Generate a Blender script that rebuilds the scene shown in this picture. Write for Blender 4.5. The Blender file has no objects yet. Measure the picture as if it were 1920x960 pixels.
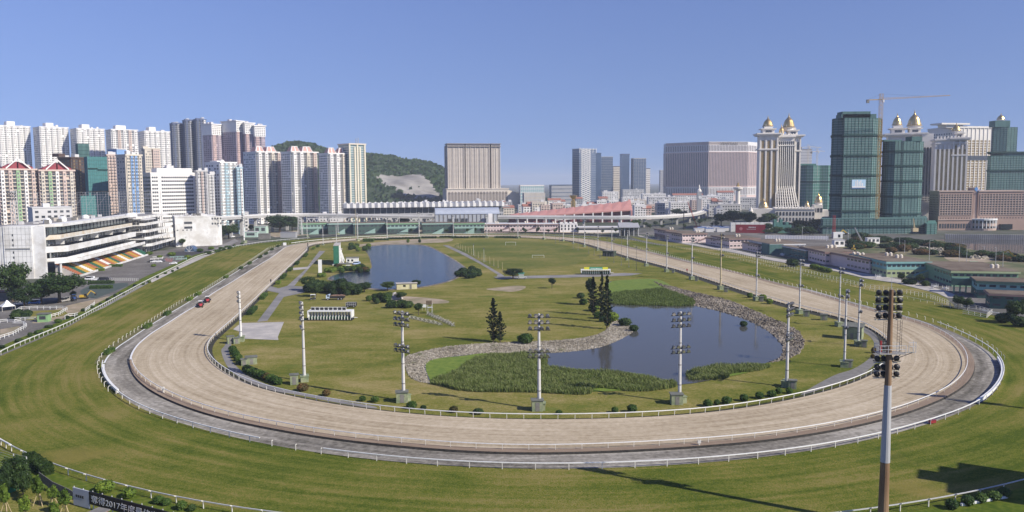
import bpy, math, random
import numpy as np
from mathutils import Vector, Matrix, geometry
rnd = random.Random(11)
C = bpy.context.scene.collection
sc = bpy.context.scene
PI = math.pi
# ---------------------------------------------------------------- camera
CAMH, FPX, PIT, ROLL = 50.0, 1502.9, 0.0918, 0.0065
cp, sp, cr, sr = math.cos(PIT), math.sin(PIT), math.cos(ROLL), math.sin(ROLL)
RIGHT, FWD, DOWN = Vector((1, 0, 0)), Vector((0, cp, -sp)), Vector((0, -sp, -cp))
IX = RIGHT * cr + DOWN * sr
IY = RIGHT * -sr + DOWN * cr
cam = bpy.data.cameras.new('camera')
cam.sensor_fit = 'HORIZONTAL'; cam.sensor_width = 36; cam.lens = 36 * FPX / 1920
cam.clip_start = 0.5; cam.clip_end = 40000
cam_ob = bpy.data.objects.new('camera', cam); C.objects.link(cam_ob)
m = Matrix((IX, -IY, -FWD)).transposed().to_4x4(); m.translation = (0, 0, CAMH)
cam_ob.matrix_world = m
sc.camera = cam_ob
# ---------------------------------------------------------------- sky, sun, exposure
SUN_EL, SUN_ROT = math.radians(36), math.radians(120)
w = bpy.data.worlds.new('World'); sc.world = w; w.use_nodes = True
nt = w.node_tree
sky = nt.nodes.new('ShaderNodeTexSky'); sky.sky_type = 'NISHITA'; sky.sun_disc = False
sky.sun_elevation = SUN_EL; sky.sun_rotation = SUN_ROT
sky.altitude = 0; sky.air_density = 1.0; sky.dust_density = 0.0; sky.ozone_density = 1.0
tc = nt.nodes.new('ShaderNodeTexCoord'); vm = nt.nodes.new('ShaderNodeVectorMath'); vm.operation = 'MULTIPLY_ADD'
vm.inputs[1].default_value = (1, 1, 0.38); vm.inputs[2].default_value = (0, 0, 0.165); nt.links.new(tc.outputs['Generated'], vm.inputs[0])
vn = nt.nodes.new('ShaderNodeVectorMath'); vn.operation = 'NORMALIZE'; nt.links.new(vm.outputs[0], vn.inputs[0]); nt.links.new(vn.outputs[0], sky.inputs[0])
hs = nt.nodes.new('ShaderNodeHueSaturation'); hs.inputs['Hue'].default_value = 0.531; hs.inputs['Saturation'].default_value = 1.25
nt.links.new(sky.outputs[0], hs.inputs['Color'])
bg = nt.nodes['Background']; bg.inputs['Strength'].default_value = 0.10
nt.links.new(hs.outputs[0], bg.inputs['Color'])
sun = bpy.data.lights.new('sun', 'SUN'); sun.energy = 5.0; sun.angle = math.radians(0.5); sun.color = (1.0, 0.93, 0.80)
sun_ob = bpy.data.objects.new('sun', sun); C.objects.link(sun_ob)
sd = Vector((math.sin(SUN_ROT) * math.cos(SUN_EL), math.cos(SUN_ROT) * math.cos(SUN_EL), math.sin(SUN_EL)))
sun_ob.rotation_euler = sd.to_track_quat('Z', 'Y').to_euler(); sun_ob.location = (200, -100, 300)
sc.view_settings.view_transform = 'Standard'; sc.view_settings.look = 'None'
sc.view_settings.exposure = 0.28; sc.view_settings.gamma = 1.0
# ---------------------------------------------------------------- geometry of the view: where a point of the place stands
def ray(px, py):
    return IX * (px - 960) + IY * (py - 480) + FWD * FPX
def at(px, py, z=0.0):
    d = ray(px, py); t = (z - CAMH) / d.z
    return Vector((d.x * t, d.y * t, z))
def atY(px, py, Y):
    d = ray(px, py); t = Y / d.y
    return Vector((d.x * t, Y, CAMH + d.z * t))
def zat(p, py):                     # height above p at which row py stands
    k = (p.x * IX.x + p.y * IX.y, -CAMH)
    # solve (v.IY)/(v.F) = (py-480)/F for v=(p.x,p.y,z-H)
    q = (py - 480) / FPX
    a = IY.z - q * FWD.z
    b = p.x * (IY.x - q * FWD.x) + p.y * (IY.y - q * FWD.y)
    return CAMH - b / a
def mpp(p): return p.y / FPX        # metres per photo pixel
def near(px, marks):
    return min(marks, key=lambda q: abs(q[0] - px))[1]
# ---------------------------------------------------------------- mesh builder
class MB:
    def __init__(s): s.v = []; s.f = []; s.mi = []; s.M = None; s.uv = None
    def _a(s, vs):
        n = len(s.v)
        if s.M is not None: vs = [tuple(s.M @ Vector(q)) for q in vs]
        s.v += [tuple(q) for q in vs]; return n
    def face(s, idx, m=0): s.f.append(tuple(idx)); s.mi.append(m)
    def poly(s, pts, m=0):
        n = s._a(pts); s.face(range(n, n + len(pts)), m)
    def box(s, x0, x1, y0, y1, z0, z1, m=0, skip=''):
        n = s._a([(x0, y0, z0), (x1, y0, z0), (x1, y1, z0), (x0, y1, z0), (x0, y0, z1), (x1, y0, z1), (x1, y1, z1), (x0, y1, z1)])
        for k, q in (('b', (3, 2, 1, 0)), ('t', (4, 5, 6, 7)), ('f', (0, 1, 5, 4)), ('r', (1, 2, 6, 5)), ('k', (2, 3, 7, 6)), ('l', (3, 0, 4, 7))):
            if k not in skip: s.face([n + i for i in q], m)
    def prism(s, pts, z0, z1, m=0, top=True, z1b=None):
        k = len(pts); z1s = z1 if isinstance(z1, (list, tuple)) else [z1] * k
        n = s._a([(p[0], p[1], z0) for p in pts] + [(p[0], p[1], z1s[i]) for i, p in enumerate(pts)])
        for i in range(k):
            j = (i + 1) % k; s.face((n + i, n + j, n + k + j, n + k + i), m)
        if top: s.face([n + k + i for i in range(k)], m)
    def tube(s, p, q, r, r2=None, n=6, m=0, caps=True):
        p = Vector(p); q = Vector(q); r2 = r if r2 is None else r2
        d = (q - p).normalized(); a = d.orthogonal().normalized(); b = d.cross(a)
        vs = [p + (a * math.cos(2 * PI * i / n) + b * math.sin(2 * PI * i / n)) * r for i in range(n)] + \
             [q + (a * math.cos(2 * PI * i / n) + b * math.sin(2 * PI * i / n)) * r2 for i in range(n)]
        o = s._a(vs)
        for i in range(n):
            j = (i + 1) % n; s.face((o + i, o + j, o + n + j, o + n + i), m)
        if caps: s.face([o + n + i for i in range(n)], m); s.face([o + n - 1 - i for i in range(n)], m)
    def bar(s, p, q, wx, wz, m=0):
        p = Vector(p); q = Vector(q); d = (q - p).normalized()
        u = d.cross(Vector((0, 0, 1)))
        u = Vector((1, 0, 0)) if u.length < 1e-4 else u.normalized()
        t = u.cross(d)
        vs = []
        for e in (p, q):
            for a, b in ((-1, -1), (1, -1), (1, 1), (-1, 1)): vs.append(e + u * (a * wx / 2) + t * (b * wz / 2))
        o = s._a(vs)
        for i in range(4):
            j = (i + 1) % 4; s.face((o + i, o + j, o + 4 + j, o + 4 + i), m)
        s.face((o + 3, o + 2, o + 1, o), m); s.face((o + 4, o + 5, o + 6, o + 7), m)
    def lathe(s, cx, cy, prof, n=12, m=0, a0=0.0):
        o = s._a([(cx + r * math.cos(a0 + 2 * PI * i / n), cy + r * math.sin(a0 + 2 * PI * i / n), z) for r, z in prof for i in range(n)])
        for k in range(len(prof) - 1):
            for i in range(n):
                j = (i + 1) % n; s.face((o + k * n + i, o + k * n + j, o + k * n + n + j, o + k * n + n + i), m)
        s.face([o + (len(prof) - 1) * n + i for i in range(n)], m)
    def mesh(s, name, mats, smooth=False):
        me = bpy.data.meshes.new(name); me.from_pydata(s.v, [], s.f)
        for q in (mats if isinstance(mats, (list, tuple)) else [mats]): me.materials.append(q)
        if any(s.mi): me.polygons.foreach_set('material_index', s.mi)
        if smooth: me.polygons.foreach_set('use_smooth', [True] * len(s.f))
        me.update(); return me
    def build(s, name, mats, parent=None, kind=None, loc=None, label=None, smooth=False):
        if not s.f: return None
        return link(name, s.mesh(name, mats, smooth), parent, kind, loc, label)
def link(name, me, parent=None, kind=None, loc=None, label=None, rz=0.0):
    o = bpy.data.objects.new(name, me); C.objects.link(o)
    if parent is not None: o.parent = parent
    if kind: o['kind'] = kind
    if loc is not None: o.location = loc
    if rz: o.rotation_euler = (0, 0, rz)
    if label: o['label'] = label
    return o
def tag(o, label, cat, group=None):
    o['label'] = label; o['category'] = cat
    if group: o['group'] = group
    return o
def thing(name, label, cat, loc=(0, 0, 0), rz=0.0, group=None):
    o = bpy.data.objects.new(name, None); C.objects.link(o); o.empty_display_size = 0.1
    o.location = loc; o.rotation_euler = (0, 0, rz); return tag(o, label, cat, group)
kids = {}
def copy_tree(root, loc, rz=0.0, label=None, scale=None, group=None):
    r = root.copy(); C.objects.link(r); r.location = loc; r.rotation_euler = (0, 0, rz)
    if label: r['label'] = label
    if group: r['group'] = group
    if scale is not None: r.scale = scale if isinstance(scale, (tuple, list)) else (scale,) * 3
    if root.name not in kids: kids[root.name] = list(root.children)
    for ch in kids[root.name]:
        c = ch.copy(); C.objects.link(c); c.parent = r
        if ch.name not in kids: kids[ch.name] = list(ch.children)
        for g in kids[ch.name]:
            d = g.copy(); C.objects.link(d); d.parent = c
    return r
# ---------------------------------------------------------------- materials
def mat(name, col, col2=None, scale=0.3, rough=0.8, metal=0.0, bump=0.0, detail=4.0, col3=None, scale3=0.02, stretch=None, obj=False, spec=0.3, contrast=1.0, trans=0.0):
    M = bpy.data.materials.new(name); M.use_nodes = True; t = M.node_tree; b = t.nodes['Principled BSDF']
    b.inputs['Roughness'].default_value = rough; b.inputs['Metallic'].default_value = metal
    b.inputs['Specular IOR Level'].default_value = spec
    b.inputs['Base Color'].default_value = (*col, 1)
    if col2 is None and bump == 0: return M
    if obj: src = t.nodes.new('ShaderNodeTexCoord').outputs['Object']
    else: src = t.nodes.new('ShaderNodeNewGeometry').outputs['Position']
    if stretch:
        mp = t.nodes.new('ShaderNodeMapping'); mp.inputs['Scale'].default_value = stretch; t.links.new(src, mp.inputs[0]); src = mp.outputs[0]
    def noise(sc_, d=detail):
        n = t.nodes.new('ShaderNodeTexNoise'); n.inputs['Scale'].default_value = sc_; n.inputs['Detail'].default_value = d; n.inputs['Roughness'].default_value = 0.6
        t.links.new(src, n.inputs['Vector']); return n
    n1 = noise(scale); out = None
    if col2 is not None:
        rp = t.nodes.new('ShaderNodeValToRGB'); e = rp.color_ramp.elements
        e[0].position = 0.5 - 0.2 / contrast; e[1].position = 0.5 + 0.2 / contrast; e[0].color = (*col, 1); e[1].color = (*col2, 1)
        t.links.new(n1.outputs[0], rp.inputs[0]); out = rp.outputs[0]
        if col3 is not None:
            n3 = noise(scale3); r3 = t.nodes.new('ShaderNodeValToRGB'); r3.color_ramp.elements[0].position = 0.42; r3.color_ramp.elements[1].position = 0.62
            t.links.new(n3.outputs[0], r3.inputs[0])
            mx = t.nodes.new('ShaderNodeMixRGB'); t.links.new(r3.outputs[0], mx.inputs[0]); t.links.new(out, mx.inputs[1]); mx.inputs[2].default_value = (*col3, 1); out = mx.outputs[0]
        t.links.new(out, b.inputs['Base Color'])
    if bump:
        bp = t.nodes.new('ShaderNodeBump'); bp.inputs['Strength'].default_value = bump; bp.inputs['Distance'].default_value = 0.3
        t.links.new(n1.outputs[0], bp.inputs['Height']); t.links.new(bp.outputs[0], b.inputs['Normal'])
    return M
def leafmat(name, c1, c2, c3, scale=0.6):
    M = bpy.data.materials.new(name); M.use_nodes = True; t = M.node_tree; b = t.nodes['Principled BSDF']
    b.inputs['Roughness'].default_value = 0.6; b.inputs['Specular IOR Level'].default_value = 0.25
    g = t.nodes.new('ShaderNodeNewGeometry'); n = t.nodes.new('ShaderNodeTexNoise'); n.inputs['Scale'].default_value = scale; n.inputs['Detail'].default_value = 3
    t.links.new(g.outputs['Position'], n.inputs['Vector'])
    oi = t.nodes.new('ShaderNodeObjectInfo')
    ad = t.nodes.new('ShaderNodeMath'); ad.operation = 'MULTIPLY_ADD'; ad.inputs[1].default_value = 0.35; ad.inputs[2].default_value = -0.17
    t.links.new(oi.outputs['Random'], ad.inputs[0])
    a2 = t.nodes.new('ShaderNodeMath'); a2.operation = 'ADD'; t.links.new(ad.outputs[0], a2.inputs[0])
    ri = t.nodes.new('ShaderNodeMath'); ri.operation = 'MULTIPLY_ADD'; ri.inputs[1].default_value = 0.3; ri.inputs[2].default_value = -0.15
    t.links.new(g.outputs['Random Per Island'], ri.inputs[0])
    a3 = t.nodes.new('ShaderNodeMath'); a3.operation = 'ADD'; t.links.new(n.outputs[0], a3.inputs[0]); t.links.new(ri.outputs[0], a3.inputs[1])
    t.links.new(a3.outputs[0], a2.inputs[1])
    rp = t.nodes.new('ShaderNodeValToRGB'); e = rp.color_ramp.elements; e[0].position = 0.25; e[0].color = (*c1, 1); e[1].position = 0.8; e[1].color = (*c3, 1)
    k = e.new(0.52); k.color = (*c2, 1)
    t.links.new(a2.outputs[0], rp.inputs[0]); t.links.new(rp.outputs[0], b.inputs['Base Color'])
    tr = t.nodes.new('ShaderNodeBsdfTranslucent'); t.links.new(rp.outputs[0], tr.inputs[0])
    mx = t.nodes.new('ShaderNodeMixShader'); mx.inputs[0].default_value = 0.25
    t.links.new(b.outputs[0], mx.inputs[1]); t.links.new(tr.outputs[0], mx.inputs[2]); t.links.new(mx.outputs[0], t.nodes['Material Output'].inputs[0])
    return M
def streak(name, cols, ulen, vlen, rough=0.9, patch=None, patch_scale=0.02, ridge=0.0, fine=0.15):
    """ground sheet with streaks along its UV u axis (metres), patches in world space"""
    M = bpy.data.materials.new(name); M.use_nodes = True; t = M.node_tree; b = t.nodes['Principled BSDF']
    b.inputs['Roughness'].default_value = rough; b.inputs['Specular IOR Level'].default_value = 0.15
    uv = t.nodes.new('ShaderNodeUVMap'); mp = t.nodes.new('ShaderNodeMapping'); mp.inputs['Scale'].default_value = (1 / ulen, 1 / vlen, 1)
    t.links.new(uv.outputs[0], mp.inputs[0])
    n = t.nodes.new('ShaderNodeTexNoise'); n.inputs['Scale'].default_value = 1; n.inputs['Detail'].default_value = 5; n.inputs['Roughness'].default_value = 0.65
    t.links.new(mp.outputs[0], n.inputs['Vector'])
    g = t.nodes.new('ShaderNodeNewGeometry')
    nf = t.nodes.new('ShaderNodeTexNoise'); nf.inputs['Scale'].default_value = 0.9; nf.inputs['Detail'].default_value = 6; nf.inputs['Roughness'].default_value = 0.75
    t.links.new(g.outputs['Position'], nf.inputs['Vector'])
    ma = t.nodes.new('ShaderNodeMath'); ma.operation = 'MULTIPLY_ADD'; ma.inputs[1].default_value = fine * 2; ma.inputs[2].default_value = -fine
    t.links.new(nf.outputs[0], ma.inputs[0])
    ad = t.nodes.new('ShaderNodeMath'); ad.operation = 'ADD'; t.links.new(n.outputs[0], ad.inputs[0]); t.links.new(ma.outputs[0], ad.inputs[1])
    rp = t.nodes.new('ShaderNodeValToRGB'); e = rp.color_ramp.elements
    e[0].position = 0.3; e[0].color = (*cols[0], 1); e[1].position = 0.7; e[1].color = (*cols[-1], 1)
    if len(cols) == 3: k = e.new(0.5); k.color = (*cols[1], 1)
    t.links.new(ad.outputs[0], rp.inputs[0]); out = rp.outputs[0]
    if patch:
        n2 = t.nodes.new('ShaderNodeTexNoise'); n2.inputs['Scale'].default_value = patch_scale; n2.inputs['Detail'].default_value = 5; n2.inputs['Roughness'].default_value = 0.6
        t.links.new(g.outputs['Position'], n2.inputs['Vector'])
        r2 = t.nodes.new('ShaderNodeValToRGB'); r2.color_ramp.elements[0].position = 0.42; r2.color_ramp.elements[1].position = 0.64
        t.links.new(n2.outputs[0], r2.inputs[0])
        mx = t.nodes.new('ShaderNodeMixRGB'); t.links.new(r2.outputs[0], mx.inputs[0]); t.links.new(out, mx.inputs[1]); mx.inputs[2].default_value = (*patch, 1); out = mx.outputs[0]
    t.links.new(out, b.inputs['Base Color'])
    if ridge:
        bp = t.nodes.new('ShaderNodeBump'); bp.inputs['Strength'].default_value = ridge; bp.inputs['Distance'].default_value = 0.2
        t.links.new(ad.outputs[0], bp.inputs['Height']); t.links.new(bp.outputs[0], b.inputs['Normal'])
    return M
def layered(name, cols, layers, uv=False, rough=0.95, spec=0.0, marks=(), bump=0.0):
    """ramp colours driven by 0.5 + sum(amp * (noise - 0.5)); layers: (scale xyz, amp, detail); marks: (scale xyz, threshold, colour, mix)"""
    M = bpy.data.materials.new(name); M.use_nodes = True; t = M.node_tree; b = t.nodes['Principled BSDF']; N = t.nodes.new; L = t.links.new
    b.inputs['Roughness'].default_value = rough; b.inputs['Specular IOR Level'].default_value = spec
    pos = N('ShaderNodeNewGeometry').outputs['Position']; uvn = N('ShaderNodeUVMap').outputs[0] if uv else pos
    def noise(sc_, d, src):
        mp = N('ShaderNodeMapping'); mp.inputs['Scale'].default_value = sc_; L(src, mp.inputs[0]); n = N('ShaderNodeTexNoise'); n.inputs['Scale'].default_value = 1; n.inputs['Detail'].default_value = d; n.inputs['Roughness'].default_value = 0.62; L(mp.outputs[0], n.inputs['Vector']); return n.outputs[0]
    acc = None
    for sc_, amp, d, *u in layers:
        m_ = N('ShaderNodeMath'); m_.operation = 'MULTIPLY_ADD'; m_.inputs[1].default_value = amp * 2; m_.inputs[2].default_value = -amp; L(noise(sc_, d, uvn if u else pos), m_.inputs[0])
        a = N('ShaderNodeMath'); a.operation = 'ADD'; L(m_.outputs[0], a.inputs[0])
        if acc is None: a.inputs[1].default_value = 0.5
        else: L(acc, a.inputs[1])
        acc = a.outputs[0]
    rp = N('ShaderNodeValToRGB'); e = rp.color_ramp.elements; e[0].position = 0.22; e[0].color = (*cols[0], 1); e[1].position = 0.78; e[1].color = (*cols[-1], 1)
    for i, c in enumerate(cols[1:-1]): k = e.new(0.22 + 0.56 * (i + 1) / (len(cols) - 1)); k.color = (*c, 1)
    L(acc, rp.inputs[0]); out = rp.outputs[0]
    for sc_, th, col, mixv, *u in marks:
        r2 = N('ShaderNodeValToRGB'); r2.color_ramp.elements[0].position = th; r2.color_ramp.elements[1].position = th + 0.07; r2.color_ramp.elements[1].color = (mixv, mixv, mixv, 1)
        L(noise(sc_, 3, uvn if u else pos), r2.inputs[0]); mx = N('ShaderNodeMixRGB'); L(r2.outputs[0], mx.inputs[0]); L(out, mx.inputs[1]); mx.inputs[2].default_value = (*col, 1); out = mx.outputs[0]
    L(out, b.inputs['Base Color'])
    if bump: bp = N('ShaderNodeBump'); bp.inputs['Strength'].default_value = bump; bp.inputs['Distance'].default_value = 0.15; L(acc, bp.inputs['Height']); L(bp.outputs[0], b.inputs['Normal'])
    return M
def glass(name, col, rough=0.12, spec=0.6, metal=0.0):
    return mat(name, col, rough=rough, spec=spec, metal=metal)
m_turf = layered('turf', [(.060, .088, .014), (.102, .124, .021), (.150, .150, .033), (.210, .178, .060)], [((.012, .012, 1), .55, 4), ((.06, .06, 1), .35, 4), ((.025, .34, 1), .58, 3, 1), ((1.0, 1.0, 1), .35, 4), ((3.6, 3.6, 1), .7, 4)], True, marks=[((.02, .025, 1), .62, (.235, .185, .060), .55)], bump=.5)
m_infield = layered('infield_grass', [(.080, .105, .020), (.140, .148, .032), (.205, .185, .055), (.290, .235, .105)], [((.02, .035, 1), .60, 5), ((.12, .2, 1), .35, 4), ((1.0, 1.3, 1), .4, 4), ((3, 4, 1), .55, 4)], marks=[((.03, .045, 1), .63, (.085, .125, .022), .6)], bump=.5)
m_pitch = layered('pitch_grass', [(.088, .112, .026), (.13, .142, .038), (.205, .178, .062)], [((.02, .03, 1), .7, 5), ((.3, .3, 1), .4, 5)])
m_sand = layered('track_sand', [(.295, .238, .160), (.385, .318, .224), (.44, .368, .265), (.51, .435, .325)], [((.010, .9, 1), .55, 4, 1), ((.02, .25, 1), .35, 3, 1), ((.9, .9, 1), .45, 5), ((.03, .03, 1), .3, 3)], True, marks=[((.008, 2.2, 1), .64, (.25, .20, .145), .55, 1), ((.03, 1.0, 1), .66, (.22, .185, .14), .4, 1)], bump=.5)
m_asph = layered('old_asphalt', [(.11, .102, .086), (.185, .171, .146), (.26, .241, .208), (.37, .345, .30)], [((.035, .30, 1), .7, 5, 1), ((.8, .8, 1), .5, 5), ((.02, .02, 1), .5, 3)], True, marks=[((.07, .5, 1), .66, (.48, .45, .41), .7, 1), ((.05, .4, 1), .68, (.09, .085, .08), .6, 1), ((.12, .02, 1), .70, (.10, .095, .09), .5, 1)])
m_berm = streak('berm_dirt', [(0.20, 0.145, 0.10), (0.30, 0.23, 0.17)], 8, 0.8, fine=0.2)
m_kerbwall = mat('kerb_stone_dark', (0.018, 0.017, 0.016), (0.05, 0.046, 0.04), 1.2, rough=0.95, bump=0.4)
m_inner_dark = mat('inner_edge_dark', (0.018, 0.020, 0.012), (0.055, 0.05, 0.035), 0.7, rough=0.95)  # near-black tone for the inner kerb and the strip beside it
m_white = mat('white_paint', (0.78, 0.78, 0.76), (0.66, 0.66, 0.63), 2.0, rough=0.5)
m_post = mat('post_paint', (0.72, 0.70, 0.64), (0.55, 0.52, 0.45), 3.0, rough=0.6)
m_city = mat('city_ground', (0.085, 0.085, 0.075), (0.13, 0.125, 0.11), 0.05, rough=0.95, col3=(0.045, 0.06, 0.025), scale3=0.012)
m_path = mat('path_asphalt', (0.21, 0.20, 0.19), (0.29, 0.275, 0.26), 0.4, rough=0.9, col3=(0.17, 0.165, 0.16), scale3=0.1)
m_conc = mat('light_concrete', (0.40, 0.375, 0.34), (0.52, 0.48, 0.43), 0.35, rough=0.9, col3=(0.34, 0.32, 0.30), scale3=0.12)
m_dirt = mat('bare_dirt', (0.30, 0.235, 0.165), (0.42, 0.34, 0.25), 0.3, rough=0.95, col3=(0.22, 0.19, 0.11), scale3=0.09)
m_forecourt = layered('forecourt_asphalt', [(.10, .095, .088), (.16, .15, .14), (.22, .21, .195)], [((.05, .05, 1), .6, 5), ((.8, .8, 1), .5, 5)], marks=[((.15, .6, 1), .66, (.34, .32, .29), .5)])
m_concrete = mat('concrete', (0.36, 0.35, 0.33), (0.46, 0.45, 0.43), 0.5, rough=0.85)
m_cdark = mat('concrete_stained', (0.14, 0.135, 0.125), (0.22, 0.21, 0.19), 0.6, rough=0.9)
m_steel = mat('galvanised_steel', (0.48, 0.48, 0.47), (0.60, 0.60, 0.58), 0.9, rough=0.5, metal=0.2)
m_dark = mat('dark_metal', (0.03, 0.03, 0.032), rough=0.5)
m_black = mat('black_rubber', (0.02, 0.02, 0.02), rough=0.8)
m_tree = leafmat('foliage', (0.012, 0.030, 0.008), (0.035, 0.068, 0.016), (0.075, 0.115, 0.03))
m_treed = leafmat('foliage_dark', (0.014, 0.034, 0.008), (0.037, 0.072, 0.016), (0.075, 0.118, 0.028))
m_pine = leafmat('foliage_pine', (0.006, 0.014, 0.006), (0.014, 0.028, 0.010), (0.030, 0.050, 0.018))
m_bush = leafmat('foliage_bush', (0.022, 0.055, 0.009), (0.055, 0.11, 0.017), (0.115, 0.175, 0.03))
m_yel = leafmat('foliage_yellow_green', (0.055, 0.10, 0.011), (0.12, 0.19, 0.02), (0.23, 0.30, 0.04))
m_red = leafmat('foliage_reddish', (0.035, 0.05, 0.012), (0.10, 0.075, 0.022), (0.19, 0.10, 0.035))
m_reed = leafmat('reed_blades', (0.062, 0.100, 0.018), (0.130, 0.180, 0.038), (0.210, 0.235, 0.085), 1.3)
m_marsh = mat('marsh_grass', (0.080, 0.142, 0.012), (0.17, 0.220, 0.030), 0.5, rough=0.9, detail=8, bump=0.3)
m_bark = mat('bark', (0.07, 0.05, 0.035), (0.13, 0.10, 0.07), 1.5, rough=0.9)
m_stone = layered('bank_stone_pale', [(.15, .132, .10), (.26, .23, .18), (.35, .318, .258), (.46, .42, .35)], [((.9, .9, .9), .9, 4), ((.1, .1, 1), .4, 3)], marks=[((.12, .12, .3), .60, (.10, .115, .045), .7)])
m_stoned = layered('bank_stone_brown', [(.07, .06, .05), (.15, .13, .105), (.24, .21, .17), (.34, .30, .25)], [((.9, .9, .9), .9, 4), ((.1, .1, 1), .5, 3)])
def water(name, col, sc_=0.5, strength=0.08, rough=0.08, spec=0.26):
    M = bpy.data.materials.new(name); M.use_nodes = True; t = M.node_tree; b = t.nodes['Principled BSDF']
    b.inputs['Base Color'].default_value = (*col, 1); b.inputs['Roughness'].default_value = rough; b.inputs['IOR'].default_value = 1.33; b.inputs['Specular IOR Level'].default_value = spec
    g = t.nodes.new('ShaderNodeNewGeometry'); mp = t.nodes.new('ShaderNodeMapping'); mp.inputs['Scale'].default_value = (0.6, 1.4, 1)
    t.links.new(g.outputs['Position'], mp.inputs[0])
    n = t.nodes.new('ShaderNodeTexNoise'); n.inputs['Scale'].default_value = sc_; n.inputs['Detail'].default_value = 4
    t.links.new(mp.outputs[0], n.inputs['Vector'])
    bp = t.nodes.new('ShaderNodeBump'); bp.inputs['Strength'].default_value = strength; bp.inputs['Distance'].default_value = 0.3
    t.links.new(n.outputs[0], bp.inputs['Height']); t.links.new(bp.outputs[0], b.inputs['Normal'])
    return M
m_wfar = water('pond_water_blue', (0.020, 0.032, 0.050), 0.5, 0.35, 0.12, 0.16)
m_wnear = water('pond_water_grey', (0.070, 0.070, 0.066), 0.35, 0.07, 0.08)
# ================================================================ GROUND AND TRACK
def catmull(P, closed=True, k=6):
    P = [Vector(p) for p in P]; n = len(P); out = []
    for i in range(n if closed else n - 1):
        a, b, c, d = (P[(i + j) % n] if closed else P[min(max(i + j, 0), n - 1)] for j in (-1, 0, 1, 2))
        for s in range(k):
            t = s / k
            out.append(0.5 * ((2 * b) + (c - a) * t + (2 * a - 5 * b + 4 * c - d) * t * t + (3 * b - a - 3 * c + d) * t ** 3))
    if not closed: out.append(P[-1])
    return out
def sheet(name, px, z, ma, smooth=True, kind='structure', k=5):
    P = [at(*p) for p in px]
    if smooth: P = catmull(P, True, k)
    P = [Vector((p.x, p.y, z)) for p in P]
    tri = geometry.tessellate_polygon([P])
    b = MB(); b.v = [tuple(p) for p in P]
    for t in tri:
        u, v, q = (P[i] for i in t)
        b.face(t if (v - u).cross(q - u).z > 0 else t[::-1])
    return b.build(name, ma, None, kind)
def inside(p, poly):
    r = False; n = len(poly)
    for i in range(n):
        a, b = poly[i], poly[i - 1]
        if (a.y > p[1]) != (b.y > p[1]) and p[0] < (b.x - a.x) * (p[1] - a.y) / (b.y - a.y) + a.x: r = not r
    return r
# base terrain
b = MB()
b.poly([(-9000, -400, 0), (9000, -400, 0), (9000, 16000, 0), (-9000, 16000, 0)]); b.build('ground', m_city, None, 'structure')
# the oval: two straights and two bends; every edge is an offset r(s) from it
OA, OB, OR = np.array([10.65, 272.87]), np.array([-49.7, 633.07]), 108.43
OL = float(np.hypot(*(OB - OA))); OD = (OB - OA) / OL; ON = np.array([OD[1], -OD[0]])   # ON points right
PER = 2 * OL + 2 * PI * OR
def oval(s):                       # s from the start of the right straight (near end) anticlockwise; -> point, outward normal
    s = s % PER
    if s < OL: return OA + OD * s + ON * OR, ON
    s -= OL
    if s < PI * OR:
        a = s / OR; n = ON * math.cos(a) + OD * math.sin(a); return OB + n * OR, n
    s -= PI * OR
    if s < OL: return OB - OD * s - ON * OR, -ON
    s -= OL; a = s / OR; n = -ON * math.cos(a) - OD * math.sin(a); return OA + n * OR, n
def oval_inv(p):
    q = np.array([p.x, p.y]); t = (q - OA) @ OD; x = (q - OA) @ ON
    if 0 <= t <= OL: return (t if x > 0 else OL + PI * OR + (OL - t)), abs(x) - OR
    if t > OL:
        d = q - OB; a = math.atan2(d @ OD, d @ ON); return OL + a * OR, math.hypot(*d) - OR
    d = q - OA; a = math.atan2(-(d @ OD), -(d @ ON)); return 2 * OL + PI * OR + a * OR, math.hypot(*d) - OR
NS = 900
SS = np.arange(NS) * PER / NS
def edge(px, sig=7.0, extra=()):
    d = sorted([oval_inv(at(*p)) for p in px] + list(extra))
    s = np.array([q[0] for q in d]); r = np.array([q[1] for q in d])
    s = np.concatenate([s - PER, s, s + PER]); r = np.concatenate([r] * 3)
    v = np.interp(SS, s, r); k = int(4 * sig * NS / PER) + 1
    ker = np.exp(-0.5 * (np.arange(-k, k + 1) * PER / NS / sig) ** 2); ker /= ker.sum()
    return np.convolve(np.concatenate([v[-k:], v, v[:k]]), ker, 'valid')
FT = OL + PI * OR * 0.5            # middle of the far bend
e_in = edge([(477.5,565),(435,605),(400,635),(389,650),(390,670),(402.5,685),(422.5,700),(450,716),(480,728),(544,744.8),(598,755),(669,766.7),(760,778),(792,780.5),(917.5,788),(1009.7,789),(1130,787.5),(1245,783),(1340,775.8),(1427.5,762),(1511,745.6),(1600,719.6),(1642,701),(1660,637.5),(1640,622.5),(1600,603),(1524,585),(1467,570),(1400,549),(1308,519),(1276,508),(1218,493),(1176,481.7),(1110,460.8),(1060,451),(589,459.4),(576,469.7),(550,495),(508.7,534)], 9, [(FT - 90, -2), (FT, -2), (FT + 90, 0)])
e_so = edge([(377.5,570),(320,605),(277.5,630),(257.5,650),(246,670),(245,692),(256,711),(270,726),(300,744),(335,760),(390,780),(445,794),(502.5,804),(565,816.7),(627.5,827),(760,839.6),(890,852),(998,854),(1107,851),(1269,841.5),(1340,839),(1444,828),(1548,813),(1632,794.6),(1700,777),(1750,757),(1800,732),(1822,707),(1826,687.5),(1820,665),(1805,647.5),(1775,627.5),(1740,610),(1695,597.5),(1600,573),(1524,549),(1467,536),(1411,520),(1355,506),(1299,495),(1210,472.5),(1160,461),(340,590.6),(392.5,555),(434,530.6),(471,507),(509,484),(535,465)], 9, [(FT - 90, 22), (FT, 22), (FT + 90, 22)])
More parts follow.
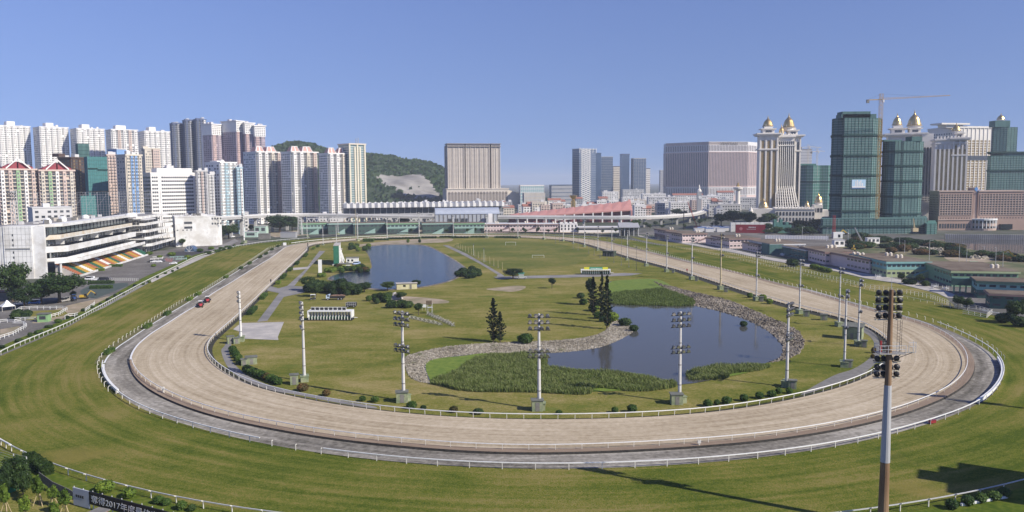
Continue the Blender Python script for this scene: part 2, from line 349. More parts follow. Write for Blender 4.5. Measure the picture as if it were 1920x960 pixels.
e_ao = edge([(352.5,569),(285,609),(267.5,621),(220,654),(205,667.5),(197.5,682.5),(197.5,707.5),(207.5,722.5),(225,739),(265,767.5),(310,784),(360,799),(440,820),(502.5,833),(586,848),(648,855),(760,868),(1000,880),(1150,877),(1340,866.5),(1436,857),(1527.5,843.5),(1611,829),(1660,817.5),(1725,797.5),(1775,784),(1830,760),(1867.5,725),(1877.5,705),(1877.5,690),(1869,675),(1842.5,650),(1800,630),(1750,607.5),(1692.5,592.5),(1600,567),(1524,544),(1467.5,532.5),(1411,517.5),(1374,508),(340,575.6),(377.5,551),(407.5,533),(447,508),(471,493),(509,469)], 8, [(OL - 20, 26), (FT - 90, 25), (FT, 25), (FT + 90, 26)])
e_cp = edge([(335,570),(270,612.5),(226,640),(197.5,662.5),(182.5,685),(187.5,710),(200,730),(222.5,752.5),(265,768.5),(310,785),(360,800),(440,821),(502.5,834),(586,849),(648,856),(760,869),(1000,881),(1150,878),(1340,867.5),(1436,858),(1527.5,844.5),(1611,830),(1660,818.5),(1725,798.5),(1775,785),(1825,772),(1862,750),(1885,722),(1892,695),(1880,670),(1850,647),(1812,627.5),(1777,614),(1740,602),(1700,590),(1597,566),(1542,550),(1486,537),(1439,527),(1392,516.6),(1336,502.5),(1280,487.5),(377,549),(424,519),(471,489),(503,467)], 6, [(OL - 20, 29), (FT - 90, 28), (FT, 28), (FT + 90, 29)])
e_tr = edge([(0,665),(125,613),(275,530),(369,483),(460,461),(512.5,453),(1280,466),(1400,490),(1467.5,506),(1524,521),(1580,532.5),(1700,561),(1760,574),(1840,587.5),(1920,606),(27,847),(112,886),(175,905),(220,917),(270,930),(325,944),(382,956),(1706,955),(1921,911)], 12, [(OL - 20, 50), (FT - 90, 50), (FT, 50), (FT + 90, 52)])
def ring(name, ra, rb, z, ma, zb=None, kind='structure', s0=0, s1=NS, vdiv=1):
    zb = z if zb is None else zb
    idx = list(range(s0, s1 + 1)); vs = []; uv = []
    for i in idx:
        p, n = oval(SS[i % NS])
        for k in range(vdiv + 1):
            t = k / vdiv; r = ra[i % NS] * (1 - t) + rb[i % NS] * t; q = p + n * r
            vs.append((q[0], q[1], z * (1 - t) + zb * t)); uv.append((i * PER / NS, r))
    fs = []; W_ = vdiv + 1
    for j in range(len(idx) - 1):
        for k in range(vdiv): fs.append((j * W_ + k, j * W_ + k + 1, (j + 1) * W_ + k + 1, (j + 1) * W_ + k))
    me = bpy.data.meshes.new(name); me.from_pydata(vs, [], fs); me.materials.append(ma)
    ul = me.uv_layers.new(name='UVMap'); lv = np.empty(len(me.loops), dtype=np.int32); me.loops.foreach_get('vertex_index', lv)
    ul.data.foreach_set('uv', np.array(uv, dtype=np.float32)[lv].ravel()); me.update()
    return link(name, me, None, kind)
ZS = 0.38
vw = np.where((SS > OL + PI * OR - 60) & (SS < PER - PI * OR + 40), 0.35, 2.2); vw = np.convolve(np.concatenate([vw[-15:], vw, vw[:15]]), np.ones(31) / 31, 'valid')
ring('turf_track', e_ao - 1.0, e_tr + 1.5, 0.03, m_turf, vdiv=3)
ring('service_road', e_so - 0.5, e_ao, 0.06, m_asph, vdiv=2)
ring('sand_track', e_in, e_so - vw, ZS, m_sand, vdiv=3)
ring('sand_verge', e_so - vw, e_so, ZS, m_berm, zb=ZS + 0.12)
ring('kerb_wall', e_so, e_so + 0.12, ZS + 0.12, m_kerbwall, zb=0.05)
ring('inner_kerb', e_in - 0.35, e_in, 0.03, m_inner_dark, zb=ZS + 0.003)
# infield
P = [Vector((*(oval(s)[0] + oval(s)[1] * (e_in[i] - 0.2)), 0.03)) for i, s in enumerate(SS)][::3]
bmb = MB(); bmb.v = [tuple(p) for p in P]
for t in geometry.tessellate_polygon([P]):
    u, v, q = (P[i] for i in t); bmb.face(t if (v - u).cross(q - u).z > 0 else t[::-1])
bmb.build('infield', m_infield, None, 'structure')
def sidx(px, py): return int(round(oval_inv(at(px, py))[0] / PER * NS)) % NS
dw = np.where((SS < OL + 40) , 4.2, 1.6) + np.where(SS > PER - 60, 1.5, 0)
ring('inner_dark_strip', e_in - dw, e_in - 0.3, 0.05, m_inner_dark)  # flat dark strip along the infield side of the sand, wider on the right
# white kerb lines along the left straight
i0, i1 = sidx(200, 682), sidx(533, 460)
lo, hi = min(i0, i1), max(i0, i1)
for a_, b_, nm, z_ in ((e_so - 0.45, e_so + 0.08, 'white_kerb_line', ZS + .15), (e_ao + 0.05, e_ao + 0.5, 'white_edge_line', .10)):
    ring(nm, a_, b_, z_, m_white, s0=lo, s1=hi)
ring('road_verge', e_ao + 0.5, e_cp + 1.0, 0.07, mat('verge_grass', (0.09, 0.105, 0.03), (0.16, 0.13, 0.05), 0.5, rough=0.95), s0=lo, s1=hi)
# paths and paved areas on the infield
sheet('infield_path', [(482,604),(524,549),(539,536),(572,506),(599,470.6),(610,470.6),(583,499),(552,536),(532.5,556.5),(501,602)], 0.08, m_path, False)
sheet('cross_path', [(505,536),(522,541),(540,536),(574,537.7),(570,549),(532.5,557),(524,550),(500,545)], 0.10, m_path, False)
sheet('link_path', [(548,503),(576,500.5),(582,499),(578,504),(550,507)], 0.10, m_conc, False)
sheet('concrete_apron', [(437,618),(452,606),(532.5,604),(521,632),(522,638),(447,635),(449,622)], 0.09, m_conc, False)
sheet('gravel_lot', [(655,463),(700,455),(780,448.5),(836,447.5),(850,449),(838,454),(800,456),(735,459),(690,462)], 0.08, m_dirt)
sheet('diagonal_path', [(830,460),(840,460),(873,475),(913,498),(945,517),(945,523),(930,521),(933,515),(900,495),(862,475)], 0.09, m_path, False)
sheet('gate_path', [(925,519),(1000,517),(1090,515),(1170,512),(1205,513),(1180,517),(1090,520),(1000,522),(935,524)], 0.08, m_path, False)
sheet('football_pitch', [(850,462),(900,452),(1010,453),(1100,470),(1090,488),(1060,500),(950,503),(890,488)], 0.06, m_pitch)
sheet('bare_patch', [(912,542),(945,538),(965,536),(985,537),(980,543),(960,547),(930,545)], 0.07, m_dirt)
sheet('sand_heap_yard', [(715,560),(760,556),(830,562),(840,568),(800,570),(750,569)], 0.07, m_dirt)
sheet('inner_footpath', [(415,660),(420,650),(428,640),(434,645),(430,660),(434,675),(446,690),(470,708),(520,728),(560,736),(640,752),(700,762),(700,766),(640,757),(560,741),(505,731),(455,711),(428,690)], 0.07, m_path)
sheet('bend_footpath', [(1560,706),(1600,692),(1630,672),(1640,650),(1632,632),(1612,618),(1620,614),(1642,628),(1650,650),(1645,676),(1620,700),(1580,716),(1500,742)], 0.07, m_cdark)
# ponds: water, banks
pond1 = [(687,466),(713,460.6),(755,459.5),(797,461.5),(829,475.6),(863,496),(869,505.6),(852,522.5),(812,534),(760,541),(707,542),(660,534),(640,528),(617,523),(629,515.5),(651,510.5),(694,505),(696,492),(692,480)]
sheet('far_pond_bank', [(x + (x - 750) * .03, y + (y - 500) * .05) for x, y in pond1], 0.09, m_stoned)
sheet('far_pond', pond1, 0.14, m_wfar)
pond2 = [(1145,528),(1215,540),(1292,570),(1340,582),(1385,595),(1430,615),(1460,640),(1468,660),(1460,672),(1440,680),(1400,695),(1330,714),(1275,722),(1190,728),(1100,733),(1000,731),(880,728),(830,720),(803,712),(805,678),(905,664),(1024,663),(1124,652),(1183,626),(1184,616),(1165,603),(1150,590),(1143,560)]
sheet('near_pond', pond2, 0.14, m_wnear)
bank_pale = [(760,671),(790,660),(842,650),(920,644),(1014,640.6),(1092,634),(1133,622),(1150,603),(1166,603),(1184,616),(1183,626),(1124,652),(1024,663),(905,664),(805,678),(803,712),(806,719),(780,714),(764,700)]
bank_brown = [(1225,528),(1245,534),(1300,548),(1360,562),(1430,590),(1490,617),(1507,640),(1500,660),(1480,672),(1440,681),(1460,672),(1468,660),(1460,640),(1430,615),(1385,595),(1340,582),(1292,570),(1260,550)]
sheet('pale_stone_bank', bank_pale, 0.10, m_stone)
sheet('brown_stone_bank', bank_brown, 0.10, m_stoned)
marsh = [(803,678),(870,668),(915,664),(890,690),(850,712),(830,722),(806,712)]
sheet('marsh_lawn', marsh, 0.18, m_marsh)
sheet('reed_shore', [(1085,722),(1130,718),(1200,722),(1180,732),(1100,735)], 0.18, m_marsh)
sheet('islet', [(1355,697),(1400,688),(1440,683),(1447,679),(1440,686),(1400,700),(1360,707)], 0.18, m_marsh)
sheet('marsh_meadow', [(1143,530),(1180,525),(1230,524),(1262,540),(1240,553),(1145,553)], 0.19, m_marsh)
def stones(name, poly, n, smin, smax, ma):
    pl = [at(*p) for p in poly]; pl = catmull(pl, True, 4)
    x0, x1 = min(p.x for p in pl), max(p.x for p in pl); y0, y1 = min(p.y for p in pl), max(p.y for p in pl)
    b = MB(); k = 0; tries = 0
    while k < n and tries < n * 40:
        tries += 1
        x, y = rnd.uniform(x0, x1), rnd.uniform(y0, y1)
        if not inside((x, y), pl): continue
        s = rnd.uniform(smin, smax); a = rnd.uniform(0, PI); k += 1
        o = len(b.v)
        ca, sa = math.cos(a), math.sin(a)
        for i in range(5):
            t = 2 * PI * i / 5; q = (math.cos(t) * s * rnd.uniform(.7, 1.2), math.sin(t) * s * .75)
            b.v.append((x + q[0] * ca - q[1] * sa, y + q[0] * sa + q[1] * ca, 0.05))
        for i in range(5):
            t = 2 * PI * (i + .3) / 5; q = (math.cos(t) * s * .6, math.sin(t) * s * .5)
            b.v.append((x + q[0] * ca - q[1] * sa, y + q[0] * sa + q[1] * ca, 0.12 + s * rnd.uniform(.4, .8)))
        for i in range(5):
            j = (i + 1) % 5; b.face((o + i, o + j, o + 5 + j, o + 5 + i))
        b.face([o + 5 + i for i in range(5)])
    return b.build(name, ma, None, 'stuff')
stones('pale_bank_stones', bank_pale, 9500, .12, .34, m_stone)
stones('brown_bank_stones', bank_brown, 3600, .25, .62, m_stoned)
def reeds(name, polys, dens, hmin, hmax, ma):
    vs = []; fs = []
    for poly in polys:
        pl = catmull([at(*p) for p in poly], True, 4)
        x0, x1 = min(p.x for p in pl), max(p.x for p in pl); y0, y1 = min(p.y for p in pl), max(p.y for p in pl)
        for _ in range(int((x1 - x0) * (y1 - y0) * dens)):
            x, y = rnd.uniform(x0, x1), rnd.uniform(y0, y1)
            if not inside((x, y), pl): continue
            clump = 0.75 + 0.25 * math.sin(x * .55 + 1.3 * math.sin(y * .4)) * math.sin(y * .5 + x * .2)
            h = rnd.uniform(hmin, hmax) * clump; a = rnd.uniform(0, PI); wd = rnd.uniform(.035, .085); lx, ly = rnd.gauss(0, .25) - .1, rnd.gauss(0, .25)
            ca, sa = math.cos(a) * wd, math.sin(a) * wd; o = len(vs)
            vs += [(x - ca, y - sa, .1), (x + ca, y + sa, .1), (x + lx * .5 + ca, y + ly * .5 + sa, h * .65), (x + lx * .5 - ca, y + ly * .5 - sa, h * .65), (x + lx * 1.4, y + ly * 1.4, h)]
            fs += [(o, o + 1, o + 2, o + 3), (o + 3, o + 2, o + 4)]
    me = bpy.data.meshes.new(name); me.from_pydata(vs, [], fs); me.materials.append(ma); me.update()
    return link(name, me, None, 'stuff')
reeds('reed_bed', [[(890,676),(925,668),(1020,668),(1030,690),(1100,698),(1180,704),(1268,722),(1240,732),(1190,735),(1120,729),(1100,741),(1000,737),(880,735),(830,725),(808,719),(850,702)]], 32, 1.1, 1.9, m_reed)
reeds('reed_islet', [[(1288,702),(1315,692),(1380,686),(1443,688),(1420,697),(1372,702),(1362,711),(1300,714),(1290,710)]], 32, 1.0, 1.8, m_reed)
reeds('reed_fringe', [[(1145,553),(1200,546),(1240,543),(1292,560),(1298,574),(1220,574),(1145,570)]], 20, 1.1, 1.9, m_reed)
reeds('marsh_tussocks', [[(806,714),(850,695),(890,688),(880,700),(840,722),(815,722)]], 5, .5, 1.1, m_yel)
# left-hand forecourt, paths, lawns
sheet('forecourt', [(0,668),(130,612),(275,527),(372,480),(450,461),(470,452),(445,447),(400,452),(330,466),(240,478),(130,520),(0,560)], 0.04, m_forecourt, False)
sheet('forecourt_path', [(0,648),(60,632),(150,590),(205,556),(270,523),(320,500),(405,465),(440,448),(448,452),(420,465),(385,480),(330,506),(280,530),(205,572),(120,612),(0,664)], 0.07, m_path, False)
sheet('pale_lane', [(275,524),(330,497),(390,474),(410,466),(420,468),(385,482),(335,505),(285,530)], 0.09, m_conc, False)
sheet('rail_lawn', [(0,665),(125,612),(275,529),(369,482),(455,461),(448,460),(365,478),(270,520),(200,560),(120,600),(0,650)], 0.10, layered('lawn', [(.055, .09, .014), (.095, .13, .02), (.15, .16, .035)], [((.1, .1, 1), .5, 4), ((1, 1, 1), .6, 5)]), False)
m_lawn = bpy.data.materials['lawn']
sheet('sandy_yard', [(60,605),(110,578),(185,560),(205,556),(200,575),(150,590),(110,600)], 0.06, m_dirt)
sheet('parade_lawn', [(15,599),(40,584),(120,581),(128,590),(90,598),(70,601)], 0.08, m_infield, False)
sheet('lower_lawn', [(0,634),(0,618),(35,612),(45,615),(30,624)], 0.08, m_dirt, False)
sheet('green_court', [(150,545),(170,534),(240,530),(240,536),(180,560),(155,556)], 0.06, mat('court_green', (0.05, 0.07, 0.06), (0.075, 0.095, 0.08), 0.4, rough=0.9), False)
sheet('lawn_bottom', [(0,850),(40,856),(112,890),(175,909),(270,934),(385,960),(430,1000),(0,1100),(-120,900)], 0.05, m_lawn, False)
sheet('lawn_bottom_right', [(1560,985),(1706,962),(1830,934),(1921,914),(2000,895),(2100,960),(1900,1060),(1600,1060)], 0.05, m_lawn, False)
sheet('garden_ground', [(-60,915),(60,918),(140,930),(200,960),(240,1040),(-100,1060)], 0.07, m_infield)
# right-hand stable yards
sheet('yard_grass', [(1180,443),(1276,457),(1373,474),(1450,490),(1565,509),(1623,523),(1681,532),(1758,551),(1775,559),(1790,575),(1700,562),(1580,533),(1467,507),(1400,491),(1280,467),(1200,450)], 0.06, m_infield, False)
sheet('stable_lane', [(1195,441),(1230,448),(1307,458),(1380,469),(1427,480),(1527,496),(1604,510),(1662,519),(1739,536),(1785,550),(1800,560),(1775,558),(1758,550),(1681,531),(1623,522),(1565,508),(1450,489),(1373,473),(1276,456),(1200,444)], 0.09, m_conc, False)
sheet('stable_yard', [(1190,438),(1300,448),(1500,487),(1700,534),(1800,561),(1920,590),(2150,640),(2150,520),(1800,470),(1500,440),(1250,430)], 0.05, m_forecourt, False)
sheet('scrub_ground', [(1560,470),(1700,500),(1960,540),(2000,480),(1830,470),(1760,450),(1600,452)], 0.08, mat('scrub_soil', (0.10, 0.115, 0.045), (0.26, 0.20, 0.13), 0.05, rough=0.95, col3=(0.07, 0.09, 0.03), scale3=0.03, detail=7), False)
sheet('lake', [(1760,449),(1920,449),(2100,452),(2150,490),(1920,476),(1830,470),(1790,460)], 0.10, m_wnear, False)
sheet('far_yard', [(480,434),(640,431),(1000,431),(1180,433),(1130,438),(1000,436),(600,438),(520,446)], 0.02, m_dirt, False)
# ================================================================ RAILS AND POSTS
def sweep(pts, wx, wz):
    """a rail of rectangular section along a polyline"""
    b = MB(); n = len(pts)
    for i, p in enumerate(pts):
        t = (Vector(pts[min(i + 1, n - 1)]) - Vector(pts[max(i - 1, 0)])); t.z = 0; t.normalize(); u = Vector((t.y, -t.x, 0)); p = Vector(p)
        for a, c in ((-1, -1), (1, -1), (1, 1), (-1, 1)): b.v.append(tuple(p + u * (a * wx / 2) + Vector((0, 0, c * wz / 2))))
    for i in range(n - 1):
        for k in range(4):
            j = (k + 1) % 4; b.face((4 * i + k, 4 * i + 4 + k, 4 * i + 4 + j, 4 * i + j))
    b.face((0, 1, 2, 3)); b.face([4 * n - 4 + k for k in (3, 2, 1, 0)])
    return b
def post_mesh(h=1.25, w_=0.09, arm=0.0, ma=m_post, curl=False):
    b = MB()
    if curl:
        P = [(0, 0, 0), (0, 0, h * .72), (arm * .25, 0, h * .9), (arm * .65, 0, h), (arm, 0, h * .97)]
        for i in range(4): b.bar(P[i], P[i + 1], w_, w_)
    else:
        b.box(-w_ / 2, w_ / 2, -w_ / 2, w_ / 2, 0, h)
        if arm: b.box(min(0, arm), max(0, arm), -w_ / 2, w_ / 2, h - w_, h)
    return b.mesh('post', ma)
def rail(name, label, cat, roff, sa, sb, spacing, z0=0.0, h=1.2, wx=0.16, wz=0.16, pm=None, rm=m_white, second=None, gaps=(), group=None, step=3.0, arm_out=1):
    """running rail from arc position sa to sb (metres) at offset array roff"""
    L = sb - sa; q0, _ = oval(sa)
    R_ = lambda s: float(np.interp(s % PER, np.append(SS, PER), np.append(roff, roff[0])))
    def pt(s, z):
        p, n = oval(s); p = p + n * R_(s); return Vector((p[0], p[1], z))
    o = pt(sa, z0); t = thing(name, label, cat, o, 0, group)
    k = int(L / step); runs = [[]]
    for i in range(k + 1):
        s = sa + L * i / k
        if any(a < s < b for a, b in gaps):
            if runs[-1]: runs.append([])
            continue
        runs[-1].append(pt(s, z0 + h) - o)
    for r_ in runs:
        if len(r_) > 1:
            sweep(r_, wx, wz).build('rail', rm, t)
            if second: sweep([p - Vector((0, 0, second)) for p in r_], wx * .6, wz * .6).build('lower_rail', rm, t)
    n = int(L / spacing); S = [sa + (i + .5) * spacing for i in range(n)]
    S.sort(key=lambda s: pt(s, 0).length)
    for s in S[:300]:
        _, nn = oval(s)
        link('post', pm, t, None, pt(s, z0) - o, None, math.atan2(nn[1] * arm_out, nn[0] * arm_out))
    if len(S) > 300:
        b = MB()
        for s in S[300:]:
            p = pt(s, z0) - o; b.box(p.x - .05, p.x + .05, p.y - .05, p.y + .05, p.z, p.z + h)
        b.build('distant_post', m_post, t, 'stuff')
    return t
def spos(px, py): return oval_inv(at(px, py))[0]
pm_in = post_mesh(1.2, .10, .25); pm_low = post_mesh(1.0, .08, .2); pm_curl = post_mesh(1.35, .13, -.45, curl=True); pm_out = post_mesh(1.15, .12, -.3)
rail('running_rail', 'white inner running rail round the inside edge of the sand track', 'rail', e_in - 0.25, 0, PER - 0.5, 3.6, 0.05, 1.4, .15, .16, pm_in, arm_out=1)
rail('running_rail', 'white rail on the sand verge at the outer edge of the sand track', 'rail', e_so - np.minimum(1.7, vw * .75), spos(247, 674), PER + spos(1500, 545), 4.2, ZS, 1.05, .13, .13, pm_low)
sL, sR = spos(212, 740), spos(1760, 610)
if sR < sL: sR += PER
rail('running_rail', 'white rail on posts between the old asphalt road and the near turf bend', 'rail', e_ao + 0.5, sL - 30, sR, 4.6, 0.03, 1.2, .18, .15, pm_out, gaps=((spos(511, 836), spos(596, 849)),))
rail('running_rail', 'outer turf rail down the left straight beside the forecourt', 'rail', e_tr, spos(560, 447), spos(0, 664) + 70, 3.2, 0.05, 1.2, .22, .18, pm_out, gaps=())
rail('running_rail', 'outer turf rail curving past the garden and billboard at bottom left', 'rail', e_tr, spos(-60, 800), PER - 60, 3.6, 0.05, 1.15, .16, .14, pm_curl, rm=m_steel, arm_out=-1)
rail('running_rail', 'outer turf rail at bottom right beyond the rusty floodlight mast', 'rail', e_tr + 1.5, PER - 52, PER - 2, 3.6, 0.05, 1.15, .22, .20, pm_curl, arm_out=-1)
rail('running_rail', 'grey outer turf rail along the stable yards on the right', 'rail', e_tr, 0, spos(1180, 444), 4, 0.05, 1.1, .10, .08, post_mesh(1.1, .08, 0), rm=m_steel)
rail('running_rail', 'white far bend rail in front of the green stables', 'rail', e_ao + 1.0, spos(1150, 449), spos(540, 458), 5, 0.05, 1.1, .4, .3, pm_out)
rail('far_fence', 'dark boundary fence behind the far bend of the turf', 'fence', e_tr + 3, spos(1200, 447), spos(540, 448), 5, 0.05, 1.3, .3, .9, post_mesh(1.8, .2, 0, m_dark), rm=m_dark)
def curl_row(sa, sb, sp_, label, group):
    n = int((sb - sa) / sp_)
    for i in range(n):
        s = sa + i * sp_; p, nn = oval(s); r = float(np.interp(s % PER, SS, e_cp)); p = p + nn * r
        o = link('goose_neck_post', pm_curl, None, None, (p[0], p[1], 0.05), None, math.atan2(nn[1], nn[0])); tag(o, label, 'post', group)
curl_row(spos(545, 455), spos(190, 700) + 24, 4.4, 'white goose neck post in the row on the verge between left turf straight and asphalt', 'goose neck posts on the left verge')
curl_row(-62, spos(1190, 462), 4.0, 'white goose neck post in the row between right turf and the asphalt road', 'goose neck posts on the right side')
# padded white barrier pieces at the widest points of the road
for nm, sa, sb, lab in (('padded_barrier', spos(194, 690), spos(225, 738), 'white padded barrier on the left bulge of the asphalt road'), ('padded_barrier', PER - OL * 0 + spos(1878, 690) - PER, spos(1878, 690) + 0.1, '')):
    if not lab: continue
    lo, hi = min(sa, sb), max(sa, sb); t = None
    P = []
    for i in range(9):
        s = lo + (hi - lo) * i / 8; p, n_ = oval(s); q = p + n_ * (float(np.interp(s % PER, SS, e_ao)) + .1); P.append(Vector((q[0], q[1], .7)))
    t = thing(nm, lab, 'barrier', P[0]); sweep([p - P[0] for p in P], .45, .9).build('padding', m_white, t)
    sweep([p - P[0] - Vector((0, 0, .5)) for p in P], .5, .25).build('base_strip', m_dark, t)
sa = [oval_inv(at(*q))[0] for q in ((1872, 676), (1878, 700), (1862, 730), (1832, 758))]
P = []
for i in range(13):
    s = sa[0] + ((sa[-1] - sa[0] + PER / 2) % PER - PER / 2) * i / 12; p, n_ = oval(s); q = p + n_ * (float(np.interp(s % PER, SS, e_ao)) + .1); P.append(Vector((q[0], q[1], .7)))
t = thing('padded_barrier', 'white padded barrier on the right bulge of the asphalt road', 'barrier', P[0]); sweep([p - P[0] for p in P], .45, .9).build('padding', m_white, t)
sweep([p - P[0] - Vector((0, 0, .5)) for p in P], .5, .25).build('base_strip', mat('navy_strip', (0.03, 0.03, 0.09)), t)
# ================================================================ FLOODLIGHT MASTS
m_mast = mat('mast_paint', (0.50, 0.49, 0.46), (0.62, 0.60, 0.57), 0.5, rough=0.55, obj=True)
m_mastw = mat('mast_white', (0.74, 0.73, 0.70), (0.64, 0.62, 0.58), 0.4, rough=0.55, obj=True)
m_masty = mat('mast_yellowed', (0.55, 0.44, 0.24), (0.45, 0.38, 0.24), 0.4, rough=0.6, obj=True)
m_hut = mat('hut_paint', (0.17, 0.21, 0.12), (0.30, 0.32, 0.20), 0.8, rough=0.85, obj=True, contrast=1.5)
m_roof = mat('hut_roof', (0.10, 0.11, 0.09), (0.17, 0.17, 0.15), 0.6, rough=0.9)
m_lens = mat('lamp_glass', (0.55, 0.57, 0.58), rough=0.06, metal=0.75)
m_house = mat('lamp_housing', (0.16, 0.16, 0.16), rough=0.45, metal=0.5)
def lamp_meshes(r=0.42, dark=False):
    b = MB(); b.M = Matrix.Rotation(math.radians(28), 4, 'X')     # tipped down; lens towards -y
    n = 10
    o = len(b.v)
    for y, q in ((-.32, 1.0), (.05, .92), (.36, .45)):
        b._a([(r * q * math.cos(2 * PI * i / n), y, r * q * math.sin(2 * PI * i / n)) for i in range(n)])
    for k in range(2):
        for i in range(n):
            j = (i + 1) % n; b.face((o + k * n + i, o + k * n + n + i, o + k * n + n + j, o + k * n + j))
    b.face([o + 2 * n + i for i in range(n)])
    b.box(-r * 1.1, r * 1.1, -.06, .06, -r * 1.25, -r * 1.0)
    hm = b.mesh('floodlight', m_dark if dark else m_house, False)
    g = MB(); g.M = b.M
    g.poly([(r * .9 * math.cos(2 * PI * i / n), -.34, r * .9 * math.sin(2 * PI * i / n)) for i in range(n)])
    return hm, g.mesh('lens', m_lens if not dark else mat('dark_glass', (0.05, 0.05, 0.055), rough=0.05, spec=1.0))
LH, LL = lamp_meshes()
def build_mast(h, top_rows, cols, mid_rows, name='floodlight_mast', ma=m_mast, r0=.42, r1=.24, pitch=1.25, mid_z=.62):
    t = thing(name, 'mast', 'floodlight mast')
    b = MB(); zc = [0, .2, .42, .66, .86, 1]
    for i in range(5): b.tube((0, 0, h * zc[i]), (0, 0, h * zc[i + 1]), r0 + (r1 - r0) * zc[i], r0 + (r1 - r0) * zc[i + 1], 10)
    b.build('pole', ma, t)
    f = MB()
    for z in zc[1:5]: rr = r0 + (r1 - r0) * z + .05; f.tube((0, 0, h * z - .09), (0, 0, h * z + .09), rr, rr, 10)
    f.build('flange', m_cdark, t)
    zs = [(h - .4 - 1.35 * k) for k in range(top_rows)] + [(h * mid_z - 1.1 * k) for k in range(mid_rows)]
    for z in zs:
        a = MB(); L = cols * pitch / 2; a.box(-L, L, -.36, -.24, z - .5, z - .38); a.box(-.3, .3, -.3, .3, z - .55, z - .35); a.build('crossarm', m_dark, t)
        for c in range(cols):
            lo = link('floodlight', LH, t, None, ((c - (cols - 1) / 2) * pitch, -.35, z + .05), None, rnd.uniform(-.35, .35)); link('lens', LL, lo)
    p = MB(); p.box(-1.3, 1.3, -1.0, 1.0, 0, 1.5); p.box(-1.45, 1.45, -1.15, 1.15, 1.5, 1.65); p.build('plinth', m_hut, t)
    return t
protoA = build_mast(21, 3, 4, 2); protoB = build_mast(21, 2, 3, 1, r0=.34, r1=.2, mid_z=.52); protoC = build_mast(21, 4, 4, 1, mid_z=.68)
protoD = build_mast(21, 1, 2, 0, r0=.34, r1=.22); protoW = build_mast(16, 3, 2, 0, ma=m_mastw, r0=.40, r1=.3); protoY = build_mast(24, 2, 3, 1, ma=m_masty, r0=.36, r1=.2)
used = set()
def place_mast(proto, ph, px, yb, yt, face, label, dx=0, scale_xy=None, group='floodlight masts round the track'):
    p = at(px, yb); h = zat(p, yt); s = h / ph
    _, n = oval(oval_inv(p)[0]); rz = math.atan2(n[1], n[0]) + PI / 2 + face     # lamps (-y) towards the outward normal
    if proto.name not in used:
        used.add(proto.name)
        if proto.name not in kids: kids[proto.name] = list(proto.children)
        proto.location = p; proto.rotation_euler = (0, 0, rz); proto.scale = (max(s, .85), max(s, .85), s); proto['label'] = label; proto['group'] = group; return proto
    return copy_tree(proto, p, rz, label, (max(s, .85), max(s, .85), s), group)
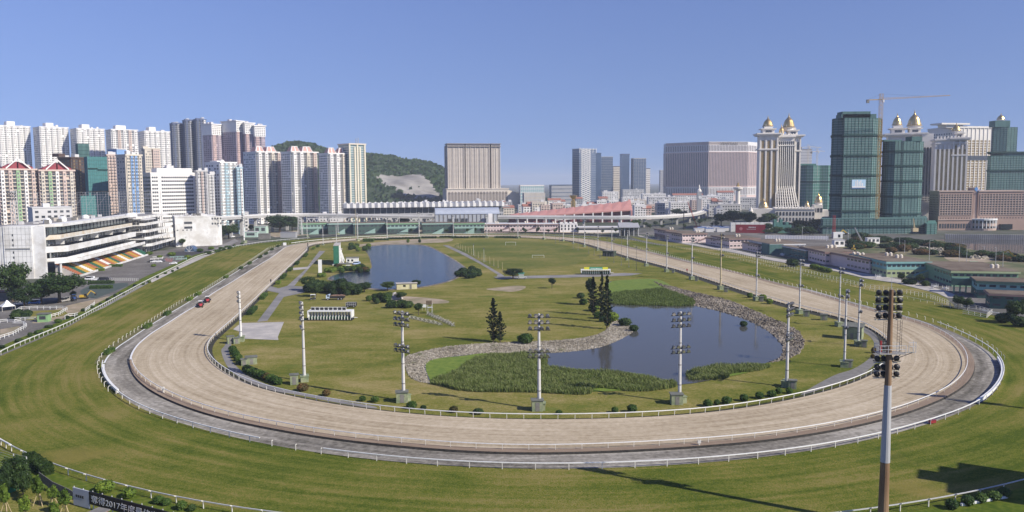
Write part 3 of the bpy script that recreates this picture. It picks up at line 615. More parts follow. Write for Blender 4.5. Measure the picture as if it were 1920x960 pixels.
for px, yb, yt, pr, ph, fa, lab in (
    (452, 640, 546, protoW, 16, 0, 'short white lamp mast with dark lamps beside the pale concrete apron'),
    (571, 715, 566, protoC, 21, -.55, 'grey floodlight mast standing in front of the white starting gate'),
    (757, 752, 583, protoA, 21, -.25, 'grey floodlight mast on the near bend left of the reed bed'),
    (1011, 768, 588, protoA, 21, 0, 'grey floodlight mast in front of the large reed bed, nearest of all on the infield'),
    (1274, 755, 584, protoA, 21, 0, 'grey floodlight mast between the large reed bed and the reed islet'),
    (1475, 725, 567, protoA, 21, .35, 'grey floodlight mast behind the row of round bushes on the near right bend'),
    (1583, 688, 543, protoB, 21, .3, 'floodlight mast with a stack of pallets at its foot by the right bend'),
    (1609, 648, 523, protoB, 21, .1, 'floodlight mast just right of the grey roofed green shed'),
    (1573, 612, 501, protoB, 21, .1, 'floodlight mast just behind the grey roofed green shed'),
    (1499, 588, 486, protoB, 21, 0, 'floodlight mast with two green boxes at its foot left of the green shed'),
    (1418, 563, 472, protoB, 21, 0, 'floodlight mast between two clumps of yellow green bushes'),
    (1351, 543, 438, protoY, 24, 0, 'yellowed tall lattice lamp mast with white sacks by its plinth'),
    (1297, 524, 445, protoB, 21, 0, 'floodlight mast on the right straight, next beyond the yellowed mast'),
    (1250, 510, 441, protoB, 21, 0, 'floodlight mast on the right straight, second beyond the yellowed mast'),
    (1212, 499, 436, protoB, 21, 0, 'floodlight mast on the right straight, third beyond the yellowed mast'),
    (1176, 488, 432, protoB, 21, 0, 'floodlight mast on the right straight, just nearer than the dark green store'),
    (1147, 479, 425, protoB, 21, 0, 'floodlight mast at the front corner of the dark green store'),
    (1121, 470, 424, protoB, 21, 0, 'floodlight mast just behind the dark green store'),
    (1096, 463, 410, protoB, 21, 0, 'tall floodlight mast where the right straight meets the far bend'),
    (1075, 457, 428, protoD, 21, 0, 'short lamp mast behind the football pitch corner'),
    (1056, 452, 410, protoD, 21, 0, 'lamp mast in front of the white house with arched windows'),
    (1020, 449, 407, protoD, 21, 0, 'far bend lamp mast in front of the right end of the pink stables'),
    (971, 447, 407, protoD, 21, 0, 'far bend lamp mast in front of the middle of the pink stables'),
    (913, 446, 404, protoD, 21, 0, 'far bend lamp mast at the open end of the vaulted station roof'),
    (850, 446, 404, protoD, 21, 0, 'far bend lamp mast in front of the middle of the vaulted station'),
    (786, 447.5, 398, protoD, 21, 0, 'far bend lamp mast left of the vaulted station with a low crossbar'),
    (726, 450, 407, protoD, 21, 0, 'far bend lamp mast at the far edge of the blue pond'),
    (671, 452, 400, protoD, 21, 0, 'far bend lamp mast beside the thin yellow pole'),
    (631, 461, 421, protoD, 21, 0, 'lamp mast rising behind the green video board'),
    (606, 460, 425, protoD, 21, 0, 'lamp mast among the bushes left of the green video board'),
    (458, 456, 402, protoW, 16, 0, 'thick white mast without infield, beside the turf rail on the left straight'),
    (576, 445, 405, protoD, 21, 0, 'thin mast outside the far bend near the lattice camera tower'),
    (634, 440, 400, protoD, 21, 0, 'thin mast outside the far bend before the truss viaduct'),
    (692, 438, 420, protoD, 21, 0, 'short lamp post outside the far bend by the green ramp'),
    (749, 437, 400, protoD, 21, 0, 'thin mast outside the far bend beside the dark round tree')):
    place_mast(pr, ph, px, yb, yt, fa, lab)
# equipment huts
def hut(px, py, wpx, hpx, label, rz=0.2, cat='hut', ma=m_hut, dpx=None, flat=True, roof=m_roof):
    p = at(px, py); k = mpp(p); W, H, D = wpx * k, hpx * k, (dpx or wpx * .8) * k
    t = thing('equipment_hut', label, cat, p, rz)
    b = MB(); b.box(-W / 2, W / 2, 0, D, 0, H); b.build('wall', ma, t)
    b = MB()
    if flat: b.box(-W / 2 - .2, W / 2 + .2, -.2, D + .2, H, H + .18)
    else: b.prism([(-W / 2 - .3, -.3), (W / 2 + .3, -.3), (W / 2 + .3, D + .3), (-W / 2 - .3, D + .3)], H, [H + .2, H + .2, H + .8, H + .8])
    b.build('roof', roof, t)
    b = MB(); n = max(1, int(W / 1.8))
    for i in range(n): x = -W / 2 + (i + .5) * W / n; b.box(x - .45, x + .45, -.05, 0.02, .1, min(H * .85, 2.1))
    b.build('door', m_cdark, t); return t
for px, py, wx_, hx_, lab, rz in (
    (1008, 772, 21, 21, 'green metal equipment hut at the foot of the nearest infield mast', .05), (1270, 760, 22, 20, 'green equipment hut beside the mast between reed bed and islet', .0),
    (754, 756, 22, 20, 'weathered green hut at the foot of the mast left of the reed bed', .15), (552, 722, 15, 19, 'grey green hut with flat roof beside the mast before the starting gate', .3),
    (1486, 730, 14, 16, 'green hut right of the mast behind the row of round bushes', -.3), (1592, 690, 12, 14, 'green cabinet beside the pallets at the foot of a mast', -.3),
    (1620, 652, 10, 13, 'green cabinet beside the mast right of the grey roofed shed', -.4), (1512, 594, 11, 11, 'green box beside the mast left of the grey roofed shed', -.3),
    (1545, 601, 12, 11, 'green and grey cabinet alone on the grass left of the grey roofed shed', -.3), (1428, 566, 7, 9, 'small green cabinet behind yellow green bushes on the right straight', -.3),
    (1361, 548, 8, 8, 'small green cabinet at the foot of the yellowed mast', -.3), (433, 645, 12, 14, 'grey cabinet left of the white lamp mast', .5), (444, 645, 11, 11, 'pale green cabinet touching the white lamp mast', .5),
    (472, 684, 20, 14, 'yellow green transformer box between two hedges on the left bend', .4), (458, 686, 10, 12, 'dark green cabinet beside the yellow green transformer box', .4), (1262, 512, 5, 6, 'tiny green cabinet on the right straight, second beyond the yellowed mast', -.3), (1306, 527, 6, 7, 'tiny green cabinet on the right straight next beyond the yellowed mast', -.3)):
    hut(px, py, wx_, hx_, lab, rz)
hut(1597, 637, 34, 24, 'large green shed with grey roof on the right bend', -.55, 'shed', dpx=28, flat=False)
hut(1140, 481, 22, 10, 'dark green flat roofed store at the inside of the right straight', -.5, 'store', dpx=14, ma=mat('dark_green_paint', (0.025, 0.04, 0.025), (0.05, 0.07, 0.04), 0.5))
# foreground rusty mast
m_rust = mat('rusty_steel', (0.15, 0.088, 0.045), (0.27, 0.175, 0.10), 0.9, rough=0.8, stretch=(1, 1, .12), bump=0.15)
m_galv = mat('galvanised_mast', (0.36, 0.36, 0.36), (0.46, 0.46, 0.46), 0.8, rough=0.5, stretch=(1, 1, .15))
p = at(1655, 986); Hm = zat(p, 543)
tm = thing('rusty_floodlight_mast', 'tall rusty floodlight mast with grey middle section and a railed platform', 'floodlight mast', p)
z1, z2 = zat(p, 866), zat(p, 722); rr = lambda z: .76 + (.27 - .76) * z / Hm
for nm, a, b_, ma in (('lower_pole', 0, z1, m_rust), ('middle_pole', z1, z2, m_galv), ('upper_pole', z2, Hm, m_rust)):
    b = MB(); b.tube((0, 0, a), (0, 0, b_), rr(a) + (.04 if ma is m_galv else 0), rr(b_) + (.04 if ma is m_galv else 0), 14); b.build(nm, ma, tm)
b = MB(); b.tube((0, 0, Hm), (0, 0, Hm + 2.6), .04, .02, 5); b.build('lightning_rod', m_steel, tm)
DH, DL = lamp_meshes(.42, True)
m_cream = mat('cream_bar', (0.62, 0.58, 0.45), (0.5, 0.46, 0.36), 1.0)
def rows(zs, cols, pitch, off=-.65, skip=()):
    for z in zs:
        a = MB(); a.box(-cols * pitch / 2, cols * pitch / 2, off - .08, off + .08, z - .72, z - .58); a.box(-.2, .2, off, 0, z - .75, z - .55); a.build('crossbar', m_cream, tm)
        for c in range(cols):
            lo = link('floodlight', DH, tm, None, ((c - (cols - 1) / 2) * pitch, off, z), None, PI - .5 + rnd.uniform(-.5, .3)); link('lens', DL, lo)
rows([zat(p, y) for y in (549, 563, 577, 592)], 4, .98, .62)
rows([zat(p, y) for y in (673, 689, 702)], 4, .95, .62)
zp = zat(p, 661)
b = MB(); b.box(-1.7, 1.9, -1.0, 1.0, zp - .1, zp); b.box(1.9, 3.6, -.1, .1, zp - .05, zp + .05); b.build('platform', mat('grating', (0.34, 0.33, 0.30), rough=0.7, metal=.3), tm)
for x, y in ((-1.7, -1), (-.6, -1), (.6, -1), (1.9, -1), (-1.7, 1), (1.9, 1), (3.6, -.35), (3.6, .35), (2.6, -.35)):
    b = MB(); b.box(x - .03, x + .03, y - .03, y + .03, zp, zp + (1.2 if x < 3 else 1.6)); b.build('guard_post', m_steel, tm)
b = MB()
for z in (.6, 1.15):
    b.box(-1.7, 1.9, -1.03, -.97, zp + z, zp + z + .06); b.box(-1.7, 1.9, .97, 1.03, zp + z, zp + z + .06); b.box(-1.73, -1.67, -1, 1, zp + z, zp + z + .06)
    b.box(2.6, 3.6, -.38, -.32, zp + z + .3, zp + z + .36)
b.build('guard_rail', m_steel, tm)
for x in (-.85, -.55, 1.1, 1.5, 1.75):
    b = MB(); b.tube((x, .1, zp), (x, .1, Hm - 4.4), .025, .025, 4); b.build('hoist_cable', m_dark, tm)
b = MB()
for i in range(14): z = zp + i * .45; b.box(1.1, 1.5, .08, .12, z, z + .03); b.box(1.5, 1.75, .08, .12, z + .2, z + .23)
b.build('ladder_rungs', m_dark, tm); bpy.data.objects['ladder_rungs']['kind'] = 'stuff'
b = MB(); b.box(-1.35, -1.1, -.15, .1, zp + .1, zp + 1.7); b.build('red_winch', mat('winch_red', (0.28, 0.03, 0.03)), tm)
for s in (-1, 1):
    b = MB(); b.bar((s * 1.5, -.5, zp - .1), (0, 0, zp - 1.5), .08, .08); b.build('bracket', m_dark, tm)
b = MB(); b.bar((3.4, 0, zp), (.2, 0, zp - 1.2), .07, .07); b.build('bracket', m_dark, tm)
kids[tm.name] = list(tm.children); tm2 = copy_tree(tm, at(1715, 742) + Vector((sd.x, sd.y, 0)) / sd.z * (Hm - .5), 0, 'second rusty floodlight mast standing outside the frame at right, throwing a thin shadow')
# poles round the football pitch
def pole(px, yb, yt, label, group, ma=m_cdark, r=.12, lampy=True):
    p = at(px, yb); h = zat(p, yt); t = thing('pitch_pole', label, 'pole', p, 0, group)
    b = MB(); b.tube((0, 0, 0), (0, 0, h), r, r * .7, 6); b.build('pole', ma, t)
    b = MB(); b.box(-.4, .4, -.4, .4, 0, .35); b.build('foot', m_cdark, t)
    if lampy: b = MB(); b.box(-.5, .5, -.25, .1, h - .35, h + .15); b.build('lamp_head', m_house, t)
for px, yb, yt in ((1041.7, 456, 430), (1049, 454, 436), (1074.7, 467, 433), (1084, 469, 433), (1104, 475, 437), (1114, 479, 437), (1125, 483, 440), (1138, 486, 447), (1151, 492, 448), (1165, 497.5, 430), (1179, 501, 447), (1193, 507, 463)):
    pole(px, yb, yt, 'thin dark lamp pole in the line along the right side of the football pitch', 'lamp poles right of the football pitch')
for i in range(15):
    f = i / 14; f2 = f ** 1.35; px = 857 + 85 * f2; yb = 464 + 42.5 * f2
    pole(px, yb, yb - 9 - 6 * f, 'short yellowed pole in the line beside the diagonal path', 'short poles left of the football pitch', m_masty, .10, False)
for px, yb, yt, lab in ((888, 479, 458, 'taller lamp pole on the left touchline, further from the camera'), (907.5, 491.7, 466, 'taller lamp pole on the left touchline, nearer to the camera'), (667.5, 453, 391, 'very tall thin yellow pole at the far corner of the blue pond')):
    p = at(px, yb); pole(px, yb, yt, lab, None, m_masty if px < 700 else m_post, .2 if px < 700 else .12)
def goal(px0, px1, yb, yt, label):
    a, c = at(px0, yb), at(px1, yb); h = zat(a, yt); t = thing('football_goal', label, 'goal', a); v = c - a
    for q in (Vector((0, 0, 0)), v): b = MB(); b.tube(q, q + Vector((0, 0, h)), .09, .09, 6); b.build('upright', m_white, t)
    b = MB(); b.tube((0, 0, h), v + Vector((0, 0, h)), .09, .09, 6); b.build('crossbar', m_white, t)
    b = MB(); b.tube((0, 0, h), (0, 1.6, 0), .05, .05, 4); b.tube(v + Vector((0, 0, h)), v + Vector((0, 1.6, 0)), .05, .05, 4); b.tube((0, 1.6, .05), v + Vector((0, 1.6, .05)), .05, .05, 4); b.build('net_frame', m_white, t)
goal(948, 967, 460, 454, 'white football goal at the far end of the pitch'); goal(998, 1020, 483.5, 478.5, 'low white goal in the middle of the pitch')
# ================================================================ STARTING GATES, VEHICLES, SHEDS
def gate(px0, px1, yb, yt, label, banner, n=14):
    a, c = at(px0, yb), at(px1, yb); L = (c - a).length; H = zat(a, yt); t = thing('starting_gate', label, 'starting gate', a, math.atan2(c.y - a.y, c.x - a.x))
    hb = H * .70
    for i in range(n + 1):
        x = L * i / n
        b = MB(); b.box(x - .09, x + .09, 0, 2.6, .25, hb); b.box(x - .06, x + .06, -.7, 0, .4, 1.6); b.build('stall_partition', m_white if i % 1 == 0 else m_steel, t)
    for i in range(n):
        x = L * (i + .5) / n; b = MB(); b.box(x - .5, x + .5, -.1, 0, .45, 1.5); b.box(x - .5, x + .5, 2.6, 2.7, .45, 1.6); b.build('stall_door', bpy.data.materials['gate_green'] if 'gate_green' in bpy.data.materials else mat('gate_green', (0.03, 0.08, 0.05)), t)
    b = MB(); b.box(-.5, L + .5, -.8, 3.2, hb, hb + .35); b.box(-.5, -.1, -.8, 3.2, 1.2, hb); b.box(L + .1, L + .5, -.8, 3.2, 1.2, hb); b.build('gantry', m_white, t)
    b = MB(); b.box(-.3, L + .3, -.5, 3, .15, .4); b.build('chassis', m_dark, t)
    for x in (-.3, L + .3):
        for y in (0, 2.4): b = MB(); b.M = Matrix.Translation((x, y, .5)) @ Matrix.Rotation(PI / 2, 4, 'Y'); b.lathe(0, 0, [(0, -.2), (.5, -.2), (.5, .2), (0, .2)], 10); b.build('wheel', m_black, t)
    b = MB(); b.tube((L + .5, 1, 1.1), (L + 2.2, 1, .9), .1, .1, 6); b.build('tow_bar', m_white, t)
    if banner:
        for x0, x1, ma in ((.08, .27, 'banner_yellow'), (.27, .75, 'banner_green'), (.75, .94, 'banner_yellow')):
            b = MB(); b.box(L * x0, L * x1, .4, .55, hb + .35, H + .6); b.build('banner', bpy.data.materials.get(ma) or mat(ma, (0.62, 0.58, 0.05) if 'yellow' in ma else (0.03, 0.26, 0.14)), t)
        for i in range(9):
            x = L * (.32 + .045 * i); b = MB(); b.box(x, x + .4 if i != 4 else x + .7, .34, .4, hb + .7, hb + 1.15); b.build('lettering', m_white, t)
    else:
        for i in range(8):
            x = L * (.04 + .107 * i); b = MB(); b.box(x, x + L * .098, .4, .6, hb + .4, H + .2); b.build('number_frame', m_white, t)
            q = [o for o in t.children][-1]; b = MB(); b.box(x + .15, x + L * .098 - .15, .34, .42, hb + .55, H + .05); b.build('number_panel', m_dark, q)
    return t
gate(580, 658, 601, 577, 'white starting gate with green stall doors and a row of black number panels', False)
gate(1091, 1143, 515, 503, 'white starting gate topped by a yellow and green banner near the dark conifers', True, 13)
m_glassd = glass('vehicle_glass', (0.015, 0.02, 0.025), 0.05, 0.8)
def wheels(t, xs, ys, r, w_=.25):
    for x in xs:
        for y in ys:
            b = MB(); b.M = Matrix.Translation((x, y, r)) @ Matrix.Rotation(PI / 2, 4, 'X'); b.lathe(0, 0, [(r * .5, -w_ / 2), (r, -w_ / 2), (r, w_ / 2), (r * .5, w_ / 2)], 12); o = b.build('wheel', m_black, t)
            b = MB(); b.M = Matrix.Translation((x, y, r)) @ Matrix.Rotation(PI / 2, 4, 'X'); b.lathe(0, 0, [(r * .5, -w_ / 2 - .01), (r * .5, w_ / 2 + .01)], 8); b.face(list(range(7, -1, -1))); b.build('rim', m_steel, o)
paints = {}
def paint(c):
    if c not in paints: paints[c] = mat('car_paint', c, rough=.25, spec=.6)
    return paints[c]
def car_meshes(L=4.5, W=1.8, H=1.45, col=(.7, .7, .7), van=False):
    t = thing('parked_car', 'car', 'car')
    prof = [(-L / 2, .35), (-L / 2 + .05, .85), (-L * .22, .95), (-L * .10, H), (L * .25, H), (L * .44, .95), (L / 2, .8), (L / 2, .35)] if not van else [(-L / 2, .35), (-L / 2, .9), (-L * .36, 1.05), (-L * .27, H), (L * .48, H), (L / 2, .9), (L / 2, .35)]
    b = MB(); k = len(prof)
    n = b._a([(x, -W / 2 * (.82 if z > 1 else 1), z) for x, z in prof] + [(x, W / 2 * (.82 if z > 1 else 1), z) for x, z in prof])
    b.face(range(n + k - 1, n - 1, -1)); b.face(range(n + k, n + 2 * k))
    for i in range(k): j = (i + 1) % k; b.face((n + i, n + j, n + k + j, n + k + i))
    b.build('body', paint(col), t)
    g = MB(); x0, x1 = (-L * .16, L * .33) if not van else (-L * .30, L * .42)
    for s in (-1, 1): g.box(x0, x1, s * W * .455 - .02, s * W * .455 + .02, 1.0, H - .1)
    g.box(x0 - .28, x0 - .1, -W * .38, W * .38, 1.0, H - .12); g.build('window', m_glassd, t)
    wheels(t, (-L * .31, L * .31), (-W / 2 + .1, W / 2 - .1), .33); return t
def car(px, py, rz, col, label, H=1.45, L=4.5, van=False, group=None):
    t = car_meshes(L, 1.85, H, col, van); t.location = at(px, py, .1); t.rotation_euler = (0, 0, rz); t['label'] = label
    if van: t['category'] = 'van'
    if group: t['group'] = group
    return t
AX = math.atan2(OD[1], OD[0])
car(283, 492, .1, (.03, .03, .035), 'black car at the left end of the row parked on the forecourt'); car(289, 492.5, .15, (.75, .75, .74), 'white car beside the black car parked on the forecourt')
car(297, 492.5, .1, (.78, .78, .77), 'white saloon at the right end of the forecourt row'); car(303, 491, .1, (.10, .10, .11), 'dark grey car tucked behind the white saloon on the forecourt')
car(325, 495.5, .1, (.8, .8, .8), 'lone white car in the middle of the forecourt'); car(168, 525, .1, (.78, .78, .77), 'white van by the trees in front of the seating', 2.0, 5.0, True)
car(181, 526, .1, (.78, .78, .76), 'white car between the van and the black cars by the hedge'); car(193, 526, .1, (.03, .03, .035), 'black van beside the white cars by the hedge', 1.9, 4.8, True); car(202, 525.5, .1, (.06, .06, .07), 'black estate car at the right of the hedge row')
car(66, 570, .05, (.03, .10, .32), 'blue van under the dark tree at left', 1.9, 4.8, True); car(38, 572, .2, (.45, .45, .46), 'grey car under the light green tree at left'); car(120, 566, 1.2, (.32, .30, .27), 'beige van beside the tractor under the big tree', 2.0, 4.8, True)
car(447, 447, 1.0, (.05, .05, .06), 'dark car on the lane beyond the white office trees'); car(436, 445, 1.0, (.78, .78, .78), 'white car on the lane beyond the white office trees'); car(668, 502 - 6, .7, (.3, .4, .6), 'blue and white pickup beside the video board', 1.8, 4.8, True)
def tractor(px, py, rz, label, col=(.42, .05, .06), roof=True):
    t = thing('tractor', label, 'tractor', at(px, py, ZS), rz)
    b = MB(); b.box(-2.0, .1, -.45, .45, .8, 1.55); b.prism([(-2.2, -.4), (-2.0, -.45), (-2.0, .45), (-2.2, .4)], .8, 1.4); b.build('bonnet', paint(col), t)
    b = MB(); b.box(.1, 1.6, -.75, .75, .6, 1.5); b.build('body', paint(col), t)
    b = MB(); b.box(.2, 1.5, -.65, .65, 1.5, 2.4); b.build('cab_window', m_glassd, t)
    b = MB(); b.box(.05, 1.7, -.8, .8, 2.4, 2.55); b.build('cab_roof', m_white if roof else paint(col), t)
    wheels(t, (-1.5,), (-.65, .65), .5, .35); wheels(t, (1.0,), (-.85, .85), .85, .45)
    b = MB(); b.box(1.9, 4.2, -1.5, 1.5, .5, 1.0); b.box(1.6, 1.9, -.1, .1, .6, .75); b.build('harrow', m_dark, t); return t
tractor(376, 576, AX + .25, 'red tractor with white roof harrowing the sand, lower of the pair'); tractor(389, 567, AX + .2, 'red tractor with white roof harrowing the sand, upper of the pair')
tractor(139, 563, 2.2, 'blue tractor parked under the trees beside the yellow loader', (.03, .07, .22), False)
def digger(px, py, rz, label, sc_=1.0, z=.08):
    y_ = bpy.data.materials.get('digger_yellow') or mat('digger_yellow', (.55, .36, .04), (.42, .28, .05), 1.0)
    t = thing('excavator', label, 'excavator', at(px, py, z), rz); t.scale = (sc_,) * 3
    for s in (-1, 1): b = MB(); b.box(-1.9, 1.9, s * 1.2 - .3, s * 1.2 + .3, 0, .85); b.build('track', m_black, t)
    b = MB(); b.box(-2.2, 1.2, -1.3, 1.3, .95, 2.1); b.build('body', y_, t)
    b = MB(); b.box(.2, 1.6, -1.3, -.2, 1.2, 3.0); b.build('cab', m_glassd, t)
    b = MB(); b.bar((1.2, .3, 1.6), (3.4, .3, 4.3), .4, .5); b.bar((3.4, .3, 4.3), (5.6, .3, 2.6), .35, .4); b.build('boom', y_, t)
    b = MB(); b.box(5.2, 6.1, -.3, .9, 1.5, 2.7); b.build('bucket', m_dark, t); return t
digger(158, 560, .3, 'yellow loader parked at the right end of the big tree', .8)
def truck(px, py, rz, label):
    t = thing('truck', label, 'truck', at(px, py, .08), rz)
    b = MB(); b.prism([(-3.6, -1.15), (-2.1, -1.15), (-2.1, 1.15), (-3.6, 1.15)], .7, [2.0, 2.6, 2.6, 2.0]); b.build('cab', paint((.55, .66, .80)), t)
    b = MB(); b.box(-3.65, -3.2, -1.0, 1.0, 1.55, 2.05); b.box(-3.1, -2.3, -1.18, 1.18, 1.5, 2.2); b.build('window', m_glassd, t)
    b = MB(); b.box(-2.0, 4.2, -1.2, 1.2, .8, 1.0); b.box(-2.0, 4.2, -1.25, -1.17, 1, 1.7); b.box(-2.0, 4.2, 1.17, 1.25, 1, 1.7); b.box(-2.05, -1.95, -1.2, 1.2, 1, 2.0); b.build('cargo_bed', m_dark, t)
    b = MB()
    for i in range(40): x, y, z = rnd.uniform(-1.8, 4), rnd.uniform(-1, 1), rnd.uniform(1.2, 2.1); b.box(x - .4, x + .4, y - .2, y + .2, z - .2, z + .2)
    b.build('load', mat('scrap', (.22, .13, .09), (.32, .22, .16), 1.0), t); t.children[-1]['kind'] = 'stuff'
    wheels(t, (-2.8, 1.6, 2.9), (-1.0, 1.0), .5, .35)
truck(628, 562, .05, 'white cab truck loaded with brown waste beside the pond shrubs')
t = thing('golf_cart', 'golf cart with white canopy left of the loaded truck', 'golf cart', at(587, 562, .08), .2)
b = MB(); b.box(-1.2, 1.2, -.6, .6, .4, .8); b.box(-.2, .9, -.6, .6, .8, 1.0); b.build('body', m_dark, t)
b = MB(); b.box(-1.1, 1.1, -.75, .75, 2.2, 2.35); b.build('canopy', m_white, t)
for x in (-.9, .9):
    for y in (-.55, .55): b = MB(); b.box(x - .04, x + .04, y - .04, y + .04, .8, 2.2); b.build('canopy_post', m_steel, t)
wheels(t, (-.8, .8), (-.55, .55), .3)
t = thing('maintenance_cart', 'green roofed maintenance cart under the spreading tree', 'cart', at(978, 523, .1), 0)
b = MB(); b.box(-2.4, 2.6, -1, 1, .5, 1.1); b.build('chassis', m_steel, t); b = MB(); b.box(-1.5, 1.2, -1, 1, 1.1, 2.8); b.build('cabin', mat('cart_grey', (.38, .42, .38)), t)
b = MB(); b.prism([(-1.8, -1.2), (1.5, -1.2), (1.5, 1.2), (-1.8, 1.2)], 2.8, [2.9, 2.9, 3.3, 3.3]); b.build('roof', mat('cart_green', (.06, .22, .16)), t); wheels(t, (-1.6, 1.8), (-1, 1), .45)
t = thing('trailer', 'dark mesh sided trailer behind the starting gate', 'trailer', at(659, 576, .08), -.05)
b = MB(); b.box(-2, 2, -1, 1, .5, .7); b.box(-2.1, -1.6, -1, 1, .7, 1.8); b.build('deck', m_dark, t)
for i in range(6): x = -2 + i * .8; b = MB(); b.box(x - .06, x + .06, -1.05, -.95, .7, 2.0); b.build('stake', m_steel, t)
for y in (-1, 1): b = MB(); b.box(-2, 2, y - .04, y + .04, 1.2, 1.3); b.box(-2, 2, y - .04, y + .04, 1.9, 2.0); b.build('side_rail', m_steel, t)
b = MB(); b.box(-2, 2, .9, 1.0, .7, 1.9); b.build('back_panel', m_dark, t); wheels(t, (-1.2, 1.2), (-.9, .9), .4)
t = thing('pond_shed', 'cream flat roofed shed on the near shore of the blue pond', 'shed', at(744, 543, .1), .22)
b = MB(); b.box(0, 9.5, 0, 3.5, 0, 2.7); b.build('wall', mat('cream_wall', (.50, .46, .27), (.6, .56, .36), .6), t); b = MB(); b.box(-.3, 9.8, -.4, 3.8, 2.7, 2.9); b.build('roof', m_conc, t)
b = MB(); b.box(6, 7, -.06, 0, .1, 2.2); b.build('door', m_cdark, t); b = MB(); b.box(3, 4.2, -.06, 0, 1.2, 2.1); b.build('window', m_glassd, t)
# sand heap
p = at(741, 560); t = thing('sand_heap', 'pale heap of sand beside the shrubs', 'sand heap', p)
b = MB(); b.lathe(0, 0, [(3.6, 0), (3.0, .6), (1.9, 1.7), (.9, 2.6), (.25, 2.9)], 14); b.build('heap', m_conc, t)
# stacks of dismantled fence (grey, two rows) on the grass
def rubble_row(px0, py0, px1, py1, label):
    a, c = at(px0, py0), at(px1, py1); t = thing('folded_barriers', label, 'barriers', a); v = c - a; n = int(v.length / .9)
    pm_ = None
    for i in range(n):
        q = v * (i / n); b = MB(); dy = rnd.uniform(-.3, .3)
        b.bar(q + Vector((-.5, dy, .05)), q + Vector((.5, dy + .3, rnd.uniform(.9, 1.5))), .12, .12); b.bar(q + Vector((.6, dy, .05)), q + Vector((-.4, dy + .5, rnd.uniform(.8, 1.3))), .12, .12); b.build('barrier', m_cdark if i % 3 else m_post, t)
rubble_row(802, 590, 852, 613, 'row of folded grey barriers running down from the scaffold tower'); rubble_row(768, 597, 830, 611, 'second row of folded barriers meeting the first in a point')
t = thing('camera_stand', 'thin scaffold stand with a dark board above the folded barriers', 'scaffold', at(806, 588, .05), .3)
for x in (-.9, .9):
    for y in (-.9, .9): b = MB(); b.bar((x, y, 0), (x, y, 4.2), .1, .1); b.build('leg', m_steel, t)
b = MB(); b.box(-1, 1, -1, 1, 2.4, 2.5); b.build('deck', m_steel, t)
b = MB(); b.box(-1.6, .6, -1.0, -.9, 3.6, 5.2); b.build('board', m_bark, t)
t = thing('white_sign', 'small white board beside the lone small tree', 'sign', at(795, 582, .05), 0); b = MB(); b.box(-.9, .9, -.05, .05, 1.2, 2.4); b.build('board', m_white, t)
for x in (-.7, .7): b = MB(); b.box(x - .05, x + .05, -.04, .04, 0, 1.2); b.build('leg', m_post, t)
# video board and camera building at the blue pond
m_vg = mat('board_green', (.025, .13, .075), (.035, .17, .10), .3)
p = at(636, 497, .1); t = thing('video_board', 'tall video board with dark green end and white frame back at the blue pond', 'video board', p, AX)
b = MB(); b.box(-2, 26, -1.5, 4.0, 0, .6); b.build('base', m_conc, t)
b = MB(); b.box(0, .5, 0, 3.2, .6, 11.8); b.box(0, 22, 3.0, 3.3, .6, 11.8); b.build('screen_back', m_vg, t)
b = MB(); b.box(0, 22, -.4, 3.3, 11.8, 12.3); b.build('roof', m_conc, t)
for i in range(7):
    x = .6 + i * 3.5; b = MB(); b.box(x, x + .5, -.2, .2, .6, 11.8); b.bar((x + .25, -2.6, .6), (x + .25, 0, 8.5), .25, .25); b.build('strut', m_white, t)
for z in (3.2, 6, 9): b = MB(); b.box(.6, 22, -.25, -.05, z, z + .5); b.build('brace', m_white, t)
b = MB(); b.box(8, 22, .2, 2.8, .6, 11.7); b.build('plant_room', m_white, t)
b = MB(); b.box(23, 29, -.5, 4.5, 0, 7.5); b.build('rear_tower', m_white, t); b = MB(); b.box(22.6, 29.4, -.9, 4.9, 7.5, 8); b.build('rear_roof', m_conc, t)
b = MB(); b.box(24.5, 28, .3, 3.5, 8, 10.5); b.build('roof_room', mat('cream', (.55, .50, .38)), t)
p = at(649, 494, .1); t = thing('white_cabin', 'white cabin with dark roof beside the video board', 'cabin', p, .12)
b = MB(); b.box(0, 7.5, 0, 4.5, 0, 3.4); b.build('wall', m_white, t); b = MB(); b.box(-.3, 7.8, -.3, 4.8, 3.4, 3.7); b.build('roof', m_cdark, t)
for x in (.8, 3.2): b = MB(); b.box(x, x + 1.2, -.06, 0, 1.2, 2.5); b.build('window', m_glassd, t)
p = at(635, 504, .1); t = thing('garage', 'low yellow green garage in front of the video board', 'garage', p, .1)
b = MB(); b.box(0, 7, 0, 4, 0, 2.8); b.build('wall', mat('lime_wall', (.40, .44, .14), (.5, .5, .22), .5), t); b = MB(); b.box(-.4, 7.6, -.4, 4.4, 2.8, 3.0); b.build('roof', m_cdark, t); b = MB(); b.box(4.4, 6.6, -.06, 0, .1, 2.3); b.build('door', m_white, t)
p = at(600.5, 513, .05); t = thing('white_pylon', 'tall thin white pylon sign left of the pond trees', 'sign', p, AX); b = MB(); b.box(-.25, .25, -1.0, 1.0, .4, zat(p, 487)); b.build('panel', m_white, t); b = MB(); b.box(-.4, .4, -1.1, 1.1, 0, .4); b.build('base', m_conc, t)
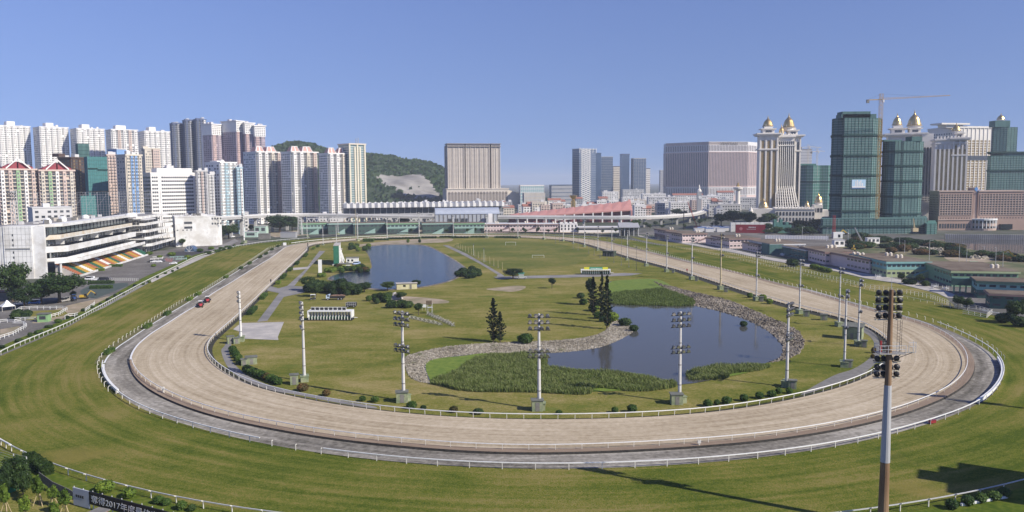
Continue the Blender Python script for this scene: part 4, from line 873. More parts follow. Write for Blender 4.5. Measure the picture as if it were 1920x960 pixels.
for px, py, lab in ((577.5, 472, 'black furlong marker post at the far left of the sand'), (508, 533, 'black furlong marker on the inner rail of the left straight'), (1288, 513, 'red topped furlong marker on the inner rail of the right straight'), (306, 738, 'small white marker post on the near left bend of the sand'), (1311, 838, 'small pale marker post on the near sand verge')):
    p = at(px, py, .1); t = thing('furlong_marker', lab, 'marker post', p); h = zat(p, py - (16 if px == 577.5 else 12 if px in (306, 1311) else 9)); b = MB(); b.box(-.12, .12, -.12, .12, 0, h); b.build('post', m_post if px in (306, 1311) else m_dark, t)
    b = MB(); b.box(-.3, .3, -.18, .18, h * .55, h); b.build('head', mat('marker_red', (.25, .03, .03)) if px == 1288 else (m_post if px in (306, 1311) else m_dark), t)
p = at(534, 461, .1); t = thing('white_box_sign', 'white box standing at the end of the left asphalt road', 'sign', p, .2); b = MB(); b.box(-1.2, 1.2, -1, 1, .4, 2.6); b.build('box', m_white, t); b = MB(); b.box(-1.3, 1.3, -1.1, 1.1, 0, .4); b.build('base', m_cdark, t)
p = at(1748, 794, .1); t = thing('red_box', 'small red box on the asphalt road beside the rail on the right', 'box', p, .3); b = MB(); b.box(-.7, .7, -.3, .3, .15, .7); b.build('box', paint((.3, .03, .04)), t); b = MB(); b.box(-.75, .75, -.35, .35, .7, .78); b.build('lid', paint((.2, .03, .04)), t)
# ================================================================ VEGETATION
def leafcloud(n, blobs, size, shell=.55, flat=.0):
    """n leaf quads spread through ellipsoid blobs (cx,cy,cz,rx,ry,rz)"""
    b = MB(); tot = sum(q[3] * q[4] * q[5] for q in blobs) ; acc = []
    for q in blobs: acc += [q] * max(1, int(n * q[3] * q[4] * q[5] / tot))
    for q in acc:
        u = Vector((rnd.gauss(0, 1), rnd.gauss(0, 1), rnd.gauss(0, 1))).normalized(); r = shell + (1 - shell) * rnd.random() ** .7
        if rnd.random() < .15: r *= 1.12
        c = Vector((q[0] + u.x * q[3] * r, q[1] + u.y * q[4] * r, q[2] + u.z * q[5] * r))
        s = size * rnd.uniform(.6, 1.3); nn = (u * 1.2 + Vector((rnd.gauss(0, .6), rnd.gauss(0, .6), rnd.gauss(0, .6) + .3))).normalized()
        a = nn.orthogonal().normalized(); a.rotate(Matrix.Rotation(rnd.uniform(0, 2 * PI), 3, nn)); d = nn.cross(a)
        o = len(b.v); b.v += [tuple(c + a * s), tuple(c + d * s * .8), tuple(c - a * s), tuple(c - d * s * .8)]; b.face((o, o + 1, o + 2, o + 3))
    return b
def trunk(h, r, limbs=5, spread=.35, z0=.45):
    b = MB(); b.tube((0, 0, 0), (0, 0, h * .5), r, r * .75, 7); b.tube((0, 0, h * .5), (.03 * h, 0, h), r * .75, r * .2, 6)
    for i in range(limbs):
        a = 2 * PI * i / limbs + rnd.uniform(-.3, .3); z = h * rnd.uniform(z0, .8); b.tube((0, 0, z), (math.cos(a) * spread * h, math.sin(a) * spread * h, z + h * .25), r * .45, r * .12, 5)
    return b
def proto_tree(n, blobs, size, tr, leaf, h, rtr, name='tree', limbs=5, spread=.3, shell=.5):
    t = thing(name, 'tree', 'tree'); leafcloud(n, blobs, size, shell).build('crown', leaf, t); trunk(h, rtr, limbs, spread).build('trunk', m_bark, t); return t
def clumps(n, R, zc, rz, r0, r1):
    out = []
    for i in range(n):
        u = Vector((rnd.gauss(0, 1), rnd.gauss(0, 1), rnd.gauss(0, 1))).normalized() * rnd.uniform(.45, .85); r = rnd.uniform(r0, r1)
        out.append((u.x * R, u.y * R, zc + u.z * rz, r, r, r * .75))
    return out
# unit trees, 1 m tall crowns scaled at placing
T_broad = [proto_tree(4200, clumps(44, .47, .62, .34, .07, .20), .026, 1, lm, .6, .035, 'broad_tree') for lm in (m_treed, m_tree, m_treed)]
T_round = proto_tree(1700, clumps(16, .32, .67, .22, .10, .19), .034, 1, m_tree, .55, .03, 'round_tree')
T_sap = proto_tree(1500, clumps(14, .30, .64, .26, .08, .16), .034, 1, m_yel, .5, .02, 'young_tree', 4)
def conifer(n, leaf, name='conifer', wide=.16):
    t = thing(name, 'conifer', 'conifer'); b = MB(); lv = 26
    for k in range(lv):
        f_ = k / lv; z = .07 + .91 * f_; R = wide * (.62 + .38 * math.sin(f_ * 3)) * min(1, (1 - f_) * 2.4) * (1.25 if k % 2 else .72) * rnd.uniform(.8, 1.15) + .010
        for a_ in range(7):
            a = rnd.uniform(0, 2 * PI); L = R * rnd.uniform(.55, 1.25)
            for j in range(n):
                f = rnd.uniform(.15, 1); c = Vector((math.cos(a) * L * f, math.sin(a) * L * f, z + .02 * f + rnd.gauss(0, .006))); s = .016 * rnd.uniform(.7, 1.3)
                u = Vector((math.cos(a), math.sin(a), rnd.gauss(0, .4))).normalized(); v = Vector((rnd.gauss(0, 1), rnd.gauss(0, 1), rnd.gauss(.6, .6))).normalized(); w_ = u.cross(v).normalized()
                o = len(b.v); b.v += [tuple(c - u * s * 1.5), tuple(c + w_ * s), tuple(c + u * s * 1.5), tuple(c - w_ * s)]; b.face((o, o + 1, o + 2, o + 3))
    b.build('crown', leaf, t); b = MB(); b.tube((0, 0, 0), (0, 0, .95), .018, .004, 6); b.build('trunk', m_bark, t); return t
T_con = conifer(8, m_pine, wide=.15)
T_con2 = conifer(8, m_pine, 'cypress', .11)
def bush_mesh(n, leaf, blobs=None, size=.075, name='foliage'):
    return leafcloud(n, blobs or ([(0, 0, .45, .46, .46, .46)] + clumps(11, .38, .52, .32, .12, .24)), size, .7).mesh(name, leaf)
core_me = None
def bush_core():
    b = MB(); b.lathe(0, 0, [(.12, 0), (.3, .2), (.36, .45), (.28, .68), (.1, .8)], 8); return b.mesh('stems', m_pine)
core_me = bush_core()
B_me = {'g': bush_mesh(1100, m_bush), 'y': bush_mesh(1100, m_yel), 'r': bush_mesh(1100, m_red), 'd': bush_mesh(1100, m_treed), 't': bush_mesh(1300, m_tree)}
def hedge_mesh(L, W, H, leaf):
    b = MB(); n = int(260 * (L * 1.0)); n = min(n, 2600)
    for i in range(n):
        u = rnd.random(); x = rnd.uniform(-L / 2, L / 2); y = rnd.uniform(-W / 2, W / 2); z = rnd.uniform(.05, H)
        f = rnd.random()
        if f < .45: z = H + rnd.gauss(0, .06)
        elif f < .8: y = (-W / 2 if rnd.random() < .6 else W / 2) + rnd.gauss(0, .06)
        else: x = (-L / 2 if rnd.random() < .5 else L / 2) + rnd.gauss(0, .06)
        z += .12 * math.sin(x * 2.1); s = rnd.uniform(.10, .22); a = Vector((rnd.gauss(0, 1), rnd.gauss(0, 1), rnd.gauss(0, 1))).normalized(); d = a.orthogonal().normalized()
        o = len(b.v); c = Vector((x, y, z)); b.v += [tuple(c + a * s), tuple(c + d * s), tuple(c - a * s), tuple(c - d * s)]; b.face((o, o + 1, o + 2, o + 3))
    c = MB(); c.box(-L / 2 + .1, L / 2 - .1, -W / 2 + .1, W / 2 - .1, 0, H - .1)
    return b.mesh('foliage', leaf), c.mesh('stems', m_pine)
def bush(px, py, wpx, hpx, kind, label, group=None, name='bush', z=.04, cat='bush'):
    p = at(px, py, z); k = mpp(p); t = thing(name, label, cat, p, rnd.uniform(0, 6), group); s = wpx * k; t.scale = (s, s, hpx * k / .95 * 1.0)
    link('foliage', B_me[kind], t); link('stems', core_me, t); return t
def hedge(px, py, L, W, H, rz, kind, label, group=None):
    key = (L, W, H, kind)
    if key not in hedges: hedges[key] = hedge_mesh(L, W, H, {'g': m_bush, 'y': m_yel, 'd': m_treed, 'r': m_red}[kind])
    t = thing('hedge', label, 'hedge', at(px, py, .04), rz, group); link('foliage', hedges[key][0], t); link('stems', hedges[key][1], t); return t
hedges = {}
tused = set()
def tree(proto, px, yb, yt, label, w_=None, group=None, rz=None):
    p = at(px, yb, .03); h = zat(p, yt); s = (h if w_ is None else w_ * mpp(p), h)
    rz = rnd.uniform(0, 6) if rz is None else rz
    if proto.name not in tused:
        tused.add(proto.name); kids[proto.name] = list(proto.children)
        proto.location = p; proto.rotation_euler = (0, 0, rz); proto.scale = (s[0], s[0], s[1]); proto['label'] = label
        if group: proto['group'] = group
        return proto
    return copy_tree(proto, p, rz, label, (s[0], s[0], s[1]), group)
# infield trees
tree(T_con, 925, 642, 557, 'taller of the pair of dark conifers standing by the pale stone bank', 74); tree(T_con, 938, 642, 583, 'shorter conifer leaning close to the taller one by the stone bank', 64)
tree(T_con2, 1138, 617, 514, 'tallest dark conifer of the clump beside the marsh', 78); tree(T_con2, 1128, 603, 508, 'thin dark conifer behind the tallest one beside the marsh', 56); tree(T_con2, 1112, 591, 517, 'dark conifer left of the tallest one in the clump', 72)
tree(T_round, 1107, 573, 517, 'bushy crowned tree hugging the left conifer of the clump', 30)
tree(T_round, 1035, 541, 519, 'lone small tree with round crown in the middle of the grass', 22); tree(T_broad[1], 962, 523, 501, 'spreading tree over the maintenance cart', 40); tree(T_round, 785, 591, 566, 'lone small tree beside the small white board', 26)
for px, py, w_, h_, k, lab in ((985, 644, 32, 20, 'g', 'squarish clipped bush by the pale stone bank right of the conifer pair'), (1089, 559, 16, 11, 'd', 'clipped bush left of the conifer clump, furthest back'), (1094, 571, 18, 12, 'g', 'yellowish clipped bush left of the conifer clump'), (1113, 583, 22, 14, 'y', 'bright clipped bush at the foot of the left conifer'), (1122, 597, 20, 14, 'g', 'clipped bush touching the tallest conifer on its left'), (1149, 602, 24, 18, 'y', 'bright bush right of the tallest conifer at the water'), (1130, 603, 16, 12, 'd', 'dark bush below the tallest conifer'), (1172, 611, 26, 16, 't', 'wide bush in the water at the end of the pale bank'), (1188, 621, 19, 13, 't', 'small round bush in the water at the end of the pale bank'), (1394, 612, 15, 11, 't', 'small bush at the foot of the brown stone bank'), (1122, 570, 12, 10, 'd', 'dark low bush between the conifers')):
    bush(px, py, w_, h_, k, lab)
# bushes along the inside of the near bend
bushes = [(568, 733, 24, 16, 'r', 'reddish round bush in front of the flat roofed hut'), (612, 742, 18, 13, 'r', 'brownish bush right of the reddish one on the near bend'), (680, 752, 14, 11, 'g', 'left bush of the small pair between the two huts'), (703, 754, 17, 12, 'g', 'right bush of the small pair between the two huts'), (772, 766, 22, 15, 'g', 'round bush right of the mast left of the reeds'), (794, 768, 13, 9, 'd', 'low bush beside the round bush right of the mast'), (851, 773, 18, 13, 'r', 'brown green bush on the bend below the reed bed'), (897, 776, 22, 11, 'd', 'wide low dark bush on the bend below the reed bed'), (1048, 777, 14, 9, 'g', 'small bush right of the nearest infield mast'), (1153, 774, 15, 12, 'g', 'small bush in the left of the pair below the reeds'), (1185, 773, 20, 16, 'g', 'larger bush in the right of the pair below the reeds'), (1327, 762, 20, 14, 'g', 'first bush of the row right of the islet mast'), (1344, 759, 12, 11, 'g', 'thin bush second in the row right of the islet mast'), (1362, 757, 21, 15, 'g', 'dense bush third in the row right of the islet mast'), (1395, 752, 18, 14, 'g', 'ball shaped bush fourth in the row right of the islet mast'), (1424, 747, 18, 13, 'g', 'ball shaped bush fifth in the row right of the islet mast'), (1447, 744, 20, 13, 'g', 'wide bush sixth in the row, touching the next one'), (1460, 738, 14, 12, 'g', 'bush behind the wide one near the end of the row'), (1480, 738, 14, 12, 'g', 'last bush of the row in front of the green hut'), (1638, 662, 10, 12, 'r', 'reddish bush beside the green cabinet on the right bend'), (1636, 672, 9, 9, 'r', 'smaller reddish bush below the other on the right bend'),
          (1406, 558, 12, 10, 'y', 'yellow green bush left of a mast on the right straight'), (1430, 563, 16, 12, 'y', 'yellow green bush right of a mast on the right straight'), (1443, 570, 13, 11, 'y', 'yellow green bush nearest the rail on the right straight')]
for q in bushes: bush(*q)
for i in range(5): bush(436 + i * 3.5, 660 + i * 5.5, 17, 13, 'g', 'clipped bush in the short hedge above the yellow green transformer box', 'short hedge on the left bend')
for i in range(9): bush(463 + i * 7.3, 698 + i * 2.9, 19, 15, 'r' if i == 5 else 'g', 'clipped bush in the long hedge below the yellow green transformer box' if i != 5 else 'dark red bush set within the long hedge on the left bend', 'long hedge on the left bend' if i != 5 else None)
for px, py, L, k, lab in ((473, 585, 15, 'g', 'long low green hedge nearest on the left straight'), (494, 558, 13, 'g', 'green hedge second along the left straight'), (522, 532, 6, 'y', 'yellow hedge block at the path junction'), (530, 522, 6, 'g', 'green hedge block just beyond the yellow one'), (534, 518, 5, 'y', 'second small yellow hedge block on the left straight'), (544, 507, 12, 'g', 'green hedge before the link path'), (557, 495, 12, 'g', 'green hedge just beyond the link path'), (573, 480, 17, 'g', 'long green hedge by the black furlong marker'), (588, 467, 10, 'y', 'yellow green hedge where the far bend begins'), (596, 463, 10, 'g', 'green hedge where the far bend begins')):
    hedge(px, py, L, 1.9, 1.3, AX, k, lab)
for px, py, k in ((205, 662, 'g'), (277, 614, 'g'), (314, 590, 'g'), (356, 563, 'y'), (372, 553, 'y'), (424, 521, 'y'), (452, 504, 'g'), (468, 495, 'g'), (488, 483, 'd'), (499, 477, 'd'), (510, 469, 'd'), (521, 463, 'd'), (531, 459, 'd')):
    hedge(px, py, 6 if py > 500 else 9, 1.5, 1.1, AX, k, 'low hedge among the left verge posts ' + near(py, ((662, 'at the left bulge'), (614, 'second from the left bulge'), (590, 'left of the tractors'), (558, 'beyond the tractors'), (521, 'level with the forecourt cars'), (499, 'level with the seating'), (480, 'level with the parade ring'), (464, 'near the white box sign'))), 'low hedges on the left verge')
for px, py in ((713, 450.5), (741, 448.5), (772, 448), (803, 446.5), (840, 445.5), (863, 446.5), (898, 445.5), (943, 446), (960, 446.5)):
    hedge(px, py, 15, 2.2, 1.5, 0, 'd', 'dark clipped hedge along the inside of the far bend', 'hedges inside the far bend')
hedge(691, 453, 9, 6, 2.6, 0, 'g', 'flat topped hedge island with a white wall at the far pond corner')
for px, py, lab in ((765, 455, 'bright small ball tree on the far shore of the blue pond'), (787, 455, 'dark small ball tree on the far shore of the blue pond')): bush(px, py, 6, 7, 'y' if px < 770 else 'd', lab)
# shrubs south of the blue pond
G1 = 'shrubs along the near shore of the blue pond'
for i in range(46):
    f = rnd.random(); px = 572 + 200 * f; py = 541 + 34 * f * .8 + rnd.uniform(-8, 6)
    if px > 680: py = max(py, 560 if px < 730 else 572) + rnd.uniform(0, 6)
    if 605 < px < 650 and py > 556: py = 552
    w_ = rnd.uniform(13, 24) * (1.15 if px < 680 else .8); bush(px, py, w_, w_ * rnd.uniform(.7, .95), (k_ := rnd.choice('ttddg')), {'t': 'green', 'd': 'dark', 'g': 'light green'}[k_] + ' shrub in the pond thicket ' + near(px, ((575, 'by the grey path junction'), (605, 'behind the golf cart'), (632, 'behind the loaded truck'), (662, 'right behind the dark trailer'), (690, 'at the water left of the cream shed'), (722, 'in front of the cream shed'), (765, 'beside the sand heap'))), G1, 'shrub', .05, 'shrub')
for px, yb, yt, w_, lab in ((578, 545, 516, 34, 'dark tree at the left end of the pond thicket'), (592, 556, 528, 36, 'broad dark tree at the front left corner of the pond thicket'), (652, 552, 527, 44, 'rounded tree in the middle of the pond thicket'), (683, 548, 527, 34, 'tree at the water in the pond thicket'), (727, 545, 526, 30, 'tree left of the cream shed'), (630, 543, 524, 36, 'olive tree at the back of the pond thicket'), (752, 562, 546, 26, 'round dark tree beside the sand heap'), (780, 540, 523, 20, 'palm like tree at the right end of the cream shed')):
    tree(T_broad[rnd.randrange(2)], px, yb, yt, lab, w_)
for i in range(16):
    px = 858 + rnd.random() * 60; py = 521 - (px - 858) * .22 + rnd.uniform(-6, 6)
    bush(px, py, rnd.uniform(12, 20), rnd.uniform(8, 15), rnd.choice('ttd'), 'shrub on the right shore of the blue pond ' + near(px, ((862, 'at the near end of the thicket'), (885, 'amid the thicket'), (912, 'beside the diagonal path'))), 'shrubs on the right shore of the blue pond', 'shrub', .05, 'shrub')
for i in range(26):
    px = 618 + rnd.random() * 74; py = 509 - (px - 618) * .06 + rnd.uniform(-6, 6)
    bush(px, py, rnd.uniform(9, 15), rnd.uniform(6, 11), (k_ := rnd.choice('tgydr')), {'t': 'green', 'd': 'dark', 'g': 'light green', 'y': 'yellow green', 'r': 'reddish'}[k_] + ' shrub on the spit ' + near(px, ((620, 'right of the white pylon'), (640, 'before the lime garage'), (660, 'before the white cabin'), (690, 'at the tip beside the water'))), 'shrubs below the video board', 'shrub', .05, 'shrub')
for i in range(7): bush(600 + i * 6.5, 512 - i * .7 + (8 if i < 2 else 0), 12, 9, 'y', 'yellow green clipped shrub right of the white pylon', 'yellow shrubs by the white pylon', 'shrub', .05, 'shrub')
for i in range(12): bush(px := 655 + rnd.random() * 38, 458 + rnd.random() * 14, 11, 8, (k_ := rnd.choice('ytg')), {'t': 'green', 'g': 'light green', 'y': 'yellow green'}[k_] + ' shrub behind the video board ' + near(px, ((660, 'beside the rear tower'), (672, 'under the thin yellow pole'), (688, 'by the hedge island'))), 'shrubs behind the video board', 'shrub', .05, 'shrub')
# left forecourt trees
tree(T_broad[0], 24, 566, 484, 'huge dark tree at the left edge of the picture', 74); tree(T_broad[2], 112, 568, 507, 'broad dark tree in front of the white stair tower', 100); tree(T_broad[1], 46, 578, 535, 'lighter green tree in front of the huge dark one', 56)
tree(T_broad[0], 78, 570, 522, 'dark tree between the huge tree and the broad one', 60); tree(T_round, 138, 563, 544, 'small light tree beside the yellow loader', 18)
tree(T_broad[1], 378, 459, 419, 'tall spreading tree in front of the white office block', 62); tree(T_broad[0], 355, 461, 437, 'lower dark tree left of the tall spreading one', 42); tree(T_round, 318, 462, 444, 'small dark tree beside the tiered stand', 22); tree(T_round, 342, 463, 446, 'round olive tree before the white office block', 20)
tree(T_broad[2], 429, 448, 417, 'dark tree at the right corner of the white office block', 44); tree(T_round, 418, 449, 432, 'smaller tree below the one at the office corner', 24); tree(T_broad[0], 525, 436, 399, 'large dark tree in front of the curved viaduct', 62); tree(T_broad[1], 548, 434, 405, 'olive tree right of the large dark one at the viaduct', 36); tree(T_round, 471, 436, 420, 'small round tree beside the green kiosk', 18)
tree(T_broad[0], 758, 428, 404, 'dark round tree before the truss viaduct', 26); tree(T_round, 576, 432, 414, 'small dark tree behind the lattice camera tower', 16)
for px, py, L, k in ((190, 541, 10, 'g'), (190, 532, 12, 'd'), (180, 508, 9, 'y'), (216, 500, 8, 'g')): hedge(px, py, L, 2, 1.4, .1, k, {190541: 'hedge along the edge of the green court', 190532: 'dark hedge in front of the parked van', 180508: 'yellow green hedge at the foot of the coloured seats', 216500: 'small hedge further along the coloured seats'}[px * 1000 + py])
G2 = 'shrubs along the turf rail of the left straight'
for i in range(22):
    f = i / 21; bush(4 + 330 * f ** .8 + rnd.uniform(-3, 3), 655 - 150 * f ** .8 + rnd.uniform(-3, 2), rnd.uniform(8, 16) * (1.1 - .6 * f), rnd.uniform(5, 9) * (1.1 - .5 * f), rnd.choice('tgd'), 'low shrub in the strip between forecourt path and turf rail', G2, 'shrub', .1, 'shrub')
for i in range(16):
    px = 385 + rnd.random() * 70; bush(px, 478 - (px - 385) * .28 + rnd.uniform(-2, 2), rnd.uniform(6, 11), rnd.uniform(4, 7), rnd.choice('tgd'), 'shrub on the bank at the far end of the left straight', 'shrubs at the far end of the left straight', 'shrub', .1, 'shrub')
for i in range(12): bush(10 + rnd.random() * 50, 590 + rnd.random() * 10 - i * .3, rnd.uniform(12, 20), rnd.uniform(8, 13), rnd.choice('td'), 'leafy shrub round the white tent at the left edge', 'shrubs round the white tent', 'shrub', .1, 'shrub')
for px, py, w_ in ((352, 484, 13), (300, 484, 12), (322, 480, 16), (280, 478, 14), (375, 472, 13), (396, 468, 12), (288, 500, 10)): bush(px, py, w_, w_ * .5, 'g' if px % 2 else 'y', 'low garden shrub in the parade ring beds', 'shrubs of the parade ring beds', 'shrub', .1, 'shrub')
# bottom-left garden
GT = [(8, 940, 868, 46, 'd', 'dark leafy tree at the left edge of the garden'), (30, 920, 850, 60, 'd', 'dark bushy tree behind the staked saplings'), (44, 935, 880, 40, 'd', 'dense tree right of the dark bushy one')]
for px, yb, yt, w_, k, lab in GT: tree(T_broad[0 if k == 'd' else 1], px, yb, yt, lab, w_)
def sapling(px, yb, yt, w_, label):
    t = tree(T_sap, px, yb, yt, label, w_); p = at(px, yb); k = mpp(p); q = thing('tree_stakes', 'wooden tripod stakes propping ' + label[0].lower() + label[1:], 'stakes', p, rnd.uniform(0, 2))
    h = zat(p, yt) * .42
    for i in range(3): a = 2 * PI * i / 3; b = MB(); b.bar((math.cos(a) * .9, math.sin(a) * .9, 0), (math.cos(a) * .08, math.sin(a) * .08, h), .09, .09); b.build('stake', mat('stake_wood', (.42, .34, .2)) if 'stake_wood' not in bpy.data.materials else bpy.data.materials['stake_wood'], q)
for px, yb, yt, w_, lab in ((12, 966, 900, 34, 'the sapling nearest the left edge'), (47, 980, 922, 36, 'the sapling second from the left edge'), (74, 948, 884, 40, 'the sapling before the dark fence panels'), (100, 950, 905, 34, 'the low sapling left of the bright one'), (123, 966, 910, 42, 'the bright round sapling beside the grey banner'), (105, 985, 935, 38, 'the bottom sapling in front of the bright one')):
    sapling(px, yb, yt, w_, lab)
for px, py, w_, h_, k, lab in ((197, 922, 40, 22, 'y', 'large bright bush at the rail above the billboard'), (242, 933, 28, 20, 'y', 'round bright bush right of the large one above the billboard'), (298, 944, 22, 16, 'g', 'dark green bush of the middle pair at the bottom rail'), (312, 947, 20, 14, 'g', 'second dark green bush of the middle pair at the bottom rail'), (340, 955, 22, 18, 'g', 'left bush of the right pair at the bottom rail'), (360, 958, 18, 14, 'd', 'right bush of the right pair at the bottom rail')): bush(px, py, w_, h_, k, lab)
hedge(72, 878, 10, 2, 1.6, -.75, 'd', 'dark clipped hedge behind the bottom left rail')
for px, py, w_, lab in ((1784, 954, 26, 'leftmost bush of the row at bottom right'), (1814, 947, 26, 'second bush of the row at bottom right'), (1838, 942, 26, 'third bush of the row at bottom right'), (1862, 937, 30, 'fourth bush of the row at bottom right'), (1882, 932, 26, 'rightmost bush of the row at bottom right')): bush(px, py, w_, 20, 'g', lab)
# far and right-hand trees
FT_ = [(1190, 440, 408, 26), (1376, 424, 391, 42), (1352, 424, 396, 36), (1404, 424, 394, 34), (1443, 422, 397, 36), (1430, 424, 404, 24), (1500, 432, 410, 36), (1530, 432, 408, 40), (1552, 432, 412, 30), (1475, 430, 414, 26), (1268, 405, 390, 26), (1282, 408, 394, 18)]
for i, (px, yb, yt, w_) in enumerate(FT_): tree(T_broad[i % 3], px, yb, yt, 'dark broad tree ' + near(px, ((1190, 'beside the open grey shed'), (1270, 'by the viaduct bend'), (1352, 'left of the group before the monument column'), (1376, 'in front of the monument column'), (1404, 'left of the white lamp column'), (1436, 'before the palace arches'), (1475, 'right of the palace trees'), (1500, 'before the palace pavilion'), (1530, 'below the netted drum'), (1552, 'at the left foot of the tallest netted tower'))), w_, 'trees before the white casino')
for i in range(22):
    px = 850 + rnd.random() * 300; y0 = 384 if px < 960 else 381; tree(T_broad[i % 3], px, y0, y0 - rnd.uniform(9, 15), 'distant tree in the belt ' + near(px, ((860, 'at the foot of the beige hotel podium'), (900, 'below the beige hotel podium'), (940, 'below the sloping podium wing'), (1000, 'below the pale green block'), (1045, 'below the grey hall'), (1095, 'below the lattice tower'), (1140, 'below the crowned blue tower'))), rnd.uniform(16, 28), 'distant tree belt')
for i in range(60):
    px = 1590 + rnd.random() * 330; py = 455 + (px - 1590) * .07 + rnd.uniform(-8, 14)
    if px > 1800: py = max(py, 481)
    bush(px, py, rnd.uniform(18, 40), rnd.uniform(7, 14), (k_ := rnd.choice('ttdr')), {'t': 'green', 'd': 'dark', 'r': 'reddish brown'}[k_] + ' bush on the waste ground ' + near(px, ((1595, 'by the grey boom'), (1640, 'beside the white site cabin'), (1690, 'at the left of the rubble heap'), (1750, 'behind the rubble heap'), (1800, 'at the near corner of the lake'), (1850, 'on the lake shore'), (1900, 'by the excavator at the right edge'))), 'bushes on the waste ground', 'shrub', .1, 'shrub')
bush(1486, 500, 26, 16, 't', 'dark palm like bush in the yard beside the fence'); 
for i in range(6): bush(1524 + i * 6, 503 + i * 1.6, 13, 9, 'y', 'bright yellow green shrub in the clipped row by the stable lane', 'yellow shrubs by the stable lane', 'shrub', .1, 'shrub')
for px, yb, yt, w_, lab in ((1690, 530, 508, 14, 'narrow dark shrub tree before the turquoise stable, left one'), (1724, 534, 511, 16, 'narrow dark shrub tree before the turquoise stable, right one'), (1796, 577, 552, 26, 'dark tree left at the garden by the lower stables'), (1812, 580, 556, 24, 'dark tree right at the garden by the lower stables'), (1905, 606, 556, 44, 'large dark tree at the right edge before the lower stable')): tree(T_broad[2], px, yb, yt, lab, w_)
for px, py, w_ in ((1700, 532, 18), (1710, 533, 20), (1735, 536, 18), (1880, 604, 30), (1912, 612, 34), (1893, 600, 26)): bush(px, py, w_, w_ * .6, 'd', 'dark shrub at the foot of the green stables', 'shrubs at the green stables', 'shrub', .1, 'shrub')
# ================================================================ BUILDINGS
class Bld:
    """a building whose front runs between photo columns; d = how far the front is turned (left face shows when d > 0)"""
    def __init__(s, name, label, cat, x0, xs, x1, Y, d=0.0, D=None, group=None, z=0.0):
        s.c = s.wp(xs if d else x0, Y); th = math.atan2(s.c.x, s.c.y); a = -th + math.radians(d); s.rz = a
        s.u = Vector((math.cos(a), math.sin(a), 0)); s.v = Vector((-math.sin(a), math.cos(a), 0)); dep = 25.0 if D is None else D
        if d >= 0:
            s.W = s.solve(s.c, s.u, x1); s.D = s.solve(s.c, s.v, x0) if d > 0 and D is None and xs > x0 else dep; s.o = s.c.copy()
        else:
            s.W = s.solve(s.c, -s.u, x0); s.D = s.solve(s.c, s.v, x1) if D is None and x1 > xs else dep; s.o = s.c - s.u * s.W
        s.D = min(max(s.D, 4), 90)
        s.o.z = z; s.t = thing(name, label, cat, s.o, a, group); s.z0 = z
    @staticmethod
    def wp(px, Y):
        v = (px - 960) / FPX; k = Y * FWD.y
        return Vector(((v * k - Y * IX.y) / IX.x, Y, 0))
    @staticmethod
    def solve(c, d, px):
        q = (px - 960) / FPX; A = Vector((c.x, c.y, 0)); num = q * A.dot(FWD) - A.dot(IX); den = d.dot(IX) - q * d.dot(FWD)
        return abs(num / den)
    def x(s, px): 
        q = (px - 960) / FPX; A = Vector((s.o.x, s.o.y, 0)); return (q * A.dot(FWD) - A.dot(IX)) / (s.u.dot(IX) - q * s.u.dot(FWD))
    def z(s, py): return zat(s.c, py) - s.z0
    def fr(s, f, out=0.0):
        if f == 'F': return Matrix.Translation((0, -out, 0))
        if f == 'L': return Matrix.Translation((-out, s.D, 0)) @ Matrix.Rotation(-PI / 2, 4, 'Z')
        return Matrix.Translation((s.W + out, 0, 0)) @ Matrix.Rotation(PI / 2, 4, 'Z')
    def ln(s, f): return s.W if f == 'F' else s.D
    def part(s, name, b, ma, kind=None, label=None, parent=None): b.M = None; return b.build(name, ma, parent or s.t, kind, None, label)
    def box(s, name, ma, x0, x1, y0, y1, z0, z1, **k): b = MB(); b.box(x0, x1, y0, y1, z0, z1); return s.part(name, b, ma, **k)
def windows(b, s0, s1, z0, z1, nx, nz, fx=.6, fz=.55, o=.1, drop=0.0):
    w_, h = (s1 - s0) / nx, (z1 - z0) / nz
    for i in range(nx):
        for j in range(nz):
            if drop and rnd.random() < drop: continue
            cx, cz = s0 + (i + .5) * w_, z0 + (j + .5) * h; b.box(cx - w_ * fx / 2, cx + w_ * fx / 2, -o, .05, cz - h * fz / 2, cz + h * fz / 2, 0, 'kb')
def bands(b, s0, s1, z0, z1, n, hfrac, o, e=.0):
    h = (z1 - z0) / n
    for j in range(n): b.box(s0 - e, s1 + e, -o, .05, z0 + j * h, z0 + j * h + h * hfrac, 0, 'k')
def piers(b, s0, s1, z0, z1, n, w_, o):
    for i in range(n + 1): x = s0 + (s1 - s0) * i / n; b.box(x - w_ / 2, x + w_ / 2, -o, .05, z0, z1, 0, 'kb')
W_ = lambda n, c, c2=None, **k: mat(n, c, c2 or tuple(min(1, q * 1.12) for q in c), .12, rough=.75, **k)
m_w1 = W_('wall_white', (.74, .715, .68)); m_w2 = W_('wall_pale_grey', (.54, .53, .52)); m_cream = W_('wall_cream', (.58, .52, .43)); m_peach = W_('wall_peach', (.56, .44, .38)); m_pink = W_('wall_pink', (.50, .36, .34)); m_purple = W_('wall_mauve', (.40, .33, .37)); m_dblue = W_('wall_dark_blue', (.10, .12, .19)); m_brown = W_('wall_dark_brown', (.09, .06, .05)); m_lblue = W_('wall_light_blue', (.40, .53, .58)); m_blue = W_('wall_blue', (.20, .33, .55)); m_grey = W_('wall_grey', (.33, .33, .34)); m_red = mat('roof_red', (.23, .04, .055), (.30, .065, .075), .4, rough=.7); m_aptgreen = W_('panel_green', (.28, .42, .24))
